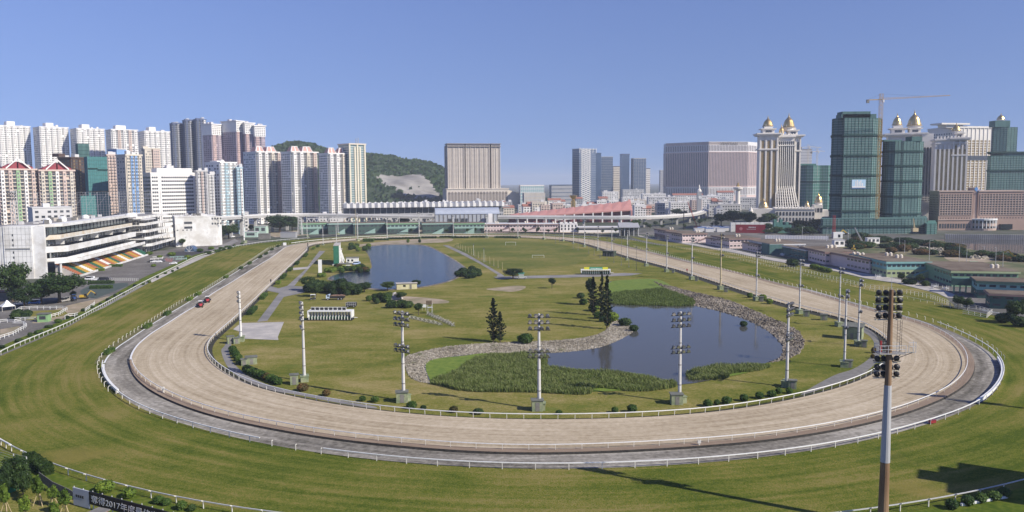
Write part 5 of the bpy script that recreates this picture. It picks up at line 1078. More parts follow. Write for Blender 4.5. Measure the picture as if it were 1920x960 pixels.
m_win = mat('window_glass', (.035, .04, .05), (.10, .105, .11), .35, rough=.15, spec=.6, contrast=1.5); m_winm = mat('window_mixed', (.10, .10, .105), (.28, .26, .25), .5, rough=.35, contrast=2.5); m_gold = mat('gold', (.75, .52, .20), rough=.28, metal=.9); m_wing = mat('window_gold', (.30, .21, .10), (.46, .34, .16), .15, rough=.2, metal=.4)
m_teal = mat('net_teal', (.05, .17, .17), (.08, .23, .23), .5, rough=.85); m_net = mat('net_green', (.048, .105, .100), (.090, .175, .162), .25, rough=.85, stretch=(1, 1, .3)); m_netl = mat('net_green_light', (.06, .15, .13), (.08, .20, .17), .3, rough=.8); m_ledger = mat('net_ledger', (.20, .27, .26), (.28, .34, .33), .4, rough=.8); m_netd = mat('net_band_dark', (.015, .045, .04), rough=.9)
m_bglass = mat('blue_glass', (.05, .085, .15), (.09, .13, .20), .05, rough=.12, spec=.8); m_rooftop = mat('rooftop', (.22, .21, .20), (.30, .29, .28), .3, rough=.9)
def tank(B, n, zr):
    for i in range(n): b = MB(); x = B.W * (.15 + .7 * rnd.random()); y = B.D * (.2 + .5 * rnd.random()); w_ = rnd.uniform(2, 5); b.box(x, x + w_, y, y + w_, zr, zr + rnd.uniform(1.5, 3.5)); B.part('roof_plant', b, m_w2)
def apt(label, x0, xs, x1, Y, d, yt, wall=m_w1, nb=4, bayw=.5, bayo=1.2, bays=None, wins=m_winm, pent=None, side=None, fl=3.0, cat='apartment tower', balc=None, nx=12, group=None, D=None, bandm=None, crown=None):
    B = Bld('apartment_tower', label, cat, x0, xs, x1, Y, d, D, group); Z = B.z(yt); B.Z = Z; W, Dp = B.W, B.D; nf = max(3, int(Z / fl)); side = side or ('L' if d > 0 else 'R')
    B.box('wall', wall, 0, W, 0, Dp, 0, Z)
    for i in range(nb):
        c = W * (i + .5) / nb; w_ = W / nb * bayw; ma = (bays[i % len(bays)] if bays else wall); b = MB(); b.box(c - w_ / 2, c + w_ / 2, -bayo, .1, 0, Z - .5); q = B.part('bay', b, ma)
        g = MB(); g.M = B.fr('F', bayo); k = max(1, round(nx * bayw / nb)); windows(g, c - w_ * .42, c + w_ * .42, 1, Z - 1.5, k, nf, .62, .5, .1, .06); g.M = None; g.build('bay_window', wins, q, 'stuff')
    g = MB(); g.M = B.fr('F')
    for i in range(nb + 1):
        s0 = 0 if i == 0 else W * (i - .5) / nb + W / nb * bayw / 2; s1 = W if i == nb else W * (i + .5) / nb - W / nb * bayw / 2
        if s1 - s0 > 1: windows(g, s0 + .2, s1 - .2, 1, Z - 1.5, max(1, round((s1 - s0) / 2.6)), nf, .7, .6, .1, .04)
    B.part('window', g, m_win, 'stuff')
    g = MB(); g.M = B.fr(side); windows(g, 1, Dp - 1, 1, Z - 1.5, max(2, int(Dp / 4)), nf, .5, .5, .12, .08); B.part('side_window', g, m_win, 'stuff')
    if balc:
        g = MB(); g.M = B.fr('F'); bands(g, 0, W, 1, Z - 1.5, nf, .22, bayo * .6); B.part('balcony', g, balc, 'stuff')
    b = MB(); b.box(-.4, W + .4, -bayo - .3, Dp + .4, Z - .4, Z + .9); B.part('parapet', b, bandm or wall)
    if pent:
        for (a, c, yy) in pent: xa, xc = B.x(a), B.x(c); b = MB(); b.box(xa, xc, Dp * .2, Dp * .7, Z + .9, B.z(yy)); B.part('roof_room', b, wall)
    if crown: crown(B, Z)
    tank(B, 2, Z + .9); return B
# --- white slab towers at the back left
for i, (a, s, e, yt, p0, p1, py, lab) in enumerate(((-6, 4, 63, 235.5, 22, 37, 226, 'white apartment tower at the far left of the back row'), (68, 80, 134, 238, 95, 109, 229, 'white apartment tower second from left in the back row'), (137, 149, 201, 241, 162, 176, 232, 'white apartment tower third from left, behind the small green scaffold'), (263, 275, 323, 246, 287, 299, 237, 'white apartment tower in the back row just left of the dark blue towers'))):
    apt(lab, a, s, e, 1150, 14, yt, m_w1, 5, .55, .9, None, m_winm, [(p0, p1, py)], nx=16)
apt('brownish white apartment tower with a roof dish, fourth in the back row', 203, 213, 263, 1120, 14, 243, m_w1, 5, .5, 1.5, [m_w1, m_peach], m_winm, [(224.5, 243, 234)], nx=14)
apt('cream apartment tower with rounded bays before the back row', 268, 272, 303, 900, 10, 279, m_cream, 2, .8, 2.2, [m_cream, m_peach], m_winm, [(272, 282, 274)], nx=8)
# --- apartments with red roofs
def redroof(B, Z):
    W = B.W
    b = MB(); b.prism([(W * .12, 1), (W * .5, 1), (W * .5, 14), (W * .12, 14)], Z + .9, [Z + 2, Z + 6.5, Z + 6.5, Z + 2]); b.prism([(W * .54, 1), (W * .92, 1), (W * .92, 14), (W * .54, 14)], Z + .9, [Z + 6.5, Z + 2, Z + 2, Z + 6.5]); B.part('roof', b, m_red)
    b = MB(); b.bar((W * .2, -.5, Z + 1), (W * .52, -.5, Z + 9), .9, .9); b.bar((W * .84, -.5, Z + 1), (W * .52, -.5, Z + 9), .9, .9); B.part('roof_arch', b, m_w1)
apt('peach apartment block with red roof and green balconies at the left edge', -12, -2, 70, 640, 10, 318, m_peach, 5, .45, 1.6, [m_w1, m_peach, m_aptgreen, m_w1, m_peach], m_winm, None, nx=15, crown=redroof, balc=m_cream)
apt('peach apartment block with red roof beside the dark brown tower', 66, 74, 141, 655, 10, 320, m_peach, 5, .45, 1.6, [m_cream, m_aptgreen, m_w1, m_peach, m_cream], m_winm, None, nx=15, crown=redroof, balc=m_cream)
apt('dark brown tower with rows of gold windows', 111, 135, 167, 760, 42, 296, m_brown, 3, .4, .6, None, m_wing, [(118, 130, 288)], nx=8)
B = Bld('netted_building', 'building wrapped in teal netting beside the dark brown tower', 'building', 160, 166, 203, 745, 10); Z = B.z(293.5); B.box('wall', m_teal, 0, B.W, 0, B.D, 0, Z)
g = MB(); g.M = B.fr('F'); bands(g, 0, B.W, 0, Z, 22, .05, .12); piers(g, 0, B.W, 0, Z, 9, .15, .14); B.part('scaffold', g, m_net, 'stuff')
for yy in (316, 318, 359): B.box('dark_platform', m_netd, B.W * (.02 if yy != 318 else .5), B.W * (.5 if yy == 316 else 1.02), -.8, 0, B.z(yy) - .4, B.z(yy) + .4)
B.box('lower_netting', m_teal, -8, B.W, -6, -1, 0, B.z(367))
B = Bld('green_scaffold', 'small green scaffold box on a roof before the white back row', 'scaffold', 146, 150, 171, 790, 12); B.box('netting', m_net, 0, B.W, 0, 10, 0, B.z(269)); g = MB(); g.M = B.fr('F'); bands(g, 0, B.W, 20, B.z(269), 20, .1, .1); B.part('ledger', g, m_netd, 'stuff')
apt('slim beige tower right of the teal netting', 201, 203, 221, 790, 8, 291, m_peach, 3, .5, .8, None, m_win, None, nx=6)
B = Bld('rooftop_box', 'plain bright blue roof box above the slim beige tower', 'roof building', 205, 222, 240, 800, 40); B.box('wall', m_blue, 0, B.W, 0, B.D, 0, B.z(280)); B.box('roof', m_w2, -.3, B.W + .3, -.3, B.D + .3, B.z(280), B.z(280) + .8)
apt('tower with sky blue centre panels and a dark side wall', 220, 237, 268, 720, 28, 291, m_cream, 4, .55, 1.0, [m_cream, m_blue, m_blue, m_cream], m_win, None, nx=10)
# --- white office with strip windows
B = Bld('office_block', 'white office block with long dark strip windows behind the small white block', 'office block', 266, 283, 368, 745, 22); Z = B.z(325); W, Dp = B.W, B.D; B.box('wall', m_w1, 0, W, 0, Dp, 0, Z)
g0, g1 = B.x(303), B.x(362)
for j in range(13):
    z = Z - 3 - j * 3.45
    if z < 6: break
    for a, c in ((1, B.x(296)), (g0, g1)):
        b = MB(); b.box(a, c, -.12, .05, z - 1.6, z); q = B.part('strip_window', b, m_win); b = MB(); n = int((c - a) / 1.7)
        for i in range(1, n): x = a + (c - a) * i / n; b.box(x - .16, x + .16, -.22, -.1, z - 1.6, z, 0, 'kbt')
        b.build('mullion', m_w1, q, 'stuff')
    b = MB(); b.M = B.fr('L'); b.box(1, Dp - 1, -.12, .05, z - 1.7, z); B.part('side_window', b, m_win)
b = MB(); b.box(W * .18, W * .95, Dp * .2, Dp * .8, Z, B.z(315)); B.part('roof_storey', b, m_w1); B.box('parapet', m_w1, -.3, W + .3, -.3, Dp + .3, Z - .6, Z + .8); tank(B, 3, B.z(315))
apt('grey apartment block with stained front right of the white office', 366, 369, 390, 760, 8, 321, m_w2, 3, .5, 1.0, [m_w2, m_peach, m_grey], m_winm, None, nx=8, fl=2.9); apt('lower pale grey block beside the light blue tower', 389, 391, 402, 775, 8, 328, m_w2, 2, .5, .6, None, m_winm, None, nx=4)
apt('light blue and white tower with a dark left side', 386, 413, 444, 790, 38, 305, m_w1, 4, .55, 1.2, [m_w1, m_lblue, m_w1, m_w2], m_winm, [(414, 428, 301)], nx=11, balc=m_lblue); apt('narrow light blue wing right of the light blue tower', 441, 444, 456, 800, 8, 315, m_lblue, 2, .6, .8, [m_lblue, m_w1], m_winm, None, nx=4)
# --- dark blue and mauve towers
for a, s, e, yt, lab in ((323, 327, 350, 232, 'left dark blue glass tower of the three on the skyline'), (347, 351, 372, 226, 'middle dark blue glass tower of the three on the skyline'), (368, 372, 391, 224, 'right dark blue glass tower of the three, with a bright white strip')):
    B = apt(lab, a, s, e, 1290, 22, yt, m_dblue, 3, .5, 1.6, [m_dblue, m_grey, m_dblue] if e < 390 else [m_dblue, m_dblue, m_w1], m_win, [(s + 2, e - 3, yt - 3)], nx=9, balc=m_grey)
for a, s, e, yt, lab in ((384, 400, 419, 233, 'leftmost mauve tower with white top storeys'), (419, 446, 460, 227, 'broad mauve tower with a wide shaded left side'), (458, 463, 480, 231, 'mauve and white tower third of the mauve row'), (478, 481, 500, 236, 'rightmost mauve tower, pink with white grid')):
    B = apt(lab, a, s, e, 1170, 40 if e < 462 else 16, yt, m_purple, 2, .6, 1.2, [m_pink, m_purple], m_winm, [(s + 2, e - 3, yt - 2)], nx=7, bandm=m_w1)
    B.box('white_storey', m_w1, -.5, B.W + .5, -1.8, B.D + .5, B.z(yt + 20), B.z(yt + 1)); g = MB(); g.M = B.fr('F', 1.8); windows(g, 0, B.W, B.z(yt + 19), B.z(yt + 3), 5, 5, .5, .5); B.part('upper_window', g, m_win, 'stuff'); B.box('cornice', m_w1, -1.6, B.W + 1.6, -3, B.D + 1, B.z(yt) - .5, B.z(yt) + 1)
# --- three white towers with pink roof frames
m_pkroof = mat('roof_frame_pink', (.48, .27, .23), (.55, .34, .30), .3, rough=.8)
def crown3(B, Z):
    for a, c in ((.08, .40), (.5, .88)):
        x0, x1 = B.W * a, B.W * c; y0, y1 = B.D * .15, B.D * .6; b = MB(); n = b._a([(x0, y0, Z + .9), (x1, y0, Z + .9), (x1, y1, Z + .9), (x0, y1, Z + .9), (x0 + 2.5, y0 + 2, Z + 7), (x1 - 2.5, y0 + 2, Z + 7), (x1 - 2.5, y1 - 2, Z + 7), (x0 + 2.5, y1 - 2, Z + 7)])
        for q in ((0, 1, 5, 4), (1, 2, 6, 5), (2, 3, 7, 6), (3, 0, 4, 7), (4, 5, 6, 7)): b.face([n + i for i in q])
        B.part('roof_hood', b, m_pkroof); b = MB()
        for xx, xt in ((x0, x0 + 2.5), ((x0 + x1) / 2, (x0 + x1) / 2), (x1, x1 - 2.5)): b.bar((xx, y0 - .3, Z + .9), (xt, y0 + 1.7, Z + 7.1), 1.0, .6)
        b.box(x0 + 2, x1 - 2, y0 + 1.5, y0 + 2.2, Z + 6.9, Z + 7.5); B.part('roof_frame', b, m_w1)
for a, s, e, Y, yt, lab in ((458, 481, 529, 1000, 285, 'white tower with pink roof frames, left one of three'), (528, 546, 596, 990, 285, 'white tower with pink roof frames, middle one of three'), (599, 615, 661, 975, 288, 'white tower with pink roof frames, right one next to the green glass tower')):
    apt(lab, a, s, e, Y, 30, yt, m_w1, 4, .42, 3.2, [m_w1, m_w1, m_cream, m_peach], m_winm, None, nx=14, crown=crown3, balc=m_w2)
# --- green glass tower with cream strips
B = Bld('green_glass_tower', 'tall green glass tower with cream vertical strips in front of the hill', 'tower', 636, 656, 686, 985, 30); Z = B.z(271); W = B.W; m_gg = mat('green_glass', (.10, .17, .17), (.20, .29, .28), .1, rough=.15, spec=.7); B.box('wall', m_gg, 0, W, 0, B.D, 0, Z)
for i, x in enumerate((.02, .34, .5, .66, .96)): b = MB(); b.box(W * x - 1, W * x + 1, -1.2, .1, 0, Z - (3 if i % 2 else 0)); B.part('strip', b, W_('strip_cream', (.60, .55, .42)) if i == 0 else bpy.data.materials['strip_cream'])
g = MB(); g.M = B.fr('F'); bands(g, 0, W, 1, Z, 34, .25, .35); g.M = B.fr('L'); bands(g, 0, B.D, 1, Z, 34, .2, .25); B.part('floor_band', g, m_w2, 'stuff'); B.box('crown', m_cream, -1, W + 1, -1.5, B.D + .5, Z, Z + 1.6)
b = MB(); b.tube((W * .55, 4, Z), (W * .55, 4, Z + 8), .6, .3, 6); b.tube((W * .68, 4, Z), (W * .68, 4, Z + 9), .6, .3, 6); B.part('antenna', b, m_grey)
# --- golf net and lattice tower behind the stand
p = Bld.wp(45, 610); t = thing('golf_net', 'tall grey net on poles behind the grandstand roof', 'net fence', p); q = Bld.wp(300, 700) - p
zt = zat(p, 362)
for i in range(13): v = q * (i / 12); b = MB(); b.tube(v, v + Vector((0, 0, zt)), .22, .16, 6); b.build('pole', m_grey, t)
b = MB()
for i in range(49): v = q * (i / 48); b.bar(v + Vector((0, 0, 20)), v + Vector((0, 0, zt)), .10, .10)
for k in range(13): z = 20 + (zt - 20) * k / 12; b.bar(Vector((0, 0, z)), q + Vector((0, 0, z)), .10, .10)
for i in range(12): b.bar(q * (i / 12) + Vector((0, 0, zt - 12)), q * ((i + 1) / 12) + Vector((0, 0, zt)), .1, .1)
b.build('net', m_grey, t, 'stuff')
def lattice(name, label, cat, p, h, w0, w1, ma, n=10, head=None):
    t = thing(name, label, cat, p); b = MB(); c = [(-1, -1), (1, -1), (1, 1), (-1, 1)]; f = lambda k: (w0 + (w1 - w0) * k / n) / 2; r = max(.08, w0 * .045)
    for a in c: b.bar((a[0] * f(0), a[1] * f(0), 0), (a[0] * f(n), a[1] * f(n), h), r * 1.8, r * 1.8)
    b.build('legs', ma, t); bpy.data.objects[t.children[-1].name].name = 'corner_leg'
    b = MB()
    for k in range(n):
        z0, z1 = h * k / n, h * (k + 1) / n
        for i in range(4):
            a, d = c[i], c[(i + 1) % 4]; b.bar((a[0] * f(k), a[1] * f(k), z0), (d[0] * f(k + 1), d[1] * f(k + 1), z1), r, r); b.bar((a[0] * f(k + 1), a[1] * f(k + 1), z1), (d[0] * f(k + 1), d[1] * f(k + 1), z1), r, r)
    b.build('bracing', ma, t, 'stuff'); return t
p = Bld.wp(24, 455); t = lattice('lattice_mast', 'grey lattice lamp tower left of the white stair tower', 'lattice tower', p, zat(p, 358), 3.4, 2.2, m_steel, 12)
for k in range(3):
    for i in range(4): lo = link('floodlight', LH, t, None, ((i - 1.5) * 1.4, -1.6, zat(p, 362) - k * 1.6)); link('lens', LL, lo)
p = at(563, 440, .05); lattice('camera_tower', 'grey lattice camera tower outside the far bend', 'tower', p, zat(p, 408), 4.2, 2.6, m_steel, 6)
# ================================================================ GRANDSTAND
U = Vector((OD[0], OD[1], 0)); 
A = at(98, 521); A.z = 0
gs = thing('grandstand', 'long white tiered grandstand with coloured seating beside the forecourt', 'grandstand', A, math.atan2(U.y, U.x) )   # local x along the track, local -y towards it
# local frame: x = along, y = away from the track (left)
Lg = (at(262, 478) - A).dot(U); zr_ = lambda py: zat(A, py)
H0 = zr_(424)
def gbox(name, ma, x0, x1, y0, y1, z0, z1, par=gs, **k): b = MB(); b.box(x0, x1, y0, y1, z0, z1); return b.build(name, ma, par, **k)
m_gw = mat('stand_white', (.66, .66, .64), (.78, .77, .75), .25, rough=.7, col3=(.55, .53, .49), scale3=.12); m_soffit = mat('soffit_grey', (.30, .30, .29), rough=.8); m_rustw = mat('stained_fascia', (.66, .64, .58), (.55, .45, .32), .22, rough=.8)
gbox('end_wall', m_gw, -2.0, 0, 2, 34, 0, H0)
gbox('stair_tower', m_gw, -2.6, 6, 8, 22, 0, H0 + .4)
for i in range(9): gbox('slit_window', m_win, -2.68, -2.5, 17, 17.7, H0 - 5 - i * 2.7 - (1.2 if i > 2 else 0), H0 - 3.8 - i * 2.7 - (1.2 if i > 2 else 0))
gbox('dark_ledge', m_soffit, -3.0, -2.5, 9, 21, H0 - 12.0, H0 - 11.3)
b = MB()
for y in range(9, 34, 2): b.box(-2.66, -2.55, y, y + .1, 0, H0)
for z in range(3, int(H0), 3): b.box(-2.66, -2.55, 8, 22, z, z + .08)
b.build('panel_joint', m_soffit, gs, 'stuff')
gbox('core', m_win, 0, Lg, 10, 32, 8, H0 - 1.0)
gbox('roof', m_rooftop, -1, Lg, 6, 34, H0 - 1.0, H0 - .2)
def deck(name, z, t_, yf, yb, x0, x1, par_h, ma, splay=0):
    b = MB(); b.prism([(x0 + splay, yf), (x1, yf), (x1, yb), (x0, yb)], z, z + t_); q = b.build(name, m_gw, gs)
    b = MB(); b.prism([(x0 + splay, yf), (x1, yf), (x1, yf + .3), (x0 + splay, yf + .3)], z + t_, z + t_ + par_h); b.prism([(x0, yf + 8), (x0 + splay, yf), (x0 + splay + .3, yf + .3), (x0 + .3, yf + 8)], z, z + t_ + par_h); b.build('balcony_front', ma, q); return q
deck('roof_canopy', H0 - 1.0, 1.2, -1, 10, 6, Lg + 1, .4, m_gw, 10); deck('upper_tier', H0 - 7.6, .6, -2.5, 12, 0, Lg, 1.9, m_rustw, 8); deck('middle_tier', H0 - 14.4, .7, -6, 12, 0, Lg - 5, 2.6, m_gw, 8); deck('lower_canopy', H0 - 20.4, .9, -10, 12, -1, Lg + 2, .9, m_gw, 12); q_ = deck('lower_terrace', H0 - 19.3, .5, -5.5, 10, 0, Lg - 5, 1.3, m_gw, 6)
for z, y, h, n in ((H0 - 5.0, 1.5, 4.0, 22), (H0 - 11.0, 3.5, 3.2, 26), (H0 - 17.4, 1, 4.0, 30)):
    gbox('glazing', mat('stand_glass', (.06, .075, .08), (.12, .14, .145), .12, rough=.12, spec=.7) if 'stand_glass' not in bpy.data.materials else bpy.data.materials['stand_glass'], 1, Lg - 1, y, y + .3, z, z + h)
    for i in range(n): x = 2 + (Lg - 4) * i / (n - 1); gbox('mullion', m_w2 if z < H0 - 10 else m_dark, x - .15, x + .15, y - .25, y, z, z + h)
for k in range(5): gbox('partition', m_gw, Lg * (.12 + .2 * k), Lg * (.12 + .2 * k) + .5, -1, 6, H0 - 11.0, H0 - 7.6)
# coloured seating: stepped rows, blocks of one colour
seatc = [mat('seat_green', (.03, .13, .08)), mat('seat_orange', (.40, .15, .07)), mat('seat_yellow', (.48, .30, .05)), mat('seat_white', (.70, .69, .66))]
order = [1, 0, 2, 3, 2, 1, 0, 2, 1, 3, 1, 2, 0, 1, 2, 3, 2, 0, 1, 2, 1, 3, 0, 0]
nb_ = len(order); 
st = MB()
for r_ in range(11): st.box(4, Lg, -13 + r_ * 1.15, -11.85 + r_ * 1.15, 0, .5 + r_ * .62)
st.build('terrace_step', m_conc, gs)
for i, c in enumerate(order):
    b = MB(); x0 = 4 + (Lg - 4) * i / nb_; x1 = 4 + (Lg - 4) * (i + 1) / nb_ - .5
    for r_ in range(11):
        y = -13 + r_ * 1.15; z = .5 + r_ * .62; b.box(x0, x1, y + .25, y + .75, z, z + .4); b.box(x0, x1, y + .7, y + .85, z, z + .8)
    b.build('seat_block', seatc[c], gs)
gbox('front_wall', m_gw, 2, Lg, -13.5, -13.1, 0, 1.1)
for i in range(7): x = 3 + (Lg - 6) * i / 6; b = MB(); b.box(x - .4, x + .4, -4, -3.2, 0, H0 - 20); b.build('column', m_gw, gs)
for x, y in ((36, 14), (40, 16), (62, 15), (65.5, 17)): b = MB(); b.lathe(x, y, [(2.0, H0 - .2), (2.0, H0 + 1.2), (1.7, H0 + 2.0), (1.0, H0 + 2.7), (.2, H0 + 3)], 14); b.build('roof_dome', m_white, gs, smooth=False)
for i in range(22): x = rnd.uniform(24, Lg - 4); y = rnd.uniform(12, 30); gbox('roof_plant', rnd.choice([m_w2, m_cream, m_cdark]), x, x + rnd.uniform(1.5, 4), y, y + 2, H0 - .2, H0 + rnd.uniform(.6, 1.8))
gbox('chimney', m_cdark, 20, 22, 8, 10, H0 - .2, H0 + 2.6); 
b = MB(); b.lathe(100, 15, [(2.4, H0), (2.2, H0 + 1.6), (1, H0 + 2.4), (.1, H0 + 2.6)], 12); b.build('roof_dome', m_white, gs)
# second stand beyond
A2 = at(268, 478); A2.z = 0; L2 = 78; zq = lambda py: zat(A2, py); g2 = thing('tiered_stand', 'smaller white stand with four open decks beyond the long grandstand', 'grandstand', A2, math.atan2(U.y, U.x)); H2 = zq(408)
gbox('core', m_win, 2, L2, 9, 26, 8, H2 - 1, g2); gbox('back_wall', m_gw, 0, L2 + 14, 22, 30, 0, H2 + .5, g2); gbox('roof', m_rooftop, 0, L2, 6, 28, H2 - 1, H2, g2)
for k in range(5):
    z = H2 - 1.2 - k * 4.9; yf = (1, -1, -3, -4, -5)[k]
    b = MB(); b.prism([(2, yf + 3), (6, yf), (L2, yf), (L2, 10), (2, 10)], z, z + .6); q = b.build('deck', m_gw, g2)
    b = MB(); b.prism([(2, yf + 3), (6, yf), (L2, yf), (L2, yf + .3), (6, yf + .3), (2.3, yf + 3.3)], z + .6, z + 1.9); b.build('balcony_front', m_gw, q)
    for i in range(12): x = 6 + (L2 - 8) * i / 11; gbox('column', m_gw if i % 2 else m_soffit, x - .2, x + .2, yf + 4, yf + 4.4, z - 4.3, z, g2)
for i in range(26): x = rnd.uniform(8, L2 - 4); gbox('table', m_white, x, x + 1.2, -1.5, -.5, H2 - 16.6, H2 - 15.9, g2)
gbox('ground_floor', m_gw, 10, L2 - 10, 4, 24, 0, H2 - 21, g2)
for i in range(7): x = 14 + i * 6.5; gbox('shop_window', m_win, x, x + 5, 3.9, 4.1, .5, 3.5, g2)
for x in (14, 24): b = MB(); b.lathe(x, 12, [(3, H2), (2.6, H2 + 1.8), (1.2, H2 + 2.7), (.1, H2 + 3)], 12); b.build('roof_dome', m_white, g2)
gbox('awning', m_aptgreen if False else m_w2, 6, 30, -2, 6, H2 - 2.2, H2 - 1.4, g2)
# small white block
B = Bld('white_block', 'plain white block with two dark slots above four square windows', 'office block', 322, 325, 402, 640, 4, 26); Z = B.z(408); W = B.W; B.box('wall', m_gw, 0, W, 0, 26, 0, Z); B.box('parapet', m_gw, -.3, W + .3, -.3, 26.3, Z, Z + 1)
b = MB(); b.prism([(W, 0), (W + 5, 6), (W + 5, 26), (W, 26)], 0, Z - .2); B.part('angled_wing', b, m_gw)
for y0 in (417, 426): B.box('slot_window', m_win, B.x(342), B.x(357), -.15, .1, B.z(y0) - 1.5, B.z(y0) + .3)
for px in (329, 339.5, 347, 354.5): B.box('square_window', m_win, B.x(px) - .55, B.x(px) + .55, -.12, .1, B.z(433), B.z(431))
for y0 in (411.5, 421):
    for i in range(4): x = B.x(394) + i * 2.1; B.box('window', m_win, x, x + 1.2, -.12, .1, B.z(y0) - .8, B.z(y0) + .7)
for i in range(14): x = rnd.uniform(4, W - 4); B.box('roof_plant', rnd.choice([m_cdark, m_w2]), x, x + 2.5, 3, 7, Z + 1, Z + rnd.uniform(1.5, 3))
# forecourt things
def lowbox(name, label, cat, px, py, W, D, H, rz, ma, roofm=None, win=0, z=.05):
    t = thing(name, label, cat, at(px, py, z), rz); b = MB(); b.box(-W / 2, W / 2, 0, D, 0, H); b.build('wall', ma, t)
    b = MB(); b.box(-W / 2 - .3, W / 2 + .3, -.3, D + .3, H, H + .25); b.build('roof', roofm or m_roof, t)
    for i in range(win): x = -W / 2 + (i + .5) * W / win; b = MB(); b.box(x - W / win * .3, x + W / win * .3, -.08, .05, H * .35, H * .8); b.build('window', m_win, t)
    return t
lowbox('green_kiosk', 'small light green kiosk beside the white parade fence', 'kiosk', 80, 604, 3.6, 3, 2.8, .15, mat('kiosk_green', (.20, .36, .16), (.26, .42, .2), 1), m_roof, 1)
lowbox('dark_shelter', 'maroon roofed shelter at the left edge below the trees', 'shelter', 6, 562, 12, 6, 3.2, .1, m_cdark, mat('maroon_roof', (.10, .035, .03)), 0)
t = thing('white_tent', 'white peaked tent among shrubs at the left edge', 'tent', at(14, 582, .05)); b = MB(); b.lathe(0, 0, [(3.4, 1.8), (1.6, 2.8), (.15, 4.2)], 4); b.build('canopy', m_white, t)
for x, y in ((2.3, 0), (-2.3, 0), (0, 2.3), (0, -2.3)): b = MB(); b.box(x * 1.4 - .06, x * 1.4 + .06, y * 1.4 - .06, y * 1.4 + .06, 0, 1.9); b.build('leg', m_post, t)
def post_rail(name, label, px, h=1.3, rails=2, ma=m_white, sp_=2.4, cat='fence', w_=.16, z=.08):
    P = [at(*q, z) for q in px]; o = P[0]; t = thing(name, label, cat, o); d = 0
    for a, c in zip(P, P[1:]):
        L = (c - a).length; n = max(1, int(L / sp_))
        for i in range(n): q = a + (c - a) * (i / n) - o; b = MB(); b.box(q.x - .07, q.x + .07, q.y - .07, q.y + .07, 0, h + .05); b.build('post', ma, t)
    for k in range(rails): sweep([p - o + Vector((0, 0, h * (1 - .45 * k))) for p in P], .08, w_).build('rail', ma, t)
    return t
post_rail('parade_fence', 'white post and rail fence round the small parade lawn', [(28, 587), (40, 581), (70, 580), (118, 580), (126, 582), (110, 592), (90, 598), (66, 601), (28, 602)]); post_rail('parade_fence', 'white post and rail fence at the lower left path corner', [(0, 637), (25, 629), (44, 618), (50, 613), (44, 609), (24, 609)]); post_rail('parade_fence', 'short white fence at the left edge by the tent', [(0, 606), (14, 605), (28, 606), (40, 604)])
post_rail('forecourt_fence', 'white picket fence behind the parked cars by the hedge', [(206, 526), (260, 527)], 1.4, 3, m_post, 1.2); post_rail('forecourt_fence', 'white rail at the corner of the forecourt path', [(122, 599), (128, 596), (140, 595), (146, 594)], 1.5); post_rail('forecourt_fence', 'white railing of the sloping ramp beside the forecourt path', [(160, 585), (176, 574), (178, 570)], 1.4)
post_rail('ring_fence', 'pale green fence round the flower beds of the parade ring', [(315, 487), (330, 488), (350, 487), (348, 483), (318, 484)], 1.1, 2, W_('ring_green', (.35, .55, .48))); post_rail('ring_fence', 'white fence at the left of the parade ring', [(282, 488), (304, 486), (306, 483), (286, 484)], 1.1)
t = thing('arch_shelter', 'grey glass arch shelter at the parade ring', 'shelter', at(358, 471.5, .05), 0); b = MB(); n = 9
for i in range(n): a0, a1 = PI * i / n, PI * (i + 1) / n; b.poly([(-3.6 * math.cos(a0), -3, 4.6 * math.sin(a0)), (-3.6 * math.cos(a1), -3, 4.6 * math.sin(a1)), (-3.6 * math.cos(a1), 4, 4.6 * math.sin(a1)), (-3.6 * math.cos(a0), 4, 4.6 * math.sin(a0))]); b.poly([(0, -3, 0), (-3.6 * math.cos(a0), -3, 4.6 * math.sin(a0)), (-3.6 * math.cos(a1), -3, 4.6 * math.sin(a1))])
b.build('glazed_vault', m_bglass, t)
for i in range(5): a = PI * i / 4; b = MB(); b.bar((0, -3.1, .1), (-3.6 * math.cos(a), -3.1, 4.6 * math.sin(a)), .2, .2); b.build('rib', m_white, t)
sheet('parade_ring', [(312, 477), (330, 472), (352, 471), (380, 470), (388, 473), (370, 478), (345, 481), (318, 482)], .09, mat('dark_cinder', (.035, .033, .035), (.06, .055, .055), .5)); sheet('parade_terrace', [(305, 489), (312, 484), (326, 484), (322, 492)], .10, mat('red_paving', (.22, .10, .09), (.28, .14, .12), .6), False)
lowbox('kiosk', 'pale green and white kiosk with two large dark windows beyond the left straight', 'kiosk', 488, 438, 12, 8, 7.5, .0, mat('mint_wall', (.42, .55, .48)), m_w2, 2); lowbox('kiosk_annex', 'low mint green annex left of the kiosk with dark windows', 'kiosk', 470, 445, 12, 8, 5, .1, bpy.data.materials['mint_wall'], m_w2, 1); lowbox('grey_enclosure', 'grey mesh enclosure right of the kiosk', 'enclosure', 540, 446, 14, 6, 5, 0, m_grey, m_grey, 0); lowbox('grey_enclosure', 'dark grey mesh screen before the kiosk', 'enclosure', 495, 449, 10, 5, 5, .1, m_cdark, m_cdark, 0)
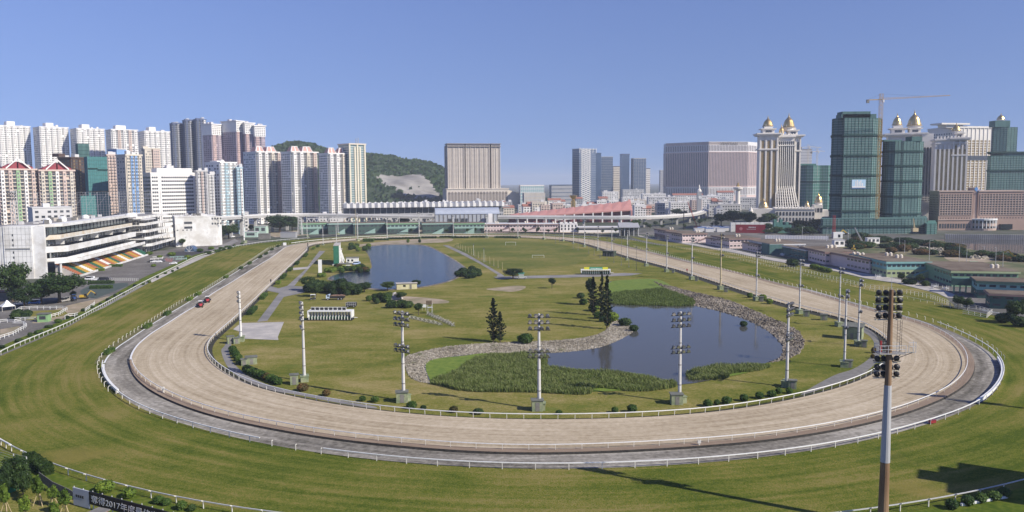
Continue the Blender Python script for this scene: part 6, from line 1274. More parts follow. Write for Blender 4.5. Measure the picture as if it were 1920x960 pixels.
# billboard and booth at bottom left
P0, P1 = at(138, 948, .05), at(430, 1029, .05); rz = math.atan2(P1.y - P0.y, P1.x - P0.x); L = (P1 - P0).length; hb = zat(P0, 914)
t = thing('billboard', 'black billboard with white Chinese lettering and a grey left panel along the garden', 'billboard', P0, rz)
s_ = L * .115
b = MB(); b.box(0, s_, 0, .15, .2, hb); b.build('grey_panel', mat('banner_grey', (.42, .44, .48), (.50, .52, .56), .5), t); b = MB(); b.box(s_ + .02, L, 0, .16, hb * .32, hb); b.build('black_panel', mat('banner_black', (.012, .012, .014), rough=.6), t)
for i in range(4): b = MB(); b.box(.7 + i * .5, 1.05 + i * .5, -.03, 0, hb * .52, hb * .66); b.build('small_print', m_dark, t)
for i in range(16): x = L * i / 15; b = MB(); b.box(x - .06, x + .06, .2, .32, 0, hb + .1); b.build('post', m_steel, t)
def text(s, x, z, h, par, ma, w_=None):
    c = bpy.data.curves.new('lettering', 'FONT'); c.body = s; c.size = h; c.extrude = .01
    o = bpy.data.objects.new('lettering', c); C.objects.link(o); c.materials.append(ma); o.parent = par; o.location = (x, -.04, z); o.rotation_euler = (PI / 2, 0, 0)
    bpy.context.view_layer.update(); me = bpy.data.meshes.new_from_object(o.evaluated_get(bpy.context.evaluated_depsgraph_get())); k = w_ / max(o.dimensions.x, .01) if w_ else 1
    bpy.data.objects.remove(o); o = link('lettering', me, par, None, (x, -.04, z)); o.rotation_euler = (PI / 2, 0, 0); o.scale = (k, 1, 1)
    return o
pitch_ = s_ * .215 * 1.25
text('奪得2017年度最佳室內設計', s_ + .5, hb * .48, hb * .44, t, m_white, L * .60)
p = at(187, 985, .05); t = thing('ticket_booth', 'grey roofed booth with a red side beside the billboard', 'booth', p, rz + .1); t.scale = (.72, .72, .8); b = MB(); b.box(-1.2, 1.2, -1, 1, 0, 2.6); b.build('wall', m_w2, t); b = MB(); b.box(1.2, 1.35, -1, 1, 0, 2.6); b.build('red_side', paint((.45, .03, .06)), t); b = MB(); b.box(-1.6, 1.6, -1.4, 1.4, 2.6, 2.8); b.build('roof', m_cdark, t); b = MB(); b.box(-.8, .8, -1.05, -1, 1, 2.1); b.build('window', m_win, t)
post_rail('garden_fence', 'dark panel fence behind the saplings', [(74, 906), (100, 925), (128, 938), (140, 945)], 1.6, 2, m_cdark, 2.0, w_=.7); t = thing('tall_net_fence', 'tall grey wire fence at the bottom left edge', 'fence', at(-10, 880, .05)); P = [at(-10, 880), at(28, 893), at(52, 899)]
for q in P: v = q - P[0]; b = MB(); b.tube(v, v + Vector((0, 0, 4.0)), .09, .09, 6); b.build('pole', m_steel, t)
for k in range(9): sweep([q - P[0] + Vector((0, 0, .4 + k * .45)) for q in P], .025, .03).build('wire', m_steel, t)
p = at(0, 902); t = thing('green_container', 'green and white container at the bottom left edge', 'container', at(-6, 928), -.3); b = MB(); b.box(-3, 1.6, 0, 3, 0, 2.2); b.build('body', mat('container_green', (.02, .16, .07)), t); b = MB(); b.box(-3.1, 1.7, -.1, 3.1, 2.2, 2.5); b.build('lid', m_w2, t)
# bottom right: white beam, and the tall building outside the frame that throws the dark shadow on the turf
p = at(1840, 939, .05); t = thing('white_beam', 'long white beam lying on the grass below the bush row', 'beam', at(1802, 949, .05)); v = at(1888, 934, .05) - at(1802, 949, .05); sweep([Vector((0, 0, .25)), v + Vector((0, 0, .25))], .35, .35).build('beam', m_white, t)
for f in (.1, .9): b = MB(); q = v * f; b.box(q.x - .2, q.x + .2, q.y - .2, q.y + .2, 0, .1); b.build('foot', m_cdark, t)
# ================================================================ HILL
HX = [(440, 330), (500, 300), (530, 279), (557, 271), (590, 275), (620, 283), (650, 290), (690, 289), (700, 290), (730, 298), (757, 305), (788, 308), (815, 314), (835, 320), (860, 345), (900, 372)]
Yh = 1950.0
nx_, ny_ = 150, 46; vs = []; X0, X1 = Bld.wp(430, Yh).x, Bld.wp(905, Yh).x
rn = np.random.RandomState(5)
ridge = lambda px: float(np.interp(px, [q[0] for q in HX], [q[1] for q in HX]))
def hz(i, j):
    x = X0 + (X1 - X0) * i / nx_; y = 1500 + 900 * j / ny_; px = 960 + FPX * x / Yh; R_ = max(0, zat(Vector((x, Yh, 0)), ridge(px))) if 435 < px < 902 else 0
    f = math.sin(min(1, j / (ny_ * .5)) * PI / 2) ** 1.1 if j < ny_ * .5 else math.cos((j / ny_ - .5) * PI) ** .8
    n = 5 * math.sin(x * .021 + y * .013) + 3 * math.sin(x * .05 - y * .03) + 2 * math.sin(x * .11 + y * .09)
    return x, y, max(-1, R_ * f + n * min(1, f * 2) * (1 if j != ny_ // 2 else .3) - (3 if j == 0 else 0))
for j in range(ny_ + 1):
    for i in range(nx_ + 1): vs.append(hz(i, j))
fs = [(j * (nx_ + 1) + i, j * (nx_ + 1) + i + 1, (j + 1) * (nx_ + 1) + i + 1, (j + 1) * (nx_ + 1) + i) for j in range(ny_) for i in range(nx_)]
quarry = [Vector(q) for q in ((704, 330), (745, 328), (791, 327), (805, 340), (828, 368), (800, 375), (762, 368), (745, 355), (718, 346))]
def proj(p):
    v = Vector(p) - Vector((0, 0, CAMH)); f = v.dot(FWD); return 960 + FPX * v.dot(IX) / f, 480 + FPX * v.dot(IY) / f
me = bpy.data.meshes.new('hill'); me.from_pydata(vs, [], fs)
m_hill = mat('hill_scrub', (.025, .042, .018), (.05, .075, .03), .02, rough=.95, detail=8); m_rock = mat('quarry_rock', (.20, .185, .165), (.36, .34, .31), .03, rough=.95, detail=10, bump=.8)
me.materials.append(m_hill); me.materials.append(m_rock); isq = []
for f in fs:
    c = [sum(vs[k][a] for k in f) / 4 for a in range(3)]; isq.append(1 if c[1] < Yh and inside(proj(c), quarry) else 0)
me.polygons.foreach_set('material_index', isq); me.update(); link('hill', me, None, 'structure')
b = MB()
for k in range(15000):
    f = rnd.randrange(len(fs)); 
    if isq[f] and rnd.random() < .985: continue
    q = fs[f]; a, c = rnd.random(), rnd.random(); p = Vector(vs[q[0]]).lerp(Vector(vs[q[1]]), a).lerp(Vector(vs[q[3]]).lerp(Vector(vs[q[2]]), a), c)
    if p.y > Yh + 60: continue
    s = rnd.uniform(2.2, 5.5); p.z += s * .6; o = len(b.v); u = Vector((rnd.gauss(0, 1), rnd.gauss(0, 1), rnd.gauss(0, 1))).normalized(); d = u.orthogonal().normalized()
    b.v += [tuple(p + u * s), tuple(p + d * s), tuple(p - u * s), tuple(p - d * s)]; b.face((o, o + 1, o + 2, o + 3))
b.build('hillside_forest', m_treed, None, 'stuff')
p = Vector((Bld.wp(549, Yh).x, Yh, zat(Bld.wp(549, Yh), 275))); lattice('radio_mast', 'tiny red and white radio mast on the hill behind the white towers', 'radio mast', p, 14, 3, 1, m_w2, 5)
# ================================================================ CENTRAL HOTEL TOWER
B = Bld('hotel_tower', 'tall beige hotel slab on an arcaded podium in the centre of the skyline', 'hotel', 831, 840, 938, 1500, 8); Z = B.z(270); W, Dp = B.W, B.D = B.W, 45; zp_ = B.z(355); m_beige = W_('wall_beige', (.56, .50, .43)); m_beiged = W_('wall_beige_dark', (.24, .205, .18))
B.box('wall', m_beiged, 0, W, 4, Dp, 0, Z - 2)
for a, c in ((0, 871), (874, 918), (922, 938)):
    xa, xc = (0 if a == 0 else B.x(a)), B.x(c); b = MB(); b.box(xa, xc, 0, 30, zp_, Z); q = B.part('wing', b, m_beige); n = max(3, int((xc - xa) / 4.2)); g = MB(); windows(g, xa + .5, xc - .5, zp_ + 2, Z - 4, n, 34, .62, .5, .25); g.build('window', m_beiged, q, 'stuff')
    g = MB(); piers(g, xa + .3, xc - .3, zp_, Z - 1, max(2, n // 2), 1.1, .9); g.build('pier', m_beige, q, 'stuff'); b = MB(); b.box(xa - 1, xc + 1, -2.5, 31, Z - 5, Z - 3.6); b.box(xa - 1.4, xc + 1.4, -3, 31, Z, Z + 1.2); b.build('cornice', m_beiged, q)
b = MB(); xe = B.x(952); b.box(-4, xe, -8, Dp, 0, zp_); q = B.part('podium', b, m_beige); n = 19
for i in range(n):
    x = -2 + (xe + 0) * (i + .5) / n; b = MB(); b.box(x - 2.4, x + 2.4, -8.3, -7.9, 2, zp_ - 7); b.M = Matrix.Translation((x, -8.1, zp_ - 7)) @ Matrix.Rotation(PI / 2, 4, 'X'); b.lathe(0, 0, [(2.4, -.2), (2.4, .2)], 12); b.M = None; b.build('arch', m_beiged, q)
B.box('podium_cornice', m_beige, -5, xe + 1, -9, Dp, zp_, zp_ + 1.4); b = MB(); b.prism([(xe, -6), (xe + 75, -6), (xe + 75, 30), (xe, 30)], 0, [zp_ - 2, 13, 13, zp_ - 2]); B.part('ramp_wing', b, m_cream)
# ================================================================ GLASS TOWERS
def gtower(label, x0, xs, x1, Y, d, yt, wall=m_bglass, nf=24, bandm=m_grey, np_=0, pierm=None, cat='glass tower', D=None, cap=True):
    B = Bld('glass_tower', label, cat, x0, xs, x1, Y, d, D); Z = B.z(yt); B.Z = Z; B.box('wall', wall, 0, B.W, 0, B.D, 0, Z); g = MB()
    for f in 'F' + ('L' if d > 0 else 'R'):
        g.M = B.fr(f); bands(g, 0, B.ln(f), 1, Z, nf, .16, .25)
        if np_: piers(g, 0, B.ln(f), 0, Z, np_, .5, .35)
    B.part('floor_band', g, bandm, 'stuff')
    if cap: B.box('parapet', bandm, -.4, B.W + .4, -.4, B.D + .4, Z, Z + 2)
    return B
B = gtower('blue glass tower with a white diamond lattice on its corner', 1073, 1086, 1117, 1900, 40, 280, D=None, nf=30); Z = B.Z; xa, xb = B.x(1089), B.x(1107); n = 13; b = MB()
for k in range(n):
    z0, z1 = Z * k / n, Z * (k + 1) / n; m_ = (xa + xb) / 2
    for a_, c_ in ((xa, m_), (m_, xb)):
        zm = (z0 + z1) / 2
        b.bar((a_, -.8, z0), (c_, -.8, zm), .9, .9); b.bar((c_, -.8, zm), (a_, -.8, z1), .9, .9); b.bar((c_, -.8, z0), (a_, -.8, zm), .9, .9); b.bar((a_, -.8, zm), (c_, -.8, z1), .9, .9)
B.part('diamond_lattice', b, m_w1, 'stuff')
for i in range(6): b = MB(); x = B.W * i / 5; b.bar((x, -.6, Z * .93), (x + (B.W * .04), -.6, Z + 4), .7, .7); B.part('crown_fin', b, m_w1)
gtower('plain blue glass tower attached right of the lattice tower', 1102, 1105, 1127, 1930, 12, 288, nf=30, bandm=m_bglass); gtower('blue glass tower with a pale curved crown', 1125, 1128, 1149, 2150, 12, 295, nf=26); gtower('slim brown striped tower between two blue glass towers', 1147, 1150, 1164, 2300, 12, 313, m_cream, 14, m_brown)
gtower('narrow dark blue tower with a sloping top', 1162, 1165, 1180, 2000, 14, 290, nf=34, bandm=m_dblue); gtower('broad dark blue glass tower at the right of the blue group', 1183, 1188, 1211, 2000, 14, 298, nf=30, np_=5, pierm=m_bglass); gtower('slim white striped tower right of the dark blue group', 1209, 1211, 1219, 2300, 12, 317, m_w1, 14, m_brown); gtower('distant grey tower between the blue group and the large casino hotel', 1236, 1238, 1248, 2600, 10, 320, m_grey, 14, m_w2)
gtower('small distant pinkish tower low on the skyline', 1145, 1147, 1164, 2600, 10, 322, m_pink, 12, m_w2, cap=False)
gtower('pale green glass block left of the grey hall', 973, 976, 1020, 1500, 6, 349, mat('mint_glass', (.30, .44, .45), (.36, .50, .50), .1, rough=.2), 7, m_w1, 12); gtower('low white building below the pale green block', 980, 983, 1022, 1380, 6, 362, m_cream, 5, m_w2, 16, cap=False); gtower('grey blue hall with a sloping wall left of the lattice tower', 1030, 1034, 1073, 1800, 10, 348, m_grey, 5, m_bglass)
# ================================================================ LARGE CASINO HOTEL (three facets)
t = thing('casino_hotel', 'huge pink and white curved casino hotel with dark vertical window strips', 'hotel', (0, 0, 0)); P = [Bld.wp(1244, 2150), Bld.wp(1248, 2080), Bld.wp(1328, 2000), Bld.wp(1401, 2020), Bld.wp(1426, 2090), Bld.wp(1400, 2190)]; t.location = P[2]; O = P[2].copy(); P = [q - O for q in P]
zt, zb1, zb2, zb3 = (zat(O, y) for y in (266, 271.5, 285, 350)); m_vp = W_('hotel_pink', (.60, .47, .43)); m_vw = W_('hotel_white', (.62, .60, .58)); m_vd = mat('hotel_window', (.16, .13, .135), (.22, .185, .185), .1, rough=.3)
b = MB(); b.prism([tuple(q[:2]) for q in P], 0, zt); b.build('wall', m_vp, t); b = MB(); b.prism([tuple((q * 1.004)[:2]) for q in P], zt - 7, zt + .8); b.build('cornice', m_vw, t)
for i, (n, nm) in enumerate(((4, 'end_facade'), (24, 'left_facade'), (26, 'middle_facade'), (8, 'right_facade'))):
    A, E_ = P[i], P[i + 1]; L = (E_ - A).length; M_ = Matrix.Translation(A) @ Matrix.Rotation(math.atan2(E_.y - A.y, E_.x - A.x), 4, 'Z')
    b = MB(); b.M = M_; b.box(0, L, -.5, .1, zb3 - 22, zb3); b.box(0, L, -.5, .1, zb2, zt - 7); b.M = None; q = b.build(nm, m_vw, t)
    g = MB(); g.M = M_; w_ = L / n
    for k in range(n): c = (k + .5) * w_; g.box(c - w_ * .24, c + w_ * .24, -.25, .1, zb3 + 1, zb2 - 1.5, 0, 'kb'); g.box(c - w_ * .26, c + w_ * .26, -.9, -.3, zb2 + 3, zb1 - 1, 0, 'kb'); g.box(c - w_ * .2, c + w_ * .2, -.9, -.3, zb3 - 20, zb3 - 4, 0, 'kb')
    g.M = None; g.build('window_strip', m_vd, q, 'stuff'); g = MB(); g.M = M_; piers(g, 0, L, zb3, zb2, n, w_ * .16, .7); g.box(0, L, -1.6, .1, zb2 - 1, zb2 + 1); g.box(0, L, -1.4, .1, zb3 - 1, zb3 + 1); bands(g, 0, L, zb3, zb2, 32, .12, .18); g.M = None; g.build('pier', m_vp, q, 'stuff')
    if i == 2: M2 = M_; L2_ = L
tx = text('VENETIAN', 0, 0, 9.0, t, m_dark, 46); tx.matrix_local = M2 @ Matrix.Translation((L2_ * .28, -2.2, zt - 7.0)) @ Matrix.Rotation(PI / 2, 4, 'X') @ Matrix.Diagonal((tx.scale.x, 1, 1, 1)); tx.name = 'sign_lettering'
m_cw = W_('casino_cream_white', (.68, .64, .575))
# ================================================================ WHITE AND GOLD CASINO TOWERS
def dome(B, px0, px1, y0, y1, Yoff=6):
    r = abs(B.x(px1) - B.x(px0)) / 2; cx = (B.x(px0) + B.x(px1)) / 2; z0, z1 = B.z(y0), B.z(y1); h = z1 - z0; b = MB(); b.lathe(cx, Yoff + r, [(r * 1.12, z0), (r * .98, z0 + h * .07), (r * .90, z0 + h * .2), (r * .80, z0 + h * .36), (r * .62, z0 + h * .52), (r * .36, z0 + h * .64), (r * .2, z0 + h * .72), (r * .1, z0 + h * .8), (.3, z1)], 16); q = B.part('gold_dome', b, m_gold); b = MB()
    for i in range(8): a = 2 * PI * i / 8 + .2; b.bar((cx + r * 1.02 * math.cos(a), Yoff + r + r * 1.02 * math.sin(a), z0 + h * .06), (cx + r * .42 * math.cos(a), Yoff + r + r * .42 * math.sin(a), z0 + h * .6), .35, .35)
    b.build('dome_rib', m_cw, q, 'stuff'); b = MB(); b.lathe(cx, Yoff + r, [(r * .9, z0 - h * .28), (r * .9, z0 - h * .05), (r * 1.15, z0)], 12); B.part('dome_drum', b, m_cw)
def turret(B, px0, px1, zb, ycor, ytop, Dp=22, nw=3, gold=True, y0=0):
    xa, xc = B.x(px0), B.x(px1); W = xc - xa; zc = B.z(ycor); b = MB(); b.box(xa, xc, y0, y0 + Dp, zb, zc - 2); q = B.part('turret', b, m_cw)
    g = MB()
    for i in range(nw): c = xa + W * (i + .5) / nw; g.box(c - W / nw * .28, c + W / nw * .28, y0 - .25, y0 + .1, zb + 4, zc - 22, 0, 'kb'); g.box(c - W / nw * .22, c + W / nw * .22, y0 - .25, y0 + .1, zc - 19, zc - 9, 0, 'kb')
    g.build('window_strip', m_wing if gold else m_win, q, 'stuff'); b = MB()
    for k, (o, zz) in enumerate(((2.0, zc - 21), (3.5, zc - 3), (5, zc - 1.4))): b.box(xa - o, xc + o, y0 - o, y0 + Dp + o, zz, zz + 1.6)
    for i in range(nw + 1): x = xa + W * i / nw; b.box(x - .8, x + .8, y0 - 1.2, y0 + .1, zb, zc - 3, 0, 'k')
    b.build('cornice', m_cw, q); z2 = B.z(ytop); b = MB(); h = z2 - zc; b.box(xa + W * .16, xc - W * .16, y0 + 3, y0 + Dp - 3, zc, zc + h * .6); b.box(xa + W * .05, xc - W * .05, y0 + 1, y0 + Dp - 1, zc + h * .6, zc + h * .72); b.box(xa + W * .26, xc - W * .26, y0 + 5, y0 + Dp - 5, zc + h * .72, z2); b.build('belvedere', m_cw, q); b = MB(); b.box(xa + W * .32, xc - W * .32, y0 + 2.8, y0 + 3.1, zc + h * .15, zc + h * .45); b.build('belvedere_window', m_win, q)
B = Bld('casino_tower', 'white casino tower with gold domed turrets beside the huge curved hotel', 'hotel', 1419, 1426, 1504, 1035, 10); zb = 0
turret(B, 1424, 1456, 0, 250, 237); dome(B, 1431, 1451, 236, 216)
turret(B, 1476, 1502, 0, 253, 239, y0=10, gold=False); dome(B, 1471, 1494, 238, 211, 12); dome(B, 1461, 1472, 250, 233, 8)
xa, xb = B.x(1456), B.x(1490); zt = B.z(256); b = MB(); b.box(xa, xb, 6, 34, 0, zt); q = B.part('slab', b, m_cw); g = MB(); zf = B.z(352)
n = 9
for i in range(n): c = xa + (xb - xa) * (i + .5) / n; g.box(c - .95, c + .95, 5.75, 6.1, zf, B.z(274), 0, 'kb'); g.box(c - .8, c + .8, 5.7, 6.1, B.z(272), B.z(265), 0, 'kb')
g.build('window_strip', m_win, q, 'stuff')
for i in range(n + 1): x = xa + (xb - xa) * i / n; b = MB(); b.bar((x, 4.6, zf), (x, 5.4, B.z(270)), .9, 1.2); b.build('fin', m_cw, q)
b = MB(); b.box(xa - 1, xb + 1, 4, 7, B.z(274), B.z(272)); b.box(xa - 1, xb + 1, 3.5, 7, zt - 1, zt + 1); b.build('cornice', m_cw, q)
for i in range(7): x = xa + (xb - xa) * (i + .5) / 7; b = MB(); b.lathe(x, 6, [(1.1, zt + 1), (1.1, zt + 2), (.3, zt + 4)], 6); b.build('merlon', m_cw, q)
zg = B.z(388)
for i in range(10): x = xa + (xb - xa) * i / 9; b = MB(); b.bar((x + (i - 4.5) * .5, -12, zg), (x, 5, zf + 2), 1.0, 1.5); b.build('flare_rib', m_cw, q)
for k in range(7): f = (k + .5) / 7; b = MB(); b.box(xa - 2 * (1 - f), xb + 2 * (1 - f), -12 + 17 * f + .6, 6, zg + (zf - zg) * f - .5, zg + (zf - zg) * f + .5); b.build('flare_floor', m_cw, q)
b = MB(); b.prism([(xa, -9), (xb, -9), (xb, 6), (xa, 6)], 0, [zg, zg, zf, zf]); b.build('flare_wall', m_win, q)
# white palace podium
B = Bld('palace_podium', 'white palace like casino podium with arched windows and gold roofs', 'casino', 1406, 1410, 1530, 960, 3, 40); Z = B.z(390); W = B.W; B.box('wall', m_cw, B.x(1455), W, 0, 40, 0, Z); b = MB(); b.box(0, B.x(1455), 4, 40, 0, B.z(392)); B.part('left_wing', b, m_cw)
for i in range(12):
    x = B.x(1456 + i * 6.2) + 1.5; b = MB(); b.box(x - 1.1, x + 1.1, -.2, .1, Z - 9, Z - 5.5); b.M = Matrix.Translation((x, -.05, Z - 5.5)) @ Matrix.Rotation(PI / 2, 4, 'X'); b.lathe(0, 0, [(1.1, -.1), (1.1, .15)], 10); b.M = None; B.part('arched_window', b, m_win); B.box('lower_window', m_win, x - .9, x + .9, -.2, .1, 2, 6)
    b = MB(); b.lathe(x + 1.9, 0, [(.5, Z), (.5, Z + 1.4), (.1, Z + 2.4)], 6); B.part('finial', b, m_cw)
B.box('cornice', m_cw, B.x(1455) - .5, W + .5, -.8, 40, Z - 1.6, Z - .6); dome(B, 1424, 1444, 390, 371, 10); dome(B, 1512, 1522, 388, 376, 10)
b = MB(); b.lathe(B.x(1409), -4, [(2.4, 0), (2.4, B.z(404)), (3.4, B.z(403)), (3.4, B.z(401)), (1.6, B.z(400)), (2.6, B.z(396)), (.3, B.z(388))], 12); B.part('lamp_column', b, m_cw)
B = Bld('palace_pavilion', 'white pavilion with gold spire roof in front of the cylindrical green net', 'pavilion', 1524, 1527, 1556, 960, 4, 30); Z = B.z(384); B.box('wall', m_cw, 0, B.W * .6, 0, 26, 0, Z); B.box('low_wing', m_cw, B.W * .6, B.W, 2, 26, 0, B.z(394)); dome(B, 1529, 1545, 380, 361, 4)
for i in range(3): x = B.W * .6 * (i + .5) / 3; B.box('window', m_win, x - 1.2, x + 1.2, -.2, .1, Z - 9, Z - 4)
t = thing('monument_column', 'tall white column with a gold figure between the curved hotel and the white tower', 'column', Bld.wp(1384, 1300)); zc = zat(t.location, 357); b = MB(); b.lathe(0, 0, [(5.5, 0), (5.5, 12), (3.8, 13), (3.4, zc), (7, zc + 2), (7.5, zc + 5), (3, zc + 6)], 14); b.build('shaft', m_cw, t); b = MB(); b.lathe(0, 0, [(2.4, zc + 6), (3, zc + 8), (1.5, zc + 10), (2, zc + 11), (.4, zc + 13)], 10); b.build('gold_figure', m_gold, t)
B = Bld('clock_tower', 'dark clock tower with a white spire above the street', 'clock tower', 1306, 1308, 1316, 1300, 8, 8); Z = B.z(359); B.box('wall', m_grey, 0, B.W, 0, 8, 0, Z); b = MB(); b.lathe(B.W / 2, 4, [(4, Z), (3, Z + 3), (1.6, Z + 4), (1.2, Z + 8), (.1, Z + 12)], 8); B.part('spire', b, m_cw); b = MB(); b.M = Matrix.Translation((B.W * .6, -.1, B.z(370))) @ Matrix.Rotation(PI / 2, 4, 'X'); b.lathe(0, 0, [(2.6, 0), (2.6, .3)], 14); B.part('clock_face', b, m_white)
# ================================================================ NETTED TOWERS, CRANES
def netted(label, pts, Y, yt, rings, steps=(), nl=46, D=None, ma=m_net):
    """pts: front outline as (px, setback m)"""
    O = Bld.wp(pts[0][0], Y); t = thing('netted_tower', label, 'tower', O); P = [Bld.wp(px, Y + s) - O for px, s in pts]; back = [Bld.wp(pts[-1][0] - 3, Y + 55) - O, Bld.wp(pts[0][0] + 3, Y + 55) - O]; PL = [tuple(q[:2]) for q in P + back]; Z = zat(O, yt)
    b = MB(); b.prism(PL, 0, Z); b.build('netting', ma, t)
    for yy in rings:
        z = zat(O, yy); c = sum((Vector((*q, 0)) for q in PL), Vector()) / len(PL); b = MB(); b.prism([tuple((c + (Vector((*q, 0)) - c) * 1.05)[:2]) for q in PL], z - .9, z + .9); b.build('catch_platform', m_netd, t)
    g = MB(); h = MB()
    for i in range(len(P) - 1):
        A, E_ = P[i], P[i + 1]; L = (E_ - A).length; M_ = Matrix.Translation(A) @ Matrix.Rotation(math.atan2(E_.y - A.y, E_.x - A.x), 4, 'Z'); g.M = M_; h.M = M_
        bands(g, 0, L, 0, Z, nl, .13, .12); piers(h, 0, L, 0, Z, max(2, int(L / 3.2)), .28, .2)
    g.M = None; h.M = None; g.build('ledger', m_ledger, t, 'stuff'); h.build('scaffold_pole', m_netd, t, 'stuff')
    for a, c, y2 in steps: xa, xc = Bld.wp(a, Y).x - O.x, Bld.wp(c, Y).x - O.x; b = MB(); b.box(xa, xc, 1, 14, Z, zat(O, y2)); b.build('upper_netting', ma, t)
    return t, O
t1, O1 = netted('tallest green netted tower with a small blue billboard on its front', [(1557, 18), (1560, 8), (1577, 5), (1580, 0), (1633, 0), (1648, 8), (1650, 20)], 765, 221, (254, 292, 329, 366, 396), [(1577, 1629, 209), (1575, 1640, 214)])
xa, xc = Bld.wp(1597, 765).x - O1.x, Bld.wp(1623, 765).x - O1.x; za, zc = zat(O1, 354), zat(O1, 337); b = MB(); b.box(xa, xc, -.5, -.25, za, zc); q = b.build('billboard', mat('board_sky', (.40, .58, .72), (.50, .66, .78), .3), t1); b = MB()
for i in range(5): x = xa + (xc - xa) * (.25 + .12 * i); b.box(x, x + .9, -.6, -.5, za + 2.2, za + 2.2 + (5, 6, 4.5, 5.5, 3)[i])
b.box(xa + .3, xc - .3, -.58, -.5, za + .8, za + 2.2); b.build('board_buildings', m_w1, q); b = MB(); b.box(xa + .2, xc - .2, -.62, -.5, za + .2, za + .9); b.build('board_strip', mat('board_blue', (.06, .16, .34)), q)
netted('rounded green netted tower right of the crane', [(1653, 20), (1656, 9), (1664, 3), (1676, 0), (1688, 0), (1692, 0), (1722, 2), (1729, 8), (1729, 20)], 775, 265, (284, 311, 340, 369, 402), [(1708, 1727, 256), (1656, 1690, 262)])
netted('low green netted podium under the two netted towers', [(1541, 10), (1545, 2), (1600, 0), (1700, 0), (1742, 4)], 745, 411, (425,), (), 8); netted('small separate green netted block right of the podium', [(1738, 4), (1741, 0), (1757, 0), (1760, 6)], 735, 419, (), (), 6, ma=m_netl)
netted('green netted tower at the right edge behind the brown hotel', [(1856, 14), (1859, 4), (1884, 0), (1886, 4), (1903, 6)], 1000, 238, (285, 330), [(1862, 1890, 226)]); netted('dark green netted block in front of the right netted tower', [(1850, 8), (1856, 0), (1925, 0)], 960, 292, (286, 320), [(1880, 1925, 285)], 30)
netted('bright green netted drum left of the tallest netted tower', [(1499, 30), (1504, 12), (1512, 3), (1524, 0), (1531, 3), (1535, 10), (1537, 14), (1552, 12), (1560, 16)], 1180, 310, (341,), [(1499, 1530, 307)], 16, ma=m_netl)
def crane(label, px, Y, yb, ytop, pxa, ya, pxb, yb2, ma, name='tower_crane', w_=1.9):
    p = Bld.wp(px, Y); p.z = max(0, zat(p, yb)); ht = zat(p, ytop) - p.z; t = lattice(name, label, 'crane', p, ht, w_, w_, ma, max(8, int(ht / 3.5))); k = Y / FPX
    zj = zat(p, ya) - p.z; xj = (pxb - px) * k; zj2 = zat(p, yb2) - p.z; xa = (pxa - px) * k; zm = zat(p, (ya * 2 + yb2) / 3) - p.z
    b = MB(); n = 24
    for s in (-.6, .6): b.bar((0, s, zm), (xj, s, zj2), .22, .22)
    b.bar((0, 0, zm + 1.3), (xj, 0, zj2 + .4), .2, .2)
    for i in range(n): f0, f1 = i / n, (i + 1) / n; b.bar((xj * f0, -.6, zm + (zj2 - zm) * f0), (xj * (f0 + f1) / 2, 0, zm + 1.3 + (zj2 - zm - .9) * f0), .12, .12); b.bar((xj * (f0 + f1) / 2, 0, zm + 1.3 + (zj2 - zm - .9) * f0), (xj * f1, .6, zm + (zj2 - zm) * f1), .12, .12)
    b.build('jib', ma, t); b = MB(); b.bar((0, 0, zm), (xa, 0, zm - .3), .9, .7); b.build('counter_jib', ma, t); b = MB(); b.box(xa - 1, xa + 1.2, -.9, .9, zm - 3, zm); b.build('counterweight', m_cdark, t)
    b = MB(); b.bar((0, 0, ht), (xj * .62, 0, zm + (zj2 - zm) * .62 + 1), .09, .09); b.bar((0, 0, ht), (xa, 0, zm), .09, .09); b.build('tie_cable', m_dark, t); b = MB(); b.box(.9, 2.4, -1.6, -.4, zm - 2.6, zm - .2); b.build('cab', m_w2, t); return t
crane('tall yellow tower crane standing before the tallest netted tower', 1647, 745, 411, 176, 1622, 190, 1774, 180, mat('crane_orange', (.42, .25, .06), (.50, .32, .10), .5), w_=2.6)
crane('pale tower crane rising behind the bright green netted drum, left one', 1514, 1185, 309, 271, 1500, 275, 1538, 277, m_cream); crane('pale tower crane behind the bright green netted drum, right one', 1531, 1185, 330, 278, 1520, 284, 1545, 284, m_cream)
gtower('grey white tower under construction behind the netted drum', 1496, 1500, 1521, 1500, 12, 281, m_w2, 20, m_grey)
m_cred = mat('crane_red', (.34, .04, .04)); p = at(1563, 447); t = lattice('crawler_crane', 'red lattice crawler crane boom in front of the netted towers', 'crane', p, zat(p, 404), 2.2, 1.6, m_cred, 9); b = MB(); b.box(-1, 7, -2, 2, 0, 5.5); b.build('cabin', m_white, t); b = MB(); b.box(3, 5, -2.1, -2, 1, 3.5); b.build('window', m_glassd, t)
def boom(label, pxa, pya, pxb, pyb, Y, ma):
    a, c = atY(pxa, pya, Y), atY(pxb, pyb, Y); t = thing('lattice_boom', label, 'crane', a); v = c - a; b = MB(); n = 14; o = Vector((0, .8, 0)); o2 = Vector((.9, 0, .3))
    for s in (o, -o, o2): b.bar(s, v + s * .5, .22, .22)
    for i in range(n): b.bar(v * (i / n) + o, v * ((i + 1) / n) - o, .13, .13); b.bar(v * (i / n) - o, v * ((i + 1) / n) + o2 * .8, .13, .13)
    b.build('boom', ma, t); b = MB(); b.box(-2, 3, -2, 2, -3, .2); b.build('machinery', ma, t)
boom('grey lattice boom leaning over the waste ground', 1621, 462, 1602, 427, 640, m_grey); boom('yellow excavator arm above the podium edge', 1714, 428, 1712, 410, 720, m_masty); boom('red lattice boom by the viaduct bend', 1306, 424, 1289, 379, 850, m_cred); boom('thin dark piling rig beside the red boom', 1281, 432, 1282, 388, 830, m_dark)
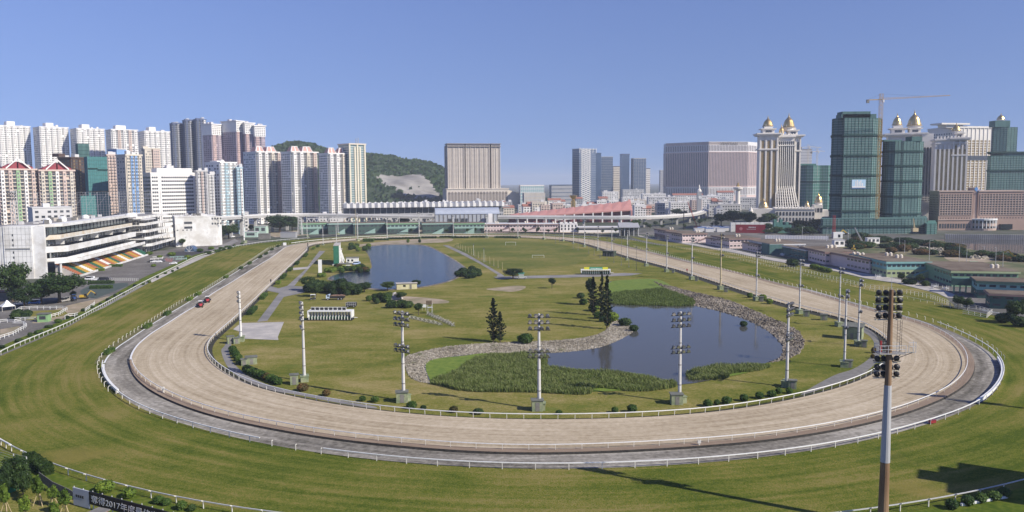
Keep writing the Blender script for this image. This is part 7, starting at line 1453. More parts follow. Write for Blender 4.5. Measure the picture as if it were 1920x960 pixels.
# ================================================================ RIGHT HAND CASINO GROUP
B = Bld('casino_tower', 'white domed casino tower rising behind the rounded netted tower', 'hotel', 1655, 1659, 1745, 1000, 6, 30); B.box('slab', m_cw, B.x(1664), B.x(1735), 14, 34, 0, B.z(262)); turret(B, 1663, 1700, 0, 251, 236, 24); dome(B, 1671, 1690, 234, 212); turret(B, 1699, 1730, 0, 250, 236, 24, y0=6); dome(B, 1700, 1728, 236, 206, 8)
b = MB(); xa, xc = B.x(1727), B.x(1748); b.box(xa, xc, 2, 26, 0, B.z(252)); q = B.part('end_block', b, m_cw); g = MB(); windows(g, xa + 1, xc - 1, 20, B.z(272), 3, 1, .5, .9, -1.7); g.build('window_strip', m_win, q, 'stuff')
for k in range(8): b = MB(); b.box(xa - 1, xc + 3, -6 + k, 2, B.z(392) + k * 2.4, B.z(392) + k * 2.4 + .8); b.build('flare_floor', m_cw, q)
B = Bld('casino_tower', 'white casino tower with gold window strips and one gold dome', 'hotel', 1746, 1752, 1810, 950, 10); Z = B.z(262); W = B.W; b = MB(); b.box(0, W, 0, 26, 0, Z); q = B.part('slab', b, m_cw)
for i in range(7):
    c = W * (i + .5) / 7; b = MB(); b.box(c - W * .042, c + W * .042, -.25, .1, 8, B.z(282)); b.M = Matrix.Translation((c, -.1, B.z(282))) @ Matrix.Rotation(PI / 2, 4, 'X'); b.lathe(0, 0, [(W * .042, -.1), (W * .042, .15)], 10); b.M = None; b.build('gold_window', m_wing, q)
for i in range(8): x = W * i / 7; b = MB(); b.box(x - .9, x + .9, -1.6, .1, 0, B.z(272)); b.build('fin', m_cw, q)
b = MB(); b.box(-1, W + 1, -2, 27, B.z(270), B.z(268)); b.box(-1.5, W + 1.5, -2.5, 27, Z - 1, Z + 1); b.build('cornice', m_cw, q)
for i in range(9): x = W * (i + .3) / 9; B.box('merlon', m_cw, x, x + 1.6, -1, 1, Z + 1, Z + 4)
turret(B, 1785, 1808, B.z(280), 259, 246, 16, 2); dome(B, 1783, 1801, 246, 230, 4)
B = Bld('casino_hotel', 'big white hotel slab with gold glass behind the single dome tower', 'hotel', 1736, 1795, 1856, 1250, 42); Z = B.z(240); B.box('wall', m_cw, 0, B.W, 0, B.D, 0, Z); g = MB(); g.M = B.fr('F'); windows(g, 2, B.W - 2, 10, B.z(262), 8, 26, .8, .72, .2); B.part('gold_window', g, m_wing, 'stuff'); g = MB(); g.M = B.fr('L'); windows(g, 2, B.D - 2, 10, Z - 6, 12, 30, .5, .6, .2); B.part('side_window', g, m_win, 'stuff'); g = MB(); g.M = B.fr('F'); piers(g, 0, B.W, 0, Z, 8, 1.4, .9); B.part('pier', g, m_cw, 'stuff'); B.box('dark_storey', m_win, 1, B.W - 1, -1.2, 0, B.z(300), B.z(292)); B.box('roof_canopy', m_cw, -B.W * .6, B.W * .25, -4, 20, B.z(234), B.z(231)); B.box('roof_hall', m_cw, -B.W * .4, B.W * .1, 0, 18, Z, B.z(234)); B.box('parapet', m_cw, -1, B.W + 1, -1.5, B.D, Z, Z + 3)
B = Bld('dome_pavilion', 'gold dome peeping over the right netted tower', 'dome', 1862, 1864, 1882, 1040, 4, 20); B.box('turret', m_cw, 0, B.W, 0, 20, 0, B.z(226)); dome(B, 1864, 1880, 224, 212, 2)
# brown waterfront hotel
m_hb = W_('hotel_brown', (.36, .25, .20)); m_hbl = W_('hotel_brown_light', (.44, .33, .27)); zz = 0
B = Bld('waterfront_hotel', 'brown waterfront hotel with a grid of square windows and a round entrance', 'hotel', 1744, 1762, 1826, 790, 24); Z = B.z(360); W, Dp = B.W, B.D
def grid(B, xa, xc, z0, z1, nx, nz, par, f='F'):
    g = MB(); g.M = B.fr(f); windows(g, xa, xc, z0, z1, nx, nz, .72, .62, .12); g.M = None; g.build('window', m_win, par, 'stuff'); g = MB(); g.M = B.fr(f); piers(g, xa, xc, z0, z1, nx, .55, .55); bands(g, xa, xc, z0, z1, nz, .3, .45); g.M = None; g.build('window_grid', m_hbl, par, 'stuff')
q = B.box('left_wing', m_hb, 0, W, 0, Dp, 0, Z); zl, zh = B.z(404), B.z(364); grid(B, 1, W - 1, zl, zh, 12, 9, q); g = MB(); g.M = B.fr('L'); windows(g, 1, Dp - 1, zl, zh, 6, 9, .35, .4, .1); g.M = None; g.build('side_window', m_win, q, 'stuff')
for i in range(12): x = 1 + (W - 2) * (i + .5) / 12; b = MB(); b.box(x - .45, x + .45, -.15, .05, B.z(410), B.z(408)); b.box(x - .5, x + .5, -.15, .05, B.z(427), B.z(424)); b.build('small_window', m_win, q); b = MB(); b.box(x - .8, x + .8, -.2, .05, 2, 6.5); b.build('ground_window', m_win, q)
B.box('parapet', m_hbl, -.5, W + .5, -.8, Dp + .5, Z, Z + 1.2); B.box('string_course', m_hbl, -.2, W, -.6, 0, B.z(413), B.z(411))
xr = B.x(1838); b = MB(); b.box(W, xr, 6, Dp, 0, Z - 1); B.part('link', b, m_hb); b = MB(); b.lathe(W + 4, 8, [(5, 0), (5, B.z(353)), (5.2, B.z(352))], 16); B.part('corner_drum', b, m_hbl); b = MB(); zl2 = B.z(355); b.poly([(W + 4.3, 2.9, zl2 - 2.5), (W + 6.3, 2.9, zl2), (W + 4.3, 2.9, zl2 + 2.5), (W + 2.3, 2.9, zl2)]); b.poly([(W + 5.2, 2.85, zl2 - 3.4), (W + 8, 2.85, zl2 - 1.2), (W + 7, 2.85, zl2 - .4), (W + 4.6, 2.85, zl2 - 2.4)]); B.part('emblem', b, mat('emblem_blue', (.12, .30, .60)))
x2 = B.x(1930); b = MB(); b.box(xr, x2, 2, Dp + 10, 0, Z); q = B.part('right_wing', b, m_hb); g = MB(); g.M = B.fr('F', -2); windows(g, xr + 2, x2, zl, zh, 16, 9, .72, .62, .12); g.M = None; g.build('window', m_win, q, 'stuff'); g = MB(); g.M = B.fr('F', -2); piers(g, xr + 2, x2, zl, zh, 16, .55, .55); bands(g, xr + 2, x2, zl, zh, 9, .3, .45); g.M = None; g.build('window_grid', m_hbl, q, 'stuff')
for i in range(16): x = xr + 2 + (x2 - xr - 2) * (i + .5) / 16; b = MB(); b.box(x - .45, x + .45, 1.85, 2.05, B.z(410), B.z(408)); b.build('small_window', m_win, q)
B.box('right_parapet', m_hbl, xr, x2, 1.2, Dp + 10, Z, Z + 1.2); B.box('awning', m_glassd, B.x(1880), B.x(1902), -1, 2, 1, 6)
cx = (B.x(1825) + B.x(1876)) / 2; r = (B.x(1876) - B.x(1825)) / 2; z4, z3, z2, z1 = (B.z(y) for y in (411, 419, 424, 433)); b = MB(); b.lathe(cx, 6, [(r * .85, 0), (r * .85, z4 - 1)], 20); q = B.part('rotunda', b, m_win)
for za, zb_, ra, ma in ((0, 2, 1.0, m_hbl), (z1 - 1, z1, 1.0, m_white), (z2, z3, 1.0, m_hbl), (z4 - 1, z4 + .5, 1.06, m_white)): b = MB(); b.lathe(cx, 6, [(r * ra, za), (r * ra, zb_)], 20); b.build('ring_band', ma, q)
for i in range(12): a = PI + PI * (i + .5) / 12; b = MB(); b.box(cx + r * .98 * math.cos(a) - .35, cx + r * .98 * math.cos(a) + .35, 6 + r * .98 * math.sin(a) - .35, 6 + r * .98 * math.sin(a) + .35, 2, z4 - 1); b.build('column', m_white, q)
t = thing('quay_wall', 'pale concrete quay wall below the brown waterfront hotel', 'wall', at(1772, 448)); v = at(1930, 450) - at(1772, 448); b = MB(); b.M = Matrix.Rotation(math.atan2(v.y, v.x), 4, 'Z'); b.box(0, v.length, 0, 2, 0, 4.2); b.build('wall', m_conc, t); b = MB(); b.M = Matrix.Rotation(math.atan2(v.y, v.x), 4, 'Z'); piers(b, 0, v.length, 0, 4.2, 40, .4, .15); b.build('panel_joint', m_cdark, t, 'stuff')
# ================================================================ STABLES
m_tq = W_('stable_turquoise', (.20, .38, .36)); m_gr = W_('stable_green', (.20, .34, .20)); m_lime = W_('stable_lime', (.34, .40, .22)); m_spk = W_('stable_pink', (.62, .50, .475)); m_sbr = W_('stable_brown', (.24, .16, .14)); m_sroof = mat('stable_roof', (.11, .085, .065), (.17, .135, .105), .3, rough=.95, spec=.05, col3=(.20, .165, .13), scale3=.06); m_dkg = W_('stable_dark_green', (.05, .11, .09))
def stable(label, x0, xs, x1, Y, d, yt, up, low, fas, D=None, ramp=True, n=8, roof=None, group=None, tanks=1):
    B = Bld('stable_block', label, 'stable', x0, xs, x1, Y, d, D, group); Z = B.z(yt); W, Dp = B.W, B.D
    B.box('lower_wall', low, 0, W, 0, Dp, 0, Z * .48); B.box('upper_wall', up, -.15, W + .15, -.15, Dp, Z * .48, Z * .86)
    b = MB(); b.box(-.8, W + .8, -.9, Dp + .8, Z * .86, Z - .2); B.part('fascia', b, fas); B.box('roof', roof or m_sroof, -.6, W + .6, -.7, Dp + .6, Z - .19, Z)
    for zz in (.66, .20):
        for i in range(n): x = W * (i + .5) / n; B.box('window', m_win, x - W / n * .32, x + W / n * .32, -.24 if zz > .5 else -.1, .05, Z * zz, Z * (zz + .13))
        f = 'L' if d >= 0 else 'R'; k = max(2, int(B.ln(f) / 6))
        for i in range(min(k, 6)): g = MB(); g.M = B.fr(f, .16 if zz > .5 else 0); s = B.ln(f) - (i + .5) * 4.2 if f == 'L' else (i + .5) * 4.2; g.box(s - 1.3, s + 1.3, -.1, .1, Z * zz, Z * (zz + .13)); B.part('window', g, m_win)
    if ramp:
        b = MB(); xr = W * .55; b.prism([(xr, -4), (W, -4), (W, -1.2), (xr, -1.2)], .1, [.5, Z * .48, Z * .48, .5]); B.part('ramp', b, low); b = MB(); b.bar((xr, -4, 1.4), (W, -4, Z * .48 + 1), .15, .9); B.part('ramp_parapet', b, fas)
    for i in range(tanks): x = W * rnd.uniform(.5, .9); y = Dp * rnd.uniform(.3, .8); b = MB(); b.lathe(x, y, [(.9, Z), (.9, Z + 1.4), (.3, Z + 1.9)], 10); b.lathe(x + 2.2, y, [(.9, Z), (.9, Z + 1.4), (.3, Z + 1.9)], 10); B.part('water_tank', b, m_cream)
    return B
stable('brown and pink stable block, farthest of the row beyond the right straight', 1238, 1250, 1268, 690, 20, 432, m_spk, m_sbr, m_sbr, 30, n=4)
stable('pink stable block with brown roof, second farthest in the right row', 1264, 1281, 1326, 650, 25, 438, m_spk, m_spk, m_sbr, 34)
stable('narrow pink stable wing just left of a larger pink block', 1333, 1352, 1362, 612, 25, 449, m_spk, m_spk, m_sbr, 26, False, 2); stable('pink stable block with a brown ramp in the middle of the right row', 1357, 1370, 1426, 592, 22, 447, m_spk, m_spk, m_sbr, 36)
stable('small pink stable end wrapped next to green netting', 1412, 1424, 1432, 556, 25, 458, m_spk, m_spk, m_sbr, 26, False, 2, tanks=0)
B = stable('stable block under repair with green netting and a white wing', 1429, 1447, 1511, 540, 22, 457, m_w1, m_w2, m_w2, 40); B.box('netting', m_net, -1.2, B.x(1470), -2.0, 12, 0, B.z(458)); b = MB(); b.prism([(B.x(1462), -8), (B.x(1499), -8), (B.x(1499), -3), (B.x(1462), -3)], .1, [1, 5, 5, 1]); B.part('white_ramp', b, m_w1)
B = stable('stable end covered in dark green netting beside the pink block', 1498, 1516, 1530, 500, 25, 468, m_net, m_net, m_w2, 36, False, 2, tanks=0)
stable('large pink stable block with brown ramp, right of the dark netting', 1524, 1552, 1612, 473, 22, 472, m_spk, m_spk, m_sbr, 40, n=7, tanks=2); stable('brown stable end with pink left wall beside the turquoise block', 1612, 1636, 1652, 428, 28, 486, m_spk, m_spk, m_sbr, 46, False, 2, tanks=2)
stable('turquoise stable block with a lime ramp parapet', 1644, 1669, 1750, 410, 24, 490, m_tq, m_lime, m_tq, 46, n=9, tanks=2); stable('light green stable block with a lime roof edge, second nearest', 1758, 1793, 1918, 372, 18, 507, m_gr, m_gr, m_lime, 44, False, 10, tanks=1)
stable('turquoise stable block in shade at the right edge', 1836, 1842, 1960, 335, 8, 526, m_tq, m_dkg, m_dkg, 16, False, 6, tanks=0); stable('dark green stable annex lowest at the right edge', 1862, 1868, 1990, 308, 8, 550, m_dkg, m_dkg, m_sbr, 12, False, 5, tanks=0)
B = Bld('bridge_link', 'green covered link between the light green and the shaded turquoise stables', 'link', 1790, 1794, 1846, 352, 5, 5); B.box('deck', m_dkg, 0, B.W, 0, 5, 3.4, 6.4)
for i in range(5): x = B.W * (.05 + .22 * i); B.box('column', m_gr, x, x + .6, .3, .9, 0, 3.4)
B = Bld('roof_room', 'small green stair room on the roof between turquoise and light green blocks', 'roof room', 1826, 1832, 1848, 420, 20, 6); z0 = B.z(503); B.box('wall', m_gr, 0, B.W, 0, 6, 0, B.z(492)); B.box('door', m_win, B.W * .2, B.W * .5, -.1, .1, B.z(500), B.z(494))
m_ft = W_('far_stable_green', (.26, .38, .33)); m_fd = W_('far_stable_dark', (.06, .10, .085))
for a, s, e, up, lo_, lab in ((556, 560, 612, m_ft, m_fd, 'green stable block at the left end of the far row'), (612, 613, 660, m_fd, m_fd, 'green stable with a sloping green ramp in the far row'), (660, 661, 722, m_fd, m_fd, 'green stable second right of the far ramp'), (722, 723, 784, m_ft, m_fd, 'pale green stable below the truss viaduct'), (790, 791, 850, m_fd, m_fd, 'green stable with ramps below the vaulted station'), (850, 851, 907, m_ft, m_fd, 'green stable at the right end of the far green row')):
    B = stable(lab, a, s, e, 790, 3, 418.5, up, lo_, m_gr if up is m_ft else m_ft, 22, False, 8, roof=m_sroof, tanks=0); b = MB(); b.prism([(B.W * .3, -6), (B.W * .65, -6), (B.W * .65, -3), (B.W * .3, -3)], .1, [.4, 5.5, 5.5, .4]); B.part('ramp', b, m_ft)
for a, s, e, lab in ((905, 907, 953, 'pink stable block left of three at the far bend'), (953, 955, 1004, 'pink stable block in the middle of three at the far bend'), (1003, 1006, 1046, 'pink stable block right of three at the far bend')): stable(lab, a, s, e, 800, 4, 420, m_spk, m_spk, m_sbr, 24, True, 8, roof=m_w2, tanks=1)
B = Bld('white_house', 'white house with arched windows and stepped parapet at the far bend', 'house', 1047, 1050, 1083, 800, 6, 16); Z = B.z(420); B.box('wall', m_w1, 0, B.W, 0, 16, 0, Z); 
for i in range(5):
    for z in (.25, .62): x = B.W * (i + .5) / 5; B.box('window', m_win, x - .7, x + .7, -.15, .1, Z * z, Z * z + 2.2)
for i in range(4): x = B.W * (i * .27); B.box('parapet_block', m_w1, x, x + B.W * .16, -.3, 4, Z, Z + 1.8)
B = Bld('grey_shed', 'long grey shed with a white band right of the white house', 'shed', 1083, 1085, 1162, 790, 2, 18); Z = B.z(427); B.box('wall', m_w1, 0, B.W, 0, 18, 0, Z); B.box('dark_band', m_win, 0, B.W, -.15, .1, Z * .55, Z * .75); B.box('roof', m_w2, -1, B.W + 1, -1.5, 19, Z, Z + .6)
B = Bld('open_shed', 'open grey shed with gabled roof and dark interior near the right bend', 'shed', 1160, 1163, 1198, 735, 4, 16); Z = B.z(427)
for i in range(5): x = B.W * i / 4; B.box('column', m_w2, x - .3, x + .3, 0, .6, 0, Z)
b = MB(); b.prism([(-1, -1.5), (B.W + 1, -1.5), (B.W + 1, 17), (-1, 17)], Z, [Z + .6, Z + .6, Z + 4, Z + 4]); B.part('roof', b, m_grey); B.box('back_wall', m_win, 0, B.W, 15, 16, 0, Z)
# fences of the yards
post_rail('yard_fence', 'white tall post fence on the grass before the green stables', [(1632, 541), (1700, 551), (1745, 560), (1775, 571), (1785, 578)], 1.9, 2, m_post, 2.2, w_=.07); post_rail('yard_fence', 'white fence line along the stable lane to the far end', [(1200, 443), (1300, 459), (1400, 483), (1500, 508), (1630, 540)], 1.6, 2, m_post, 3.4, w_=.07); post_rail('yard_fence', 'long white fence behind the yard grass in front of the pink stables', [(1210, 440), (1300, 453), (1380, 471), (1440, 484)], 1.4, 2, m_post, 3.4, w_=.08); post_rail('yard_fence', 'white rails of the small paddock by the lower stables', [(1790, 575), (1830, 580), (1860, 588), (1850, 596), (1805, 588)], 1.5, 3, m_post, 2.4)
for px, py in ((1648, 522), (1755, 541), (1775, 545)): t = thing('white_stall', 'white open frame stand by the stable lane', 'stand', at(px, py, .1), .2, 'white stands by the stable lane'); b = MB(); b.box(-1.2, 1.2, 0, 1.5, 1.0, 1.15); b.build('shelf', m_white, t); [link('leg', (lambda q: (q.box(x - .06, x + .06, y - .06, y + .06, 0, 2.2), q.mesh('leg', m_white))[1])(MB()), t) for x in (-1.1, 1.1) for y in (.1, 1.4)]
# street lamps beyond the stables
for px, yb, yt in ((1686, 470, 445), (1696, 474, 452), (1742, 488, 451), (1798, 494, 457), (1812, 496, 466), (1866, 508, 465), (1880, 503, 473), (1845, 480, 462), (1550, 452, 427), (1504, 448, 425), (1590, 456, 430), (1338, 436, 410), (1335, 420, 396), (1261, 420, 398)):
    p = at(px, yb); h = min(zat(p, yt), 14); t = thing('street_lamp', 'grey street lamp on the road beyond the right stables', 'street lamp', p, rnd.uniform(0, 6), 'street lamps beyond the stables'); b = MB(); b.tube((0, 0, 0), (0, 0, h), .16, .09, 6); b.build('pole', m_steel, t); b = MB(); b.bar((0, 0, h), (1.6, 0, h + .2), .1, .1); b.box(1.2, 2.2, -.15, .15, h + .1, h + .25); b.build('lamp_head', m_steel, t)
digger(1570, 446, .2, 'yellow excavator on the waste ground beside the red crane', 1.6, .1); digger(1908, 489, 2.6, 'yellow excavator on bare soil near the lake at the right edge', 1.5, .1); digger(1600, 470, 1, 'yellow machine beside the grey boom', .9, .1)
lowbox('site_cabin', 'white site cabin on the waste ground left of the scrub', 'cabin', 1638, 457, 10, 4, 4.5, .1, m_w1, m_w2, 3); lowbox('site_cabin', 'white site cabin at the foot of the red crane', 'cabin', 1574, 463, 8, 4, 5, .1, m_w1, m_w2, 2)
stones('rubble_heap', [(1680, 462), (1700, 458), (1740, 462), (1790, 470), (1850, 480), (1840, 486), (1780, 480), (1720, 472)], 420, .9, 2.2, m_stone)
sheet('soil_heap_ground', [(1770, 478), (1830, 477), (1860, 483), (1850, 492), (1790, 492)], .12, m_dirt)
B = Bld('red_hoarding', 'dark red hoarding with small white print on stacked containers', 'hoarding', 1380, 1381, 1437, 770, 2, 6); z0, z1 = B.z(439), B.z(421); B.box('board', mat('hoarding_red', (.22, .015, .025)), 0, B.W, 0, 1, max(z0, 0), z1); 
for i in range(5): x = B.W * (.44 + .05 * i); B.box('print', m_w2, x, x + .9, -.1, .05, z1 * .62, z1 * .62 + 1)
for i in range(9): x = B.W * (.38 + .035 * i); B.box('print', m_w2, x, x + .5, -.1, .05, z1 * .42, z1 * .42 + .6)
b = MB(); b.M = Matrix.Translation((B.W * .18, -.05, z1 * .5)) @ Matrix.Rotation(PI / 2, 4, 'X'); b.lathe(0, 0, [(1.6, -.05), (1.6, .1)], 10); B.part('round_mark', b, mat('mark_pink', (.45, .16, .16)))
for i in range(9): p = Bld.wp(1372 + i * 9, 790); t = thing('container_stack', 'stack of pale grey containers behind the red hoarding', 'containers', p, 0, 'pale container stacks'); z = 0; [(lambda q: (q.box(0, 4.4, 0, 3, k * 3.0 + .02 * k, k * 3.0 + 2.9), q.build('container', m_w2, t)))(MB()) for k in range(3)]
for i in range(6): p = Bld.wp(1453 + i * 5.6, 765); n = (5, 4, 5, 3, 4, 3)[i]; t = thing('container_stack', 'column of green netted frames right of the red hoarding, number of tiers varying', 'containers', p, 0, 'green container stacks'); [(lambda q: (q.box(0, 2.7, 0, 4, k * 2.6, k * 2.6 + 2.5), q.build('container', m_netl, t)))(MB()) for k in range(n)]
B = Bld('white_hoarding', 'long low white hoarding before the netted podium', 'hoarding', 1436, 1437, 1556, 690, 1, 1); B.box('board', m_w1, 0, B.W, 0, .4, 0, 3.0); [B.box('post', m_w2, B.W * i / 24, B.W * i / 24 + .3, -.15, 0, 0, 3.1) for i in range(25)]
for i in range(9):
    t = lowbox('site_shed', 'low blue and white roofed site shed beyond the pink stables', 'shed', 1310 + i * 7, 435 - (i % 3) * 2, 8, 6, 3.5, 0, m_w2, paint((.10, .22, .55)) if i % 2 else m_w2); t['group'] = 'site sheds beyond the pink stables'
for i in range(16): px = 1492 + i * 8; car(px + rnd.uniform(-2, 2), 437.5 + rnd.uniform(-1.5, 1.5), rnd.choice([0, PI]), rnd.choice([(.7, .7, .7), (.05, .05, .06), (.3, .3, .32), (.75, .75, .74)]), 'car in the traffic on the road before the netted podium', 1.5, 4.5, False, 'cars before the netted podium')
for i in range(26):
    px = 1420 + rnd.random() * 140; yb = 431 + rnd.random() * 10; tree(T_broad[i % 3], px, yb, yb - rnd.uniform(9, 20), 'dark tree between stables and netted podium ' + near(px, ((1430, 'behind the red hoarding'), (1470, 'by the green container frames'), (1510, 'before the palace pavilion'), (1550, 'at the left end of the podium'))), rnd.uniform(16, 32), 'dark trees before the netted podium')
for i in range(18):
    px = 1195 + rnd.random() * 190; yb = 416 + rnd.random() * 16; tree(T_round, px, yb, yb - rnd.uniform(7, 14), 'small street tree ' + near(px, ((1200, 'behind the open grey shed'), (1240, 'behind the farthest brown stable'), (1285, 'by the piling rig'), (1320, 'under the viaduct bend'), (1370, 'left of the red hoarding'))), rnd.uniform(9, 18), 'street trees under the viaduct bend')
for i in range(24):
    px = 560 + rnd.random() * 640; tree(T_round, px, 437 + rnd.random() * 1.5, 424 + rnd.random() * 7, 'small tree in front of the far stables', rnd.uniform(6, 13), 'small trees along the far stables')
# ================================================================ VIADUCT, STATIONS, PINK ROOF
VP = [(380, 412, 700), (420, 410, 740), (460, 407.5, 790), (520, 404.5, 850), (580, 404, 880), (700, 406, 880), (815, 408, 880), (930, 408, 870), (1050, 408.5, 870), (1180, 409, 870), (1250, 407, 900), (1300, 402.5, 980), (1322, 395, 1110), (1326, 388, 1280)]
P = [atY(*q) for q in VP]; P = catmull(P, False, 6); O = P[0].copy(); t = thing('viaduct', 'curving grey concrete rail viaduct sweeping behind the far bend', 'viaduct', O)
for p in P: p.z = max(p.z, 8)
sweep([p - O for p in P], 9, 2.2).build('deck', m_concrete, t); 
for s in (-4.6, 4.6): sweep([p - O + Vector((0, s, 1.6)) for p in P], .4, 1.6).build('parapet', m_w2, t)
for i in range(2, len(P), 3): p = P[i] - O; b = MB(); b.box(p.x - 1.2, p.x + 1.2, p.y - 1.2, p.y + 1.2, -O.z, p.z - 1); b.box(p.x - 2, p.x + 2, p.y - 3.5, p.y + 3.5, p.z - 2.2, p.z - 1); b.build('pier', m_concrete, t)
B = Bld('truss_bridge', 'grey steel truss bridge under the viaduct left of the vaulted station', 'bridge', 570, 572, 815, 865, 2, 6); z0, z1 = B.z(419), B.z(409.5); n = 26; 
for z in (z0, z1): B.box('chord', m_grey, 0, B.W, -.4, .4, z - .5, z + .5)
for i in range(n):
    b = MB(); x0, x1 = B.W * i / n, B.W * (i + 1) / n; b.bar((x0, 0, z0), ((x0 + x1) / 2, 0, z1), .7, .7); b.bar(((x0 + x1) / 2, 0, z1), (x1, 0, z0), .7, .7); B.part('diagonal', b, m_w2)
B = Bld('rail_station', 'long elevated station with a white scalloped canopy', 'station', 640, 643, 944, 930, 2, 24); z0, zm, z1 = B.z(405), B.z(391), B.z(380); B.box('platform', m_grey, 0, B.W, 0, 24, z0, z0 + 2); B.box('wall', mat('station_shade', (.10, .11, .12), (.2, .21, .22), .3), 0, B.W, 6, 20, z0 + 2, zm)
n = 27
for i in range(n):
    x0, x1 = B.W * i / n, B.W * (i + 1) / n; b = MB(); m_ = (x0 + x1) / 2; b.prism([(x0, -4), (m_, -6), (x1, -4), (x1, 26), (m_, 28), (x0, 26)], zm + .5, [z1 - 2.2, z1, z1 - 2.2, z1 - 2.2, z1, z1 - 2.2]); B.part('canopy_bay', b, m_w2); b = MB(); b.bar((x0, 2, z0 + 2), (x0, -3, zm + 1), .6, .6); B.part('canopy_strut', b, m_w2)
for i in range(14): x = B.W * (i + .5) / 14; B.box('pier', m_concrete, x - 1, x + 1, 9, 12, 0, z0)
B = Bld('vaulted_station', 'grey barrel vaulted station hall above ribbed grey walls', 'station', 812, 815, 936, 850, 2, 20); z0, z1 = B.z(402), B.z(390.5); B.box('wall', W_('station_grey', (.34, .36, .39)), 0, B.W * .97, 0, 20, 0, z0); r = 10; b = MB(); n = 12; L = B.W
for i in range(n):
    a0, a1 = PI * i / n, PI * (i + 1) / n; h = z1 - z0; y = lambda a: 10 - 10.6 * math.cos(a); z = lambda a: z0 + h * math.sin(a); b.poly([(0, y(a0), z(a0)), (L, y(a0), z(a0)), (L, y(a1), z(a1)), (0, y(a1), z(a1))]); b.poly([(0, 10, z0), (0, y(a0), z(a0)), (0, y(a1), z(a1))]); b.poly([(L - 4, 10, z0), (L - 4, y(a0), z(a0)), (L - 4, y(a1), z(a1))], 1)
B.part('vault_roof', b, [mat('vault_metal', (.42, .46, .53), (.50, .54, .60), .2, rough=.4, metal=.3), m_win])
for i in range(16): x = B.W * .97 * i / 15; B.box('wall_rib', m_cdark, x - .3, x + .3, -.5, .05, 0, z0)
for i, x in enumerate((.20, .30, .38, .44)): B.box('dark_panel', m_win, B.W * x, B.W * (x + .06), -.2, .05, z0 * .4, z0 * .72)
B = Bld('white_pylon_wall', 'tall white wall at the open end of the vaulted station', 'wall', 914, 915, 923, 845, 2, 8); B.box('wall', m_w1, 0, B.W, 0, 8, 0, B.z(401))
O = Bld.wp(953, 985); t = thing('folded_roof_stadium', 'stand with a rising pink saw tooth roof on white columns', 'stadium', O); n = 13; X1 = Bld.wp(1183, 985).x - O.x; m_pr = W_('roof_salmon', (.47, .23, .20)); m_dr = W_('stadium_dark_red', (.17, .05, .055)); zt = lambda f: zat(O, 402 - 24 * f); zlow = lambda f: zat(O, 409 - 13 * f)
for i in range(n):
    f0, f1 = i / n, (i + 1) / n; x0, x1 = X1 * f0, X1 * f1; b = MB(); b.poly([(x0, 0, zlow(f0) + 1), (x1, 0, zlow(f1) + 1), (x1 + 1.5, 22, zt(f1)), (x0 + 1.5, 22, zt(f0) - 1.3)]); b.poly([(x1, 0, zlow(f1) + 1), (x1, 0, zlow(f1) - 1.2), (x1 + 1.5, 22, zt(f1) - 3.4), (x1 + 1.5, 22, zt(f1))]); b.poly([(x0, 0, zlow(f0) + 1), (x0, 0, zlow(f0) - .6), (x1, 0, zlow(f1) - .6), (x1, 0, zlow(f1) + 1)]); b.build('roof_fold', m_pr, t)
    b = MB(); b.box(x1 - .8, x1 + .8, -.5, 1, 0, zlow(f1)); b.build('column', m_w1, t); b = MB(); b.box(x0, x1, 4, 5, 0, max(3, zlow(f0) - .2)); b.build('bay_wall', m_dr, t)
    if i > 4: b = MB(); b.bar((x0, .5, zlow(f0) - 6), (x1, .5, zlow(f1) - 6), .6, .9); b.build('rail_beam', m_w1, t)
b = MB(); b.prism([(X1, -1), (X1 + 2, -1), (X1 + 3, 24), (X1, 24)], 0, [zlow(1), zlow(1), zt(1) + 1, zt(1) + 1]); b.build('end_wall', m_pr, t)
# low city between the station and the casino
m_rr = W_('roof_terracotta', (.32, .14, .10))
def low(px, wpx, yt, Y, ma, label, roof=None, nf=None, group=None):
    B = Bld('low_building', label, 'building', px - 1, px, px + wpx, Y, 8, rnd.uniform(14, 24), group); Z = max(4, B.z(yt)); B.box('wall', ma, 0, B.W, 0, B.D, 0, Z); g = MB(); g.M = B.fr('F'); nf = nf or max(2, int(Z / 3.4)); windows(g, .6, B.W - .6, .8, Z - .8, max(2, int(B.W / 3.6)), nf, .55, .45, .1, .1); B.part('window', g, m_win, 'stuff')
    if roof: b = MB(); b.prism([(-.6, -.6), (B.W + .6, -.6), (B.W + .6, B.D * .5), (-.6, B.D * .5)], Z, [Z + .3, Z + .3, Z + 3.4, Z + 3.4]); b.prism([(-.6, B.D * .5), (B.W + .6, B.D * .5), (B.W + .6, B.D), (-.6, B.D)], Z, [Z + 3.4, Z + 3.4, Z + .3, Z + .3]); B.part('roof', b, roof)
    else: B.box('parapet', ma, -.3, B.W + .3, -.3, B.D + .3, Z, Z + .8); tank(B, 2, Z + .8)
    return B
COLN = {'wall_white': 'white', 'wall_pale_grey': 'pale grey', 'wall_cream': 'cream', 'wall_grey': 'dark grey', 'wall_peach': 'peach'}
LMK = ((955, 'beside the vaulted station'), (990, "behind the pink roof's low end"), (1030, "behind the pink roof's left half"), (1075, 'around the gold statue'), (1120, "behind the pink roof's middle"), (1160, "behind the pink roof's tall end"), (1200, 'right of the pink roof'), (1240, 'below the dark blue towers'), (1280, 'left of the clock tower'), (1320, 'right of the clock tower'), (1360, 'left of the monument column'))
G4 = 'low town houses between the pink roof and the casinos'
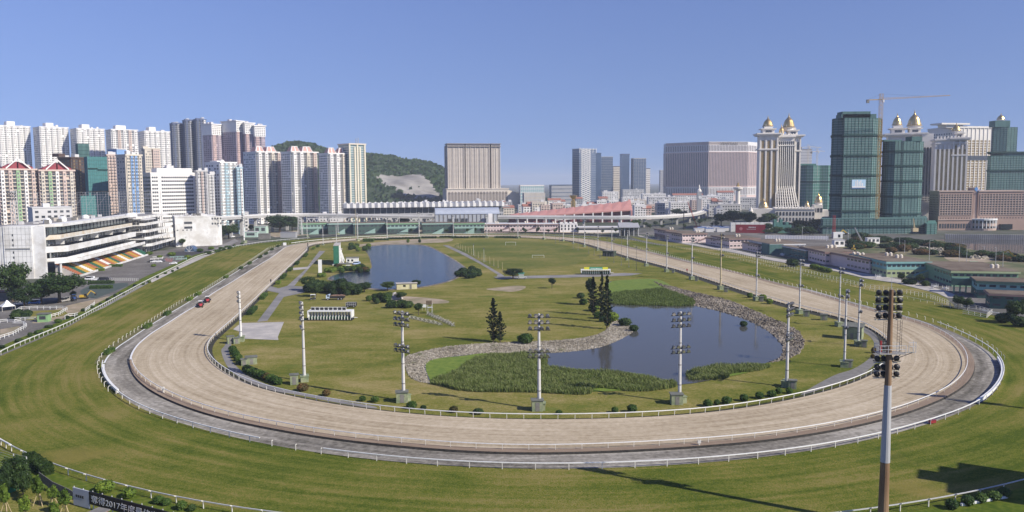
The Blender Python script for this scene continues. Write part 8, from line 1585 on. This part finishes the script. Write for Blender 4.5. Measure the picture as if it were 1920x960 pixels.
for i in range(64):
    px = rnd.uniform(952, 1370); Y = rnd.choice([1050, 1120, 1200, 1300, 1400, 1550]); yb = 342 + 50 * FPX / Y
    if 953 < px < 1190: Y = max(Y, 1120)
    yt = 341 + (50 - rnd.uniform(8, 21)) * FPX / Y; low(px, rnd.uniform(9, 26), yt, Y, (ma_ := rnd.choice([m_w1, m_w2, m_w1, m_cream, m_grey, m_peach])), COLN[ma_.name] + ' town house ' + ('with red roof ' if (rf_ := rnd.choice([None, None, None, m_rr])) else '') + near(px, LMK) + (', nearer row' if Y < 1150 else ', middle row' if Y < 1350 else ', back row'), rf_, None, G4)
for i in range(30):
    px = rnd.uniform(690, 950); Y = rnd.choice([1100, 1180, 1250]); low(px, rnd.uniform(8, 22), 341 + (50 - rnd.uniform(10, 20)) * FPX / Y, Y, (ma_ := rnd.choice([m_w1, m_w2, m_cream, m_grey])), COLN[ma_.name] + ' low house ' + ('with red roof ' if (rf_ := rnd.choice([None, None, m_rr])) else '') + 'past the canopy ' + near(px, ((700, 'below the green glass tower'), (745, 'below the hill quarry'), (790, 'below the right hill slope'), (845, 'left below the beige hotel'), (890, 'below the beige hotel'), (935, 'at its right end'))), rf_, None, 'low town houses behind the station')
for px, wp_, yt, Y, ma, rf, lab in ((1216, 50, 370, 1500, m_w2, None, 'wide pale building with glass front before the curved casino hotel'), (1262, 56, 366, 1600, m_w1, m_rr, 'long building with terracotta roof before the curved casino hotel'), (1316, 34, 368, 1450, m_w1, None, 'white classical building left of the monument column'), (1346, 30, 361, 1500, m_w1, m_rr, 'white palace front with pediment behind the monument column'), (1388, 36, 371, 1400, m_w2, None, 'pale arcade building right of the monument column'), (1236, 22, 378, 1250, m_w1, None, 'white block with a dark glass band beyond the viaduct'), (1258, 34, 380, 1200, m_w1, None, 'white hall on columns beside the viaduct bend'), (1190, 22, 386, 1050, m_w1, None, 'white house with four square windows right of the pink roof'), (1330, 60, 384, 1130, m_w2, None, 'long low white footbridge building above the street'), (1168, 40, 356, 1900, m_w2, None, 'low white mall roof below the blue towers'), (1130, 30, 360, 1750, m_w1, None, 'white dome roofed hall below the lattice tower'), (1205, 44, 364, 1700, m_w1, None, 'long white building below the dark blue towers'), (1040, 90, 385, 1150, m_w2, None, 'long white frame building behind the pink roof'), (1430, 70, 372, 1250, m_w1, None, 'white arcade behind the palace podium'), (1490, 30, 366, 1330, m_w1, m_rr, 'low palace wing between the white tower and the netted drum')): low(px, wp_, yt, Y, ma, lab, rf)
b = MB(); t = thing('gold_statue', 'gold lotus shaped statue in front of the tree belt', 'statue', Bld.wp(1075, 1090)); z = zat(t.location, 376); b.lathe(0, 0, [(3, 0), (3, z), (1.5, z + 1), (4, z + 4), (5.5, z + 7), (1, z + 8)], 10); b.build('statue', m_gold, t)
low(404, 60, 400, 830, m_w2, 'low pale building under the curve of the viaduct at left'); low(596, 46, 404, 900, m_w2, 'low pale building under the right white tower'); low(300, 90, 395, 830, m_w2, 'pale low block behind the plain white block'); low(58, 74, 391, 575, m_w2, 'pale stained annex behind the grandstand roof')
# ================================================================ OUTSIDE THE FRAME: the neighbour whose shadow lies on the turf
ux = Vector((sd.x, sd.y, 0)).normalized(); tE = sd.z / math.hypot(sd.x, sd.y); a = at(1719, 888); hN = 34.0; c = a + ux * (hN / tE); t = thing('neighbour_building', 'stepped tower standing outside the frame at lower right that shades the turf', 'building', c, math.atan2(ux.y, ux.x))
for k, (px, py, y0, y1) in enumerate(((1775, 901, -7, -2.5), (1719, 888, -2.5, 2.5), (1760, 868, 2.5, 6), (1795, 858, 6, 9.5))):
    s_ = (at(px, py) - a).dot(ux); b = MB(); b.box(0.01 * k, 24, y0, y1, 0, hN - s_ * tE); b.build('wall', m_w2, t)
# ================================================================ HAZE
M = bpy.data.materials.new('haze_air'); M.use_nodes = True; n_ = M.node_tree; n_.nodes.remove(n_.nodes['Principled BSDF']); v = n_.nodes.new('ShaderNodeVolumePrincipled'); v.inputs['Color'].default_value = (.80, .88, 1, 1); v.inputs['Density'].default_value = 0.00011; v.inputs['Anisotropy'].default_value = 0.0
n_.links.new(v.outputs[0], n_.nodes['Material Output'].inputs['Volume'])
b = MB(); b.box(-9100, 9100, -500, 16100, -1.5, 175); b.build('haze', M, None, 'stuff')
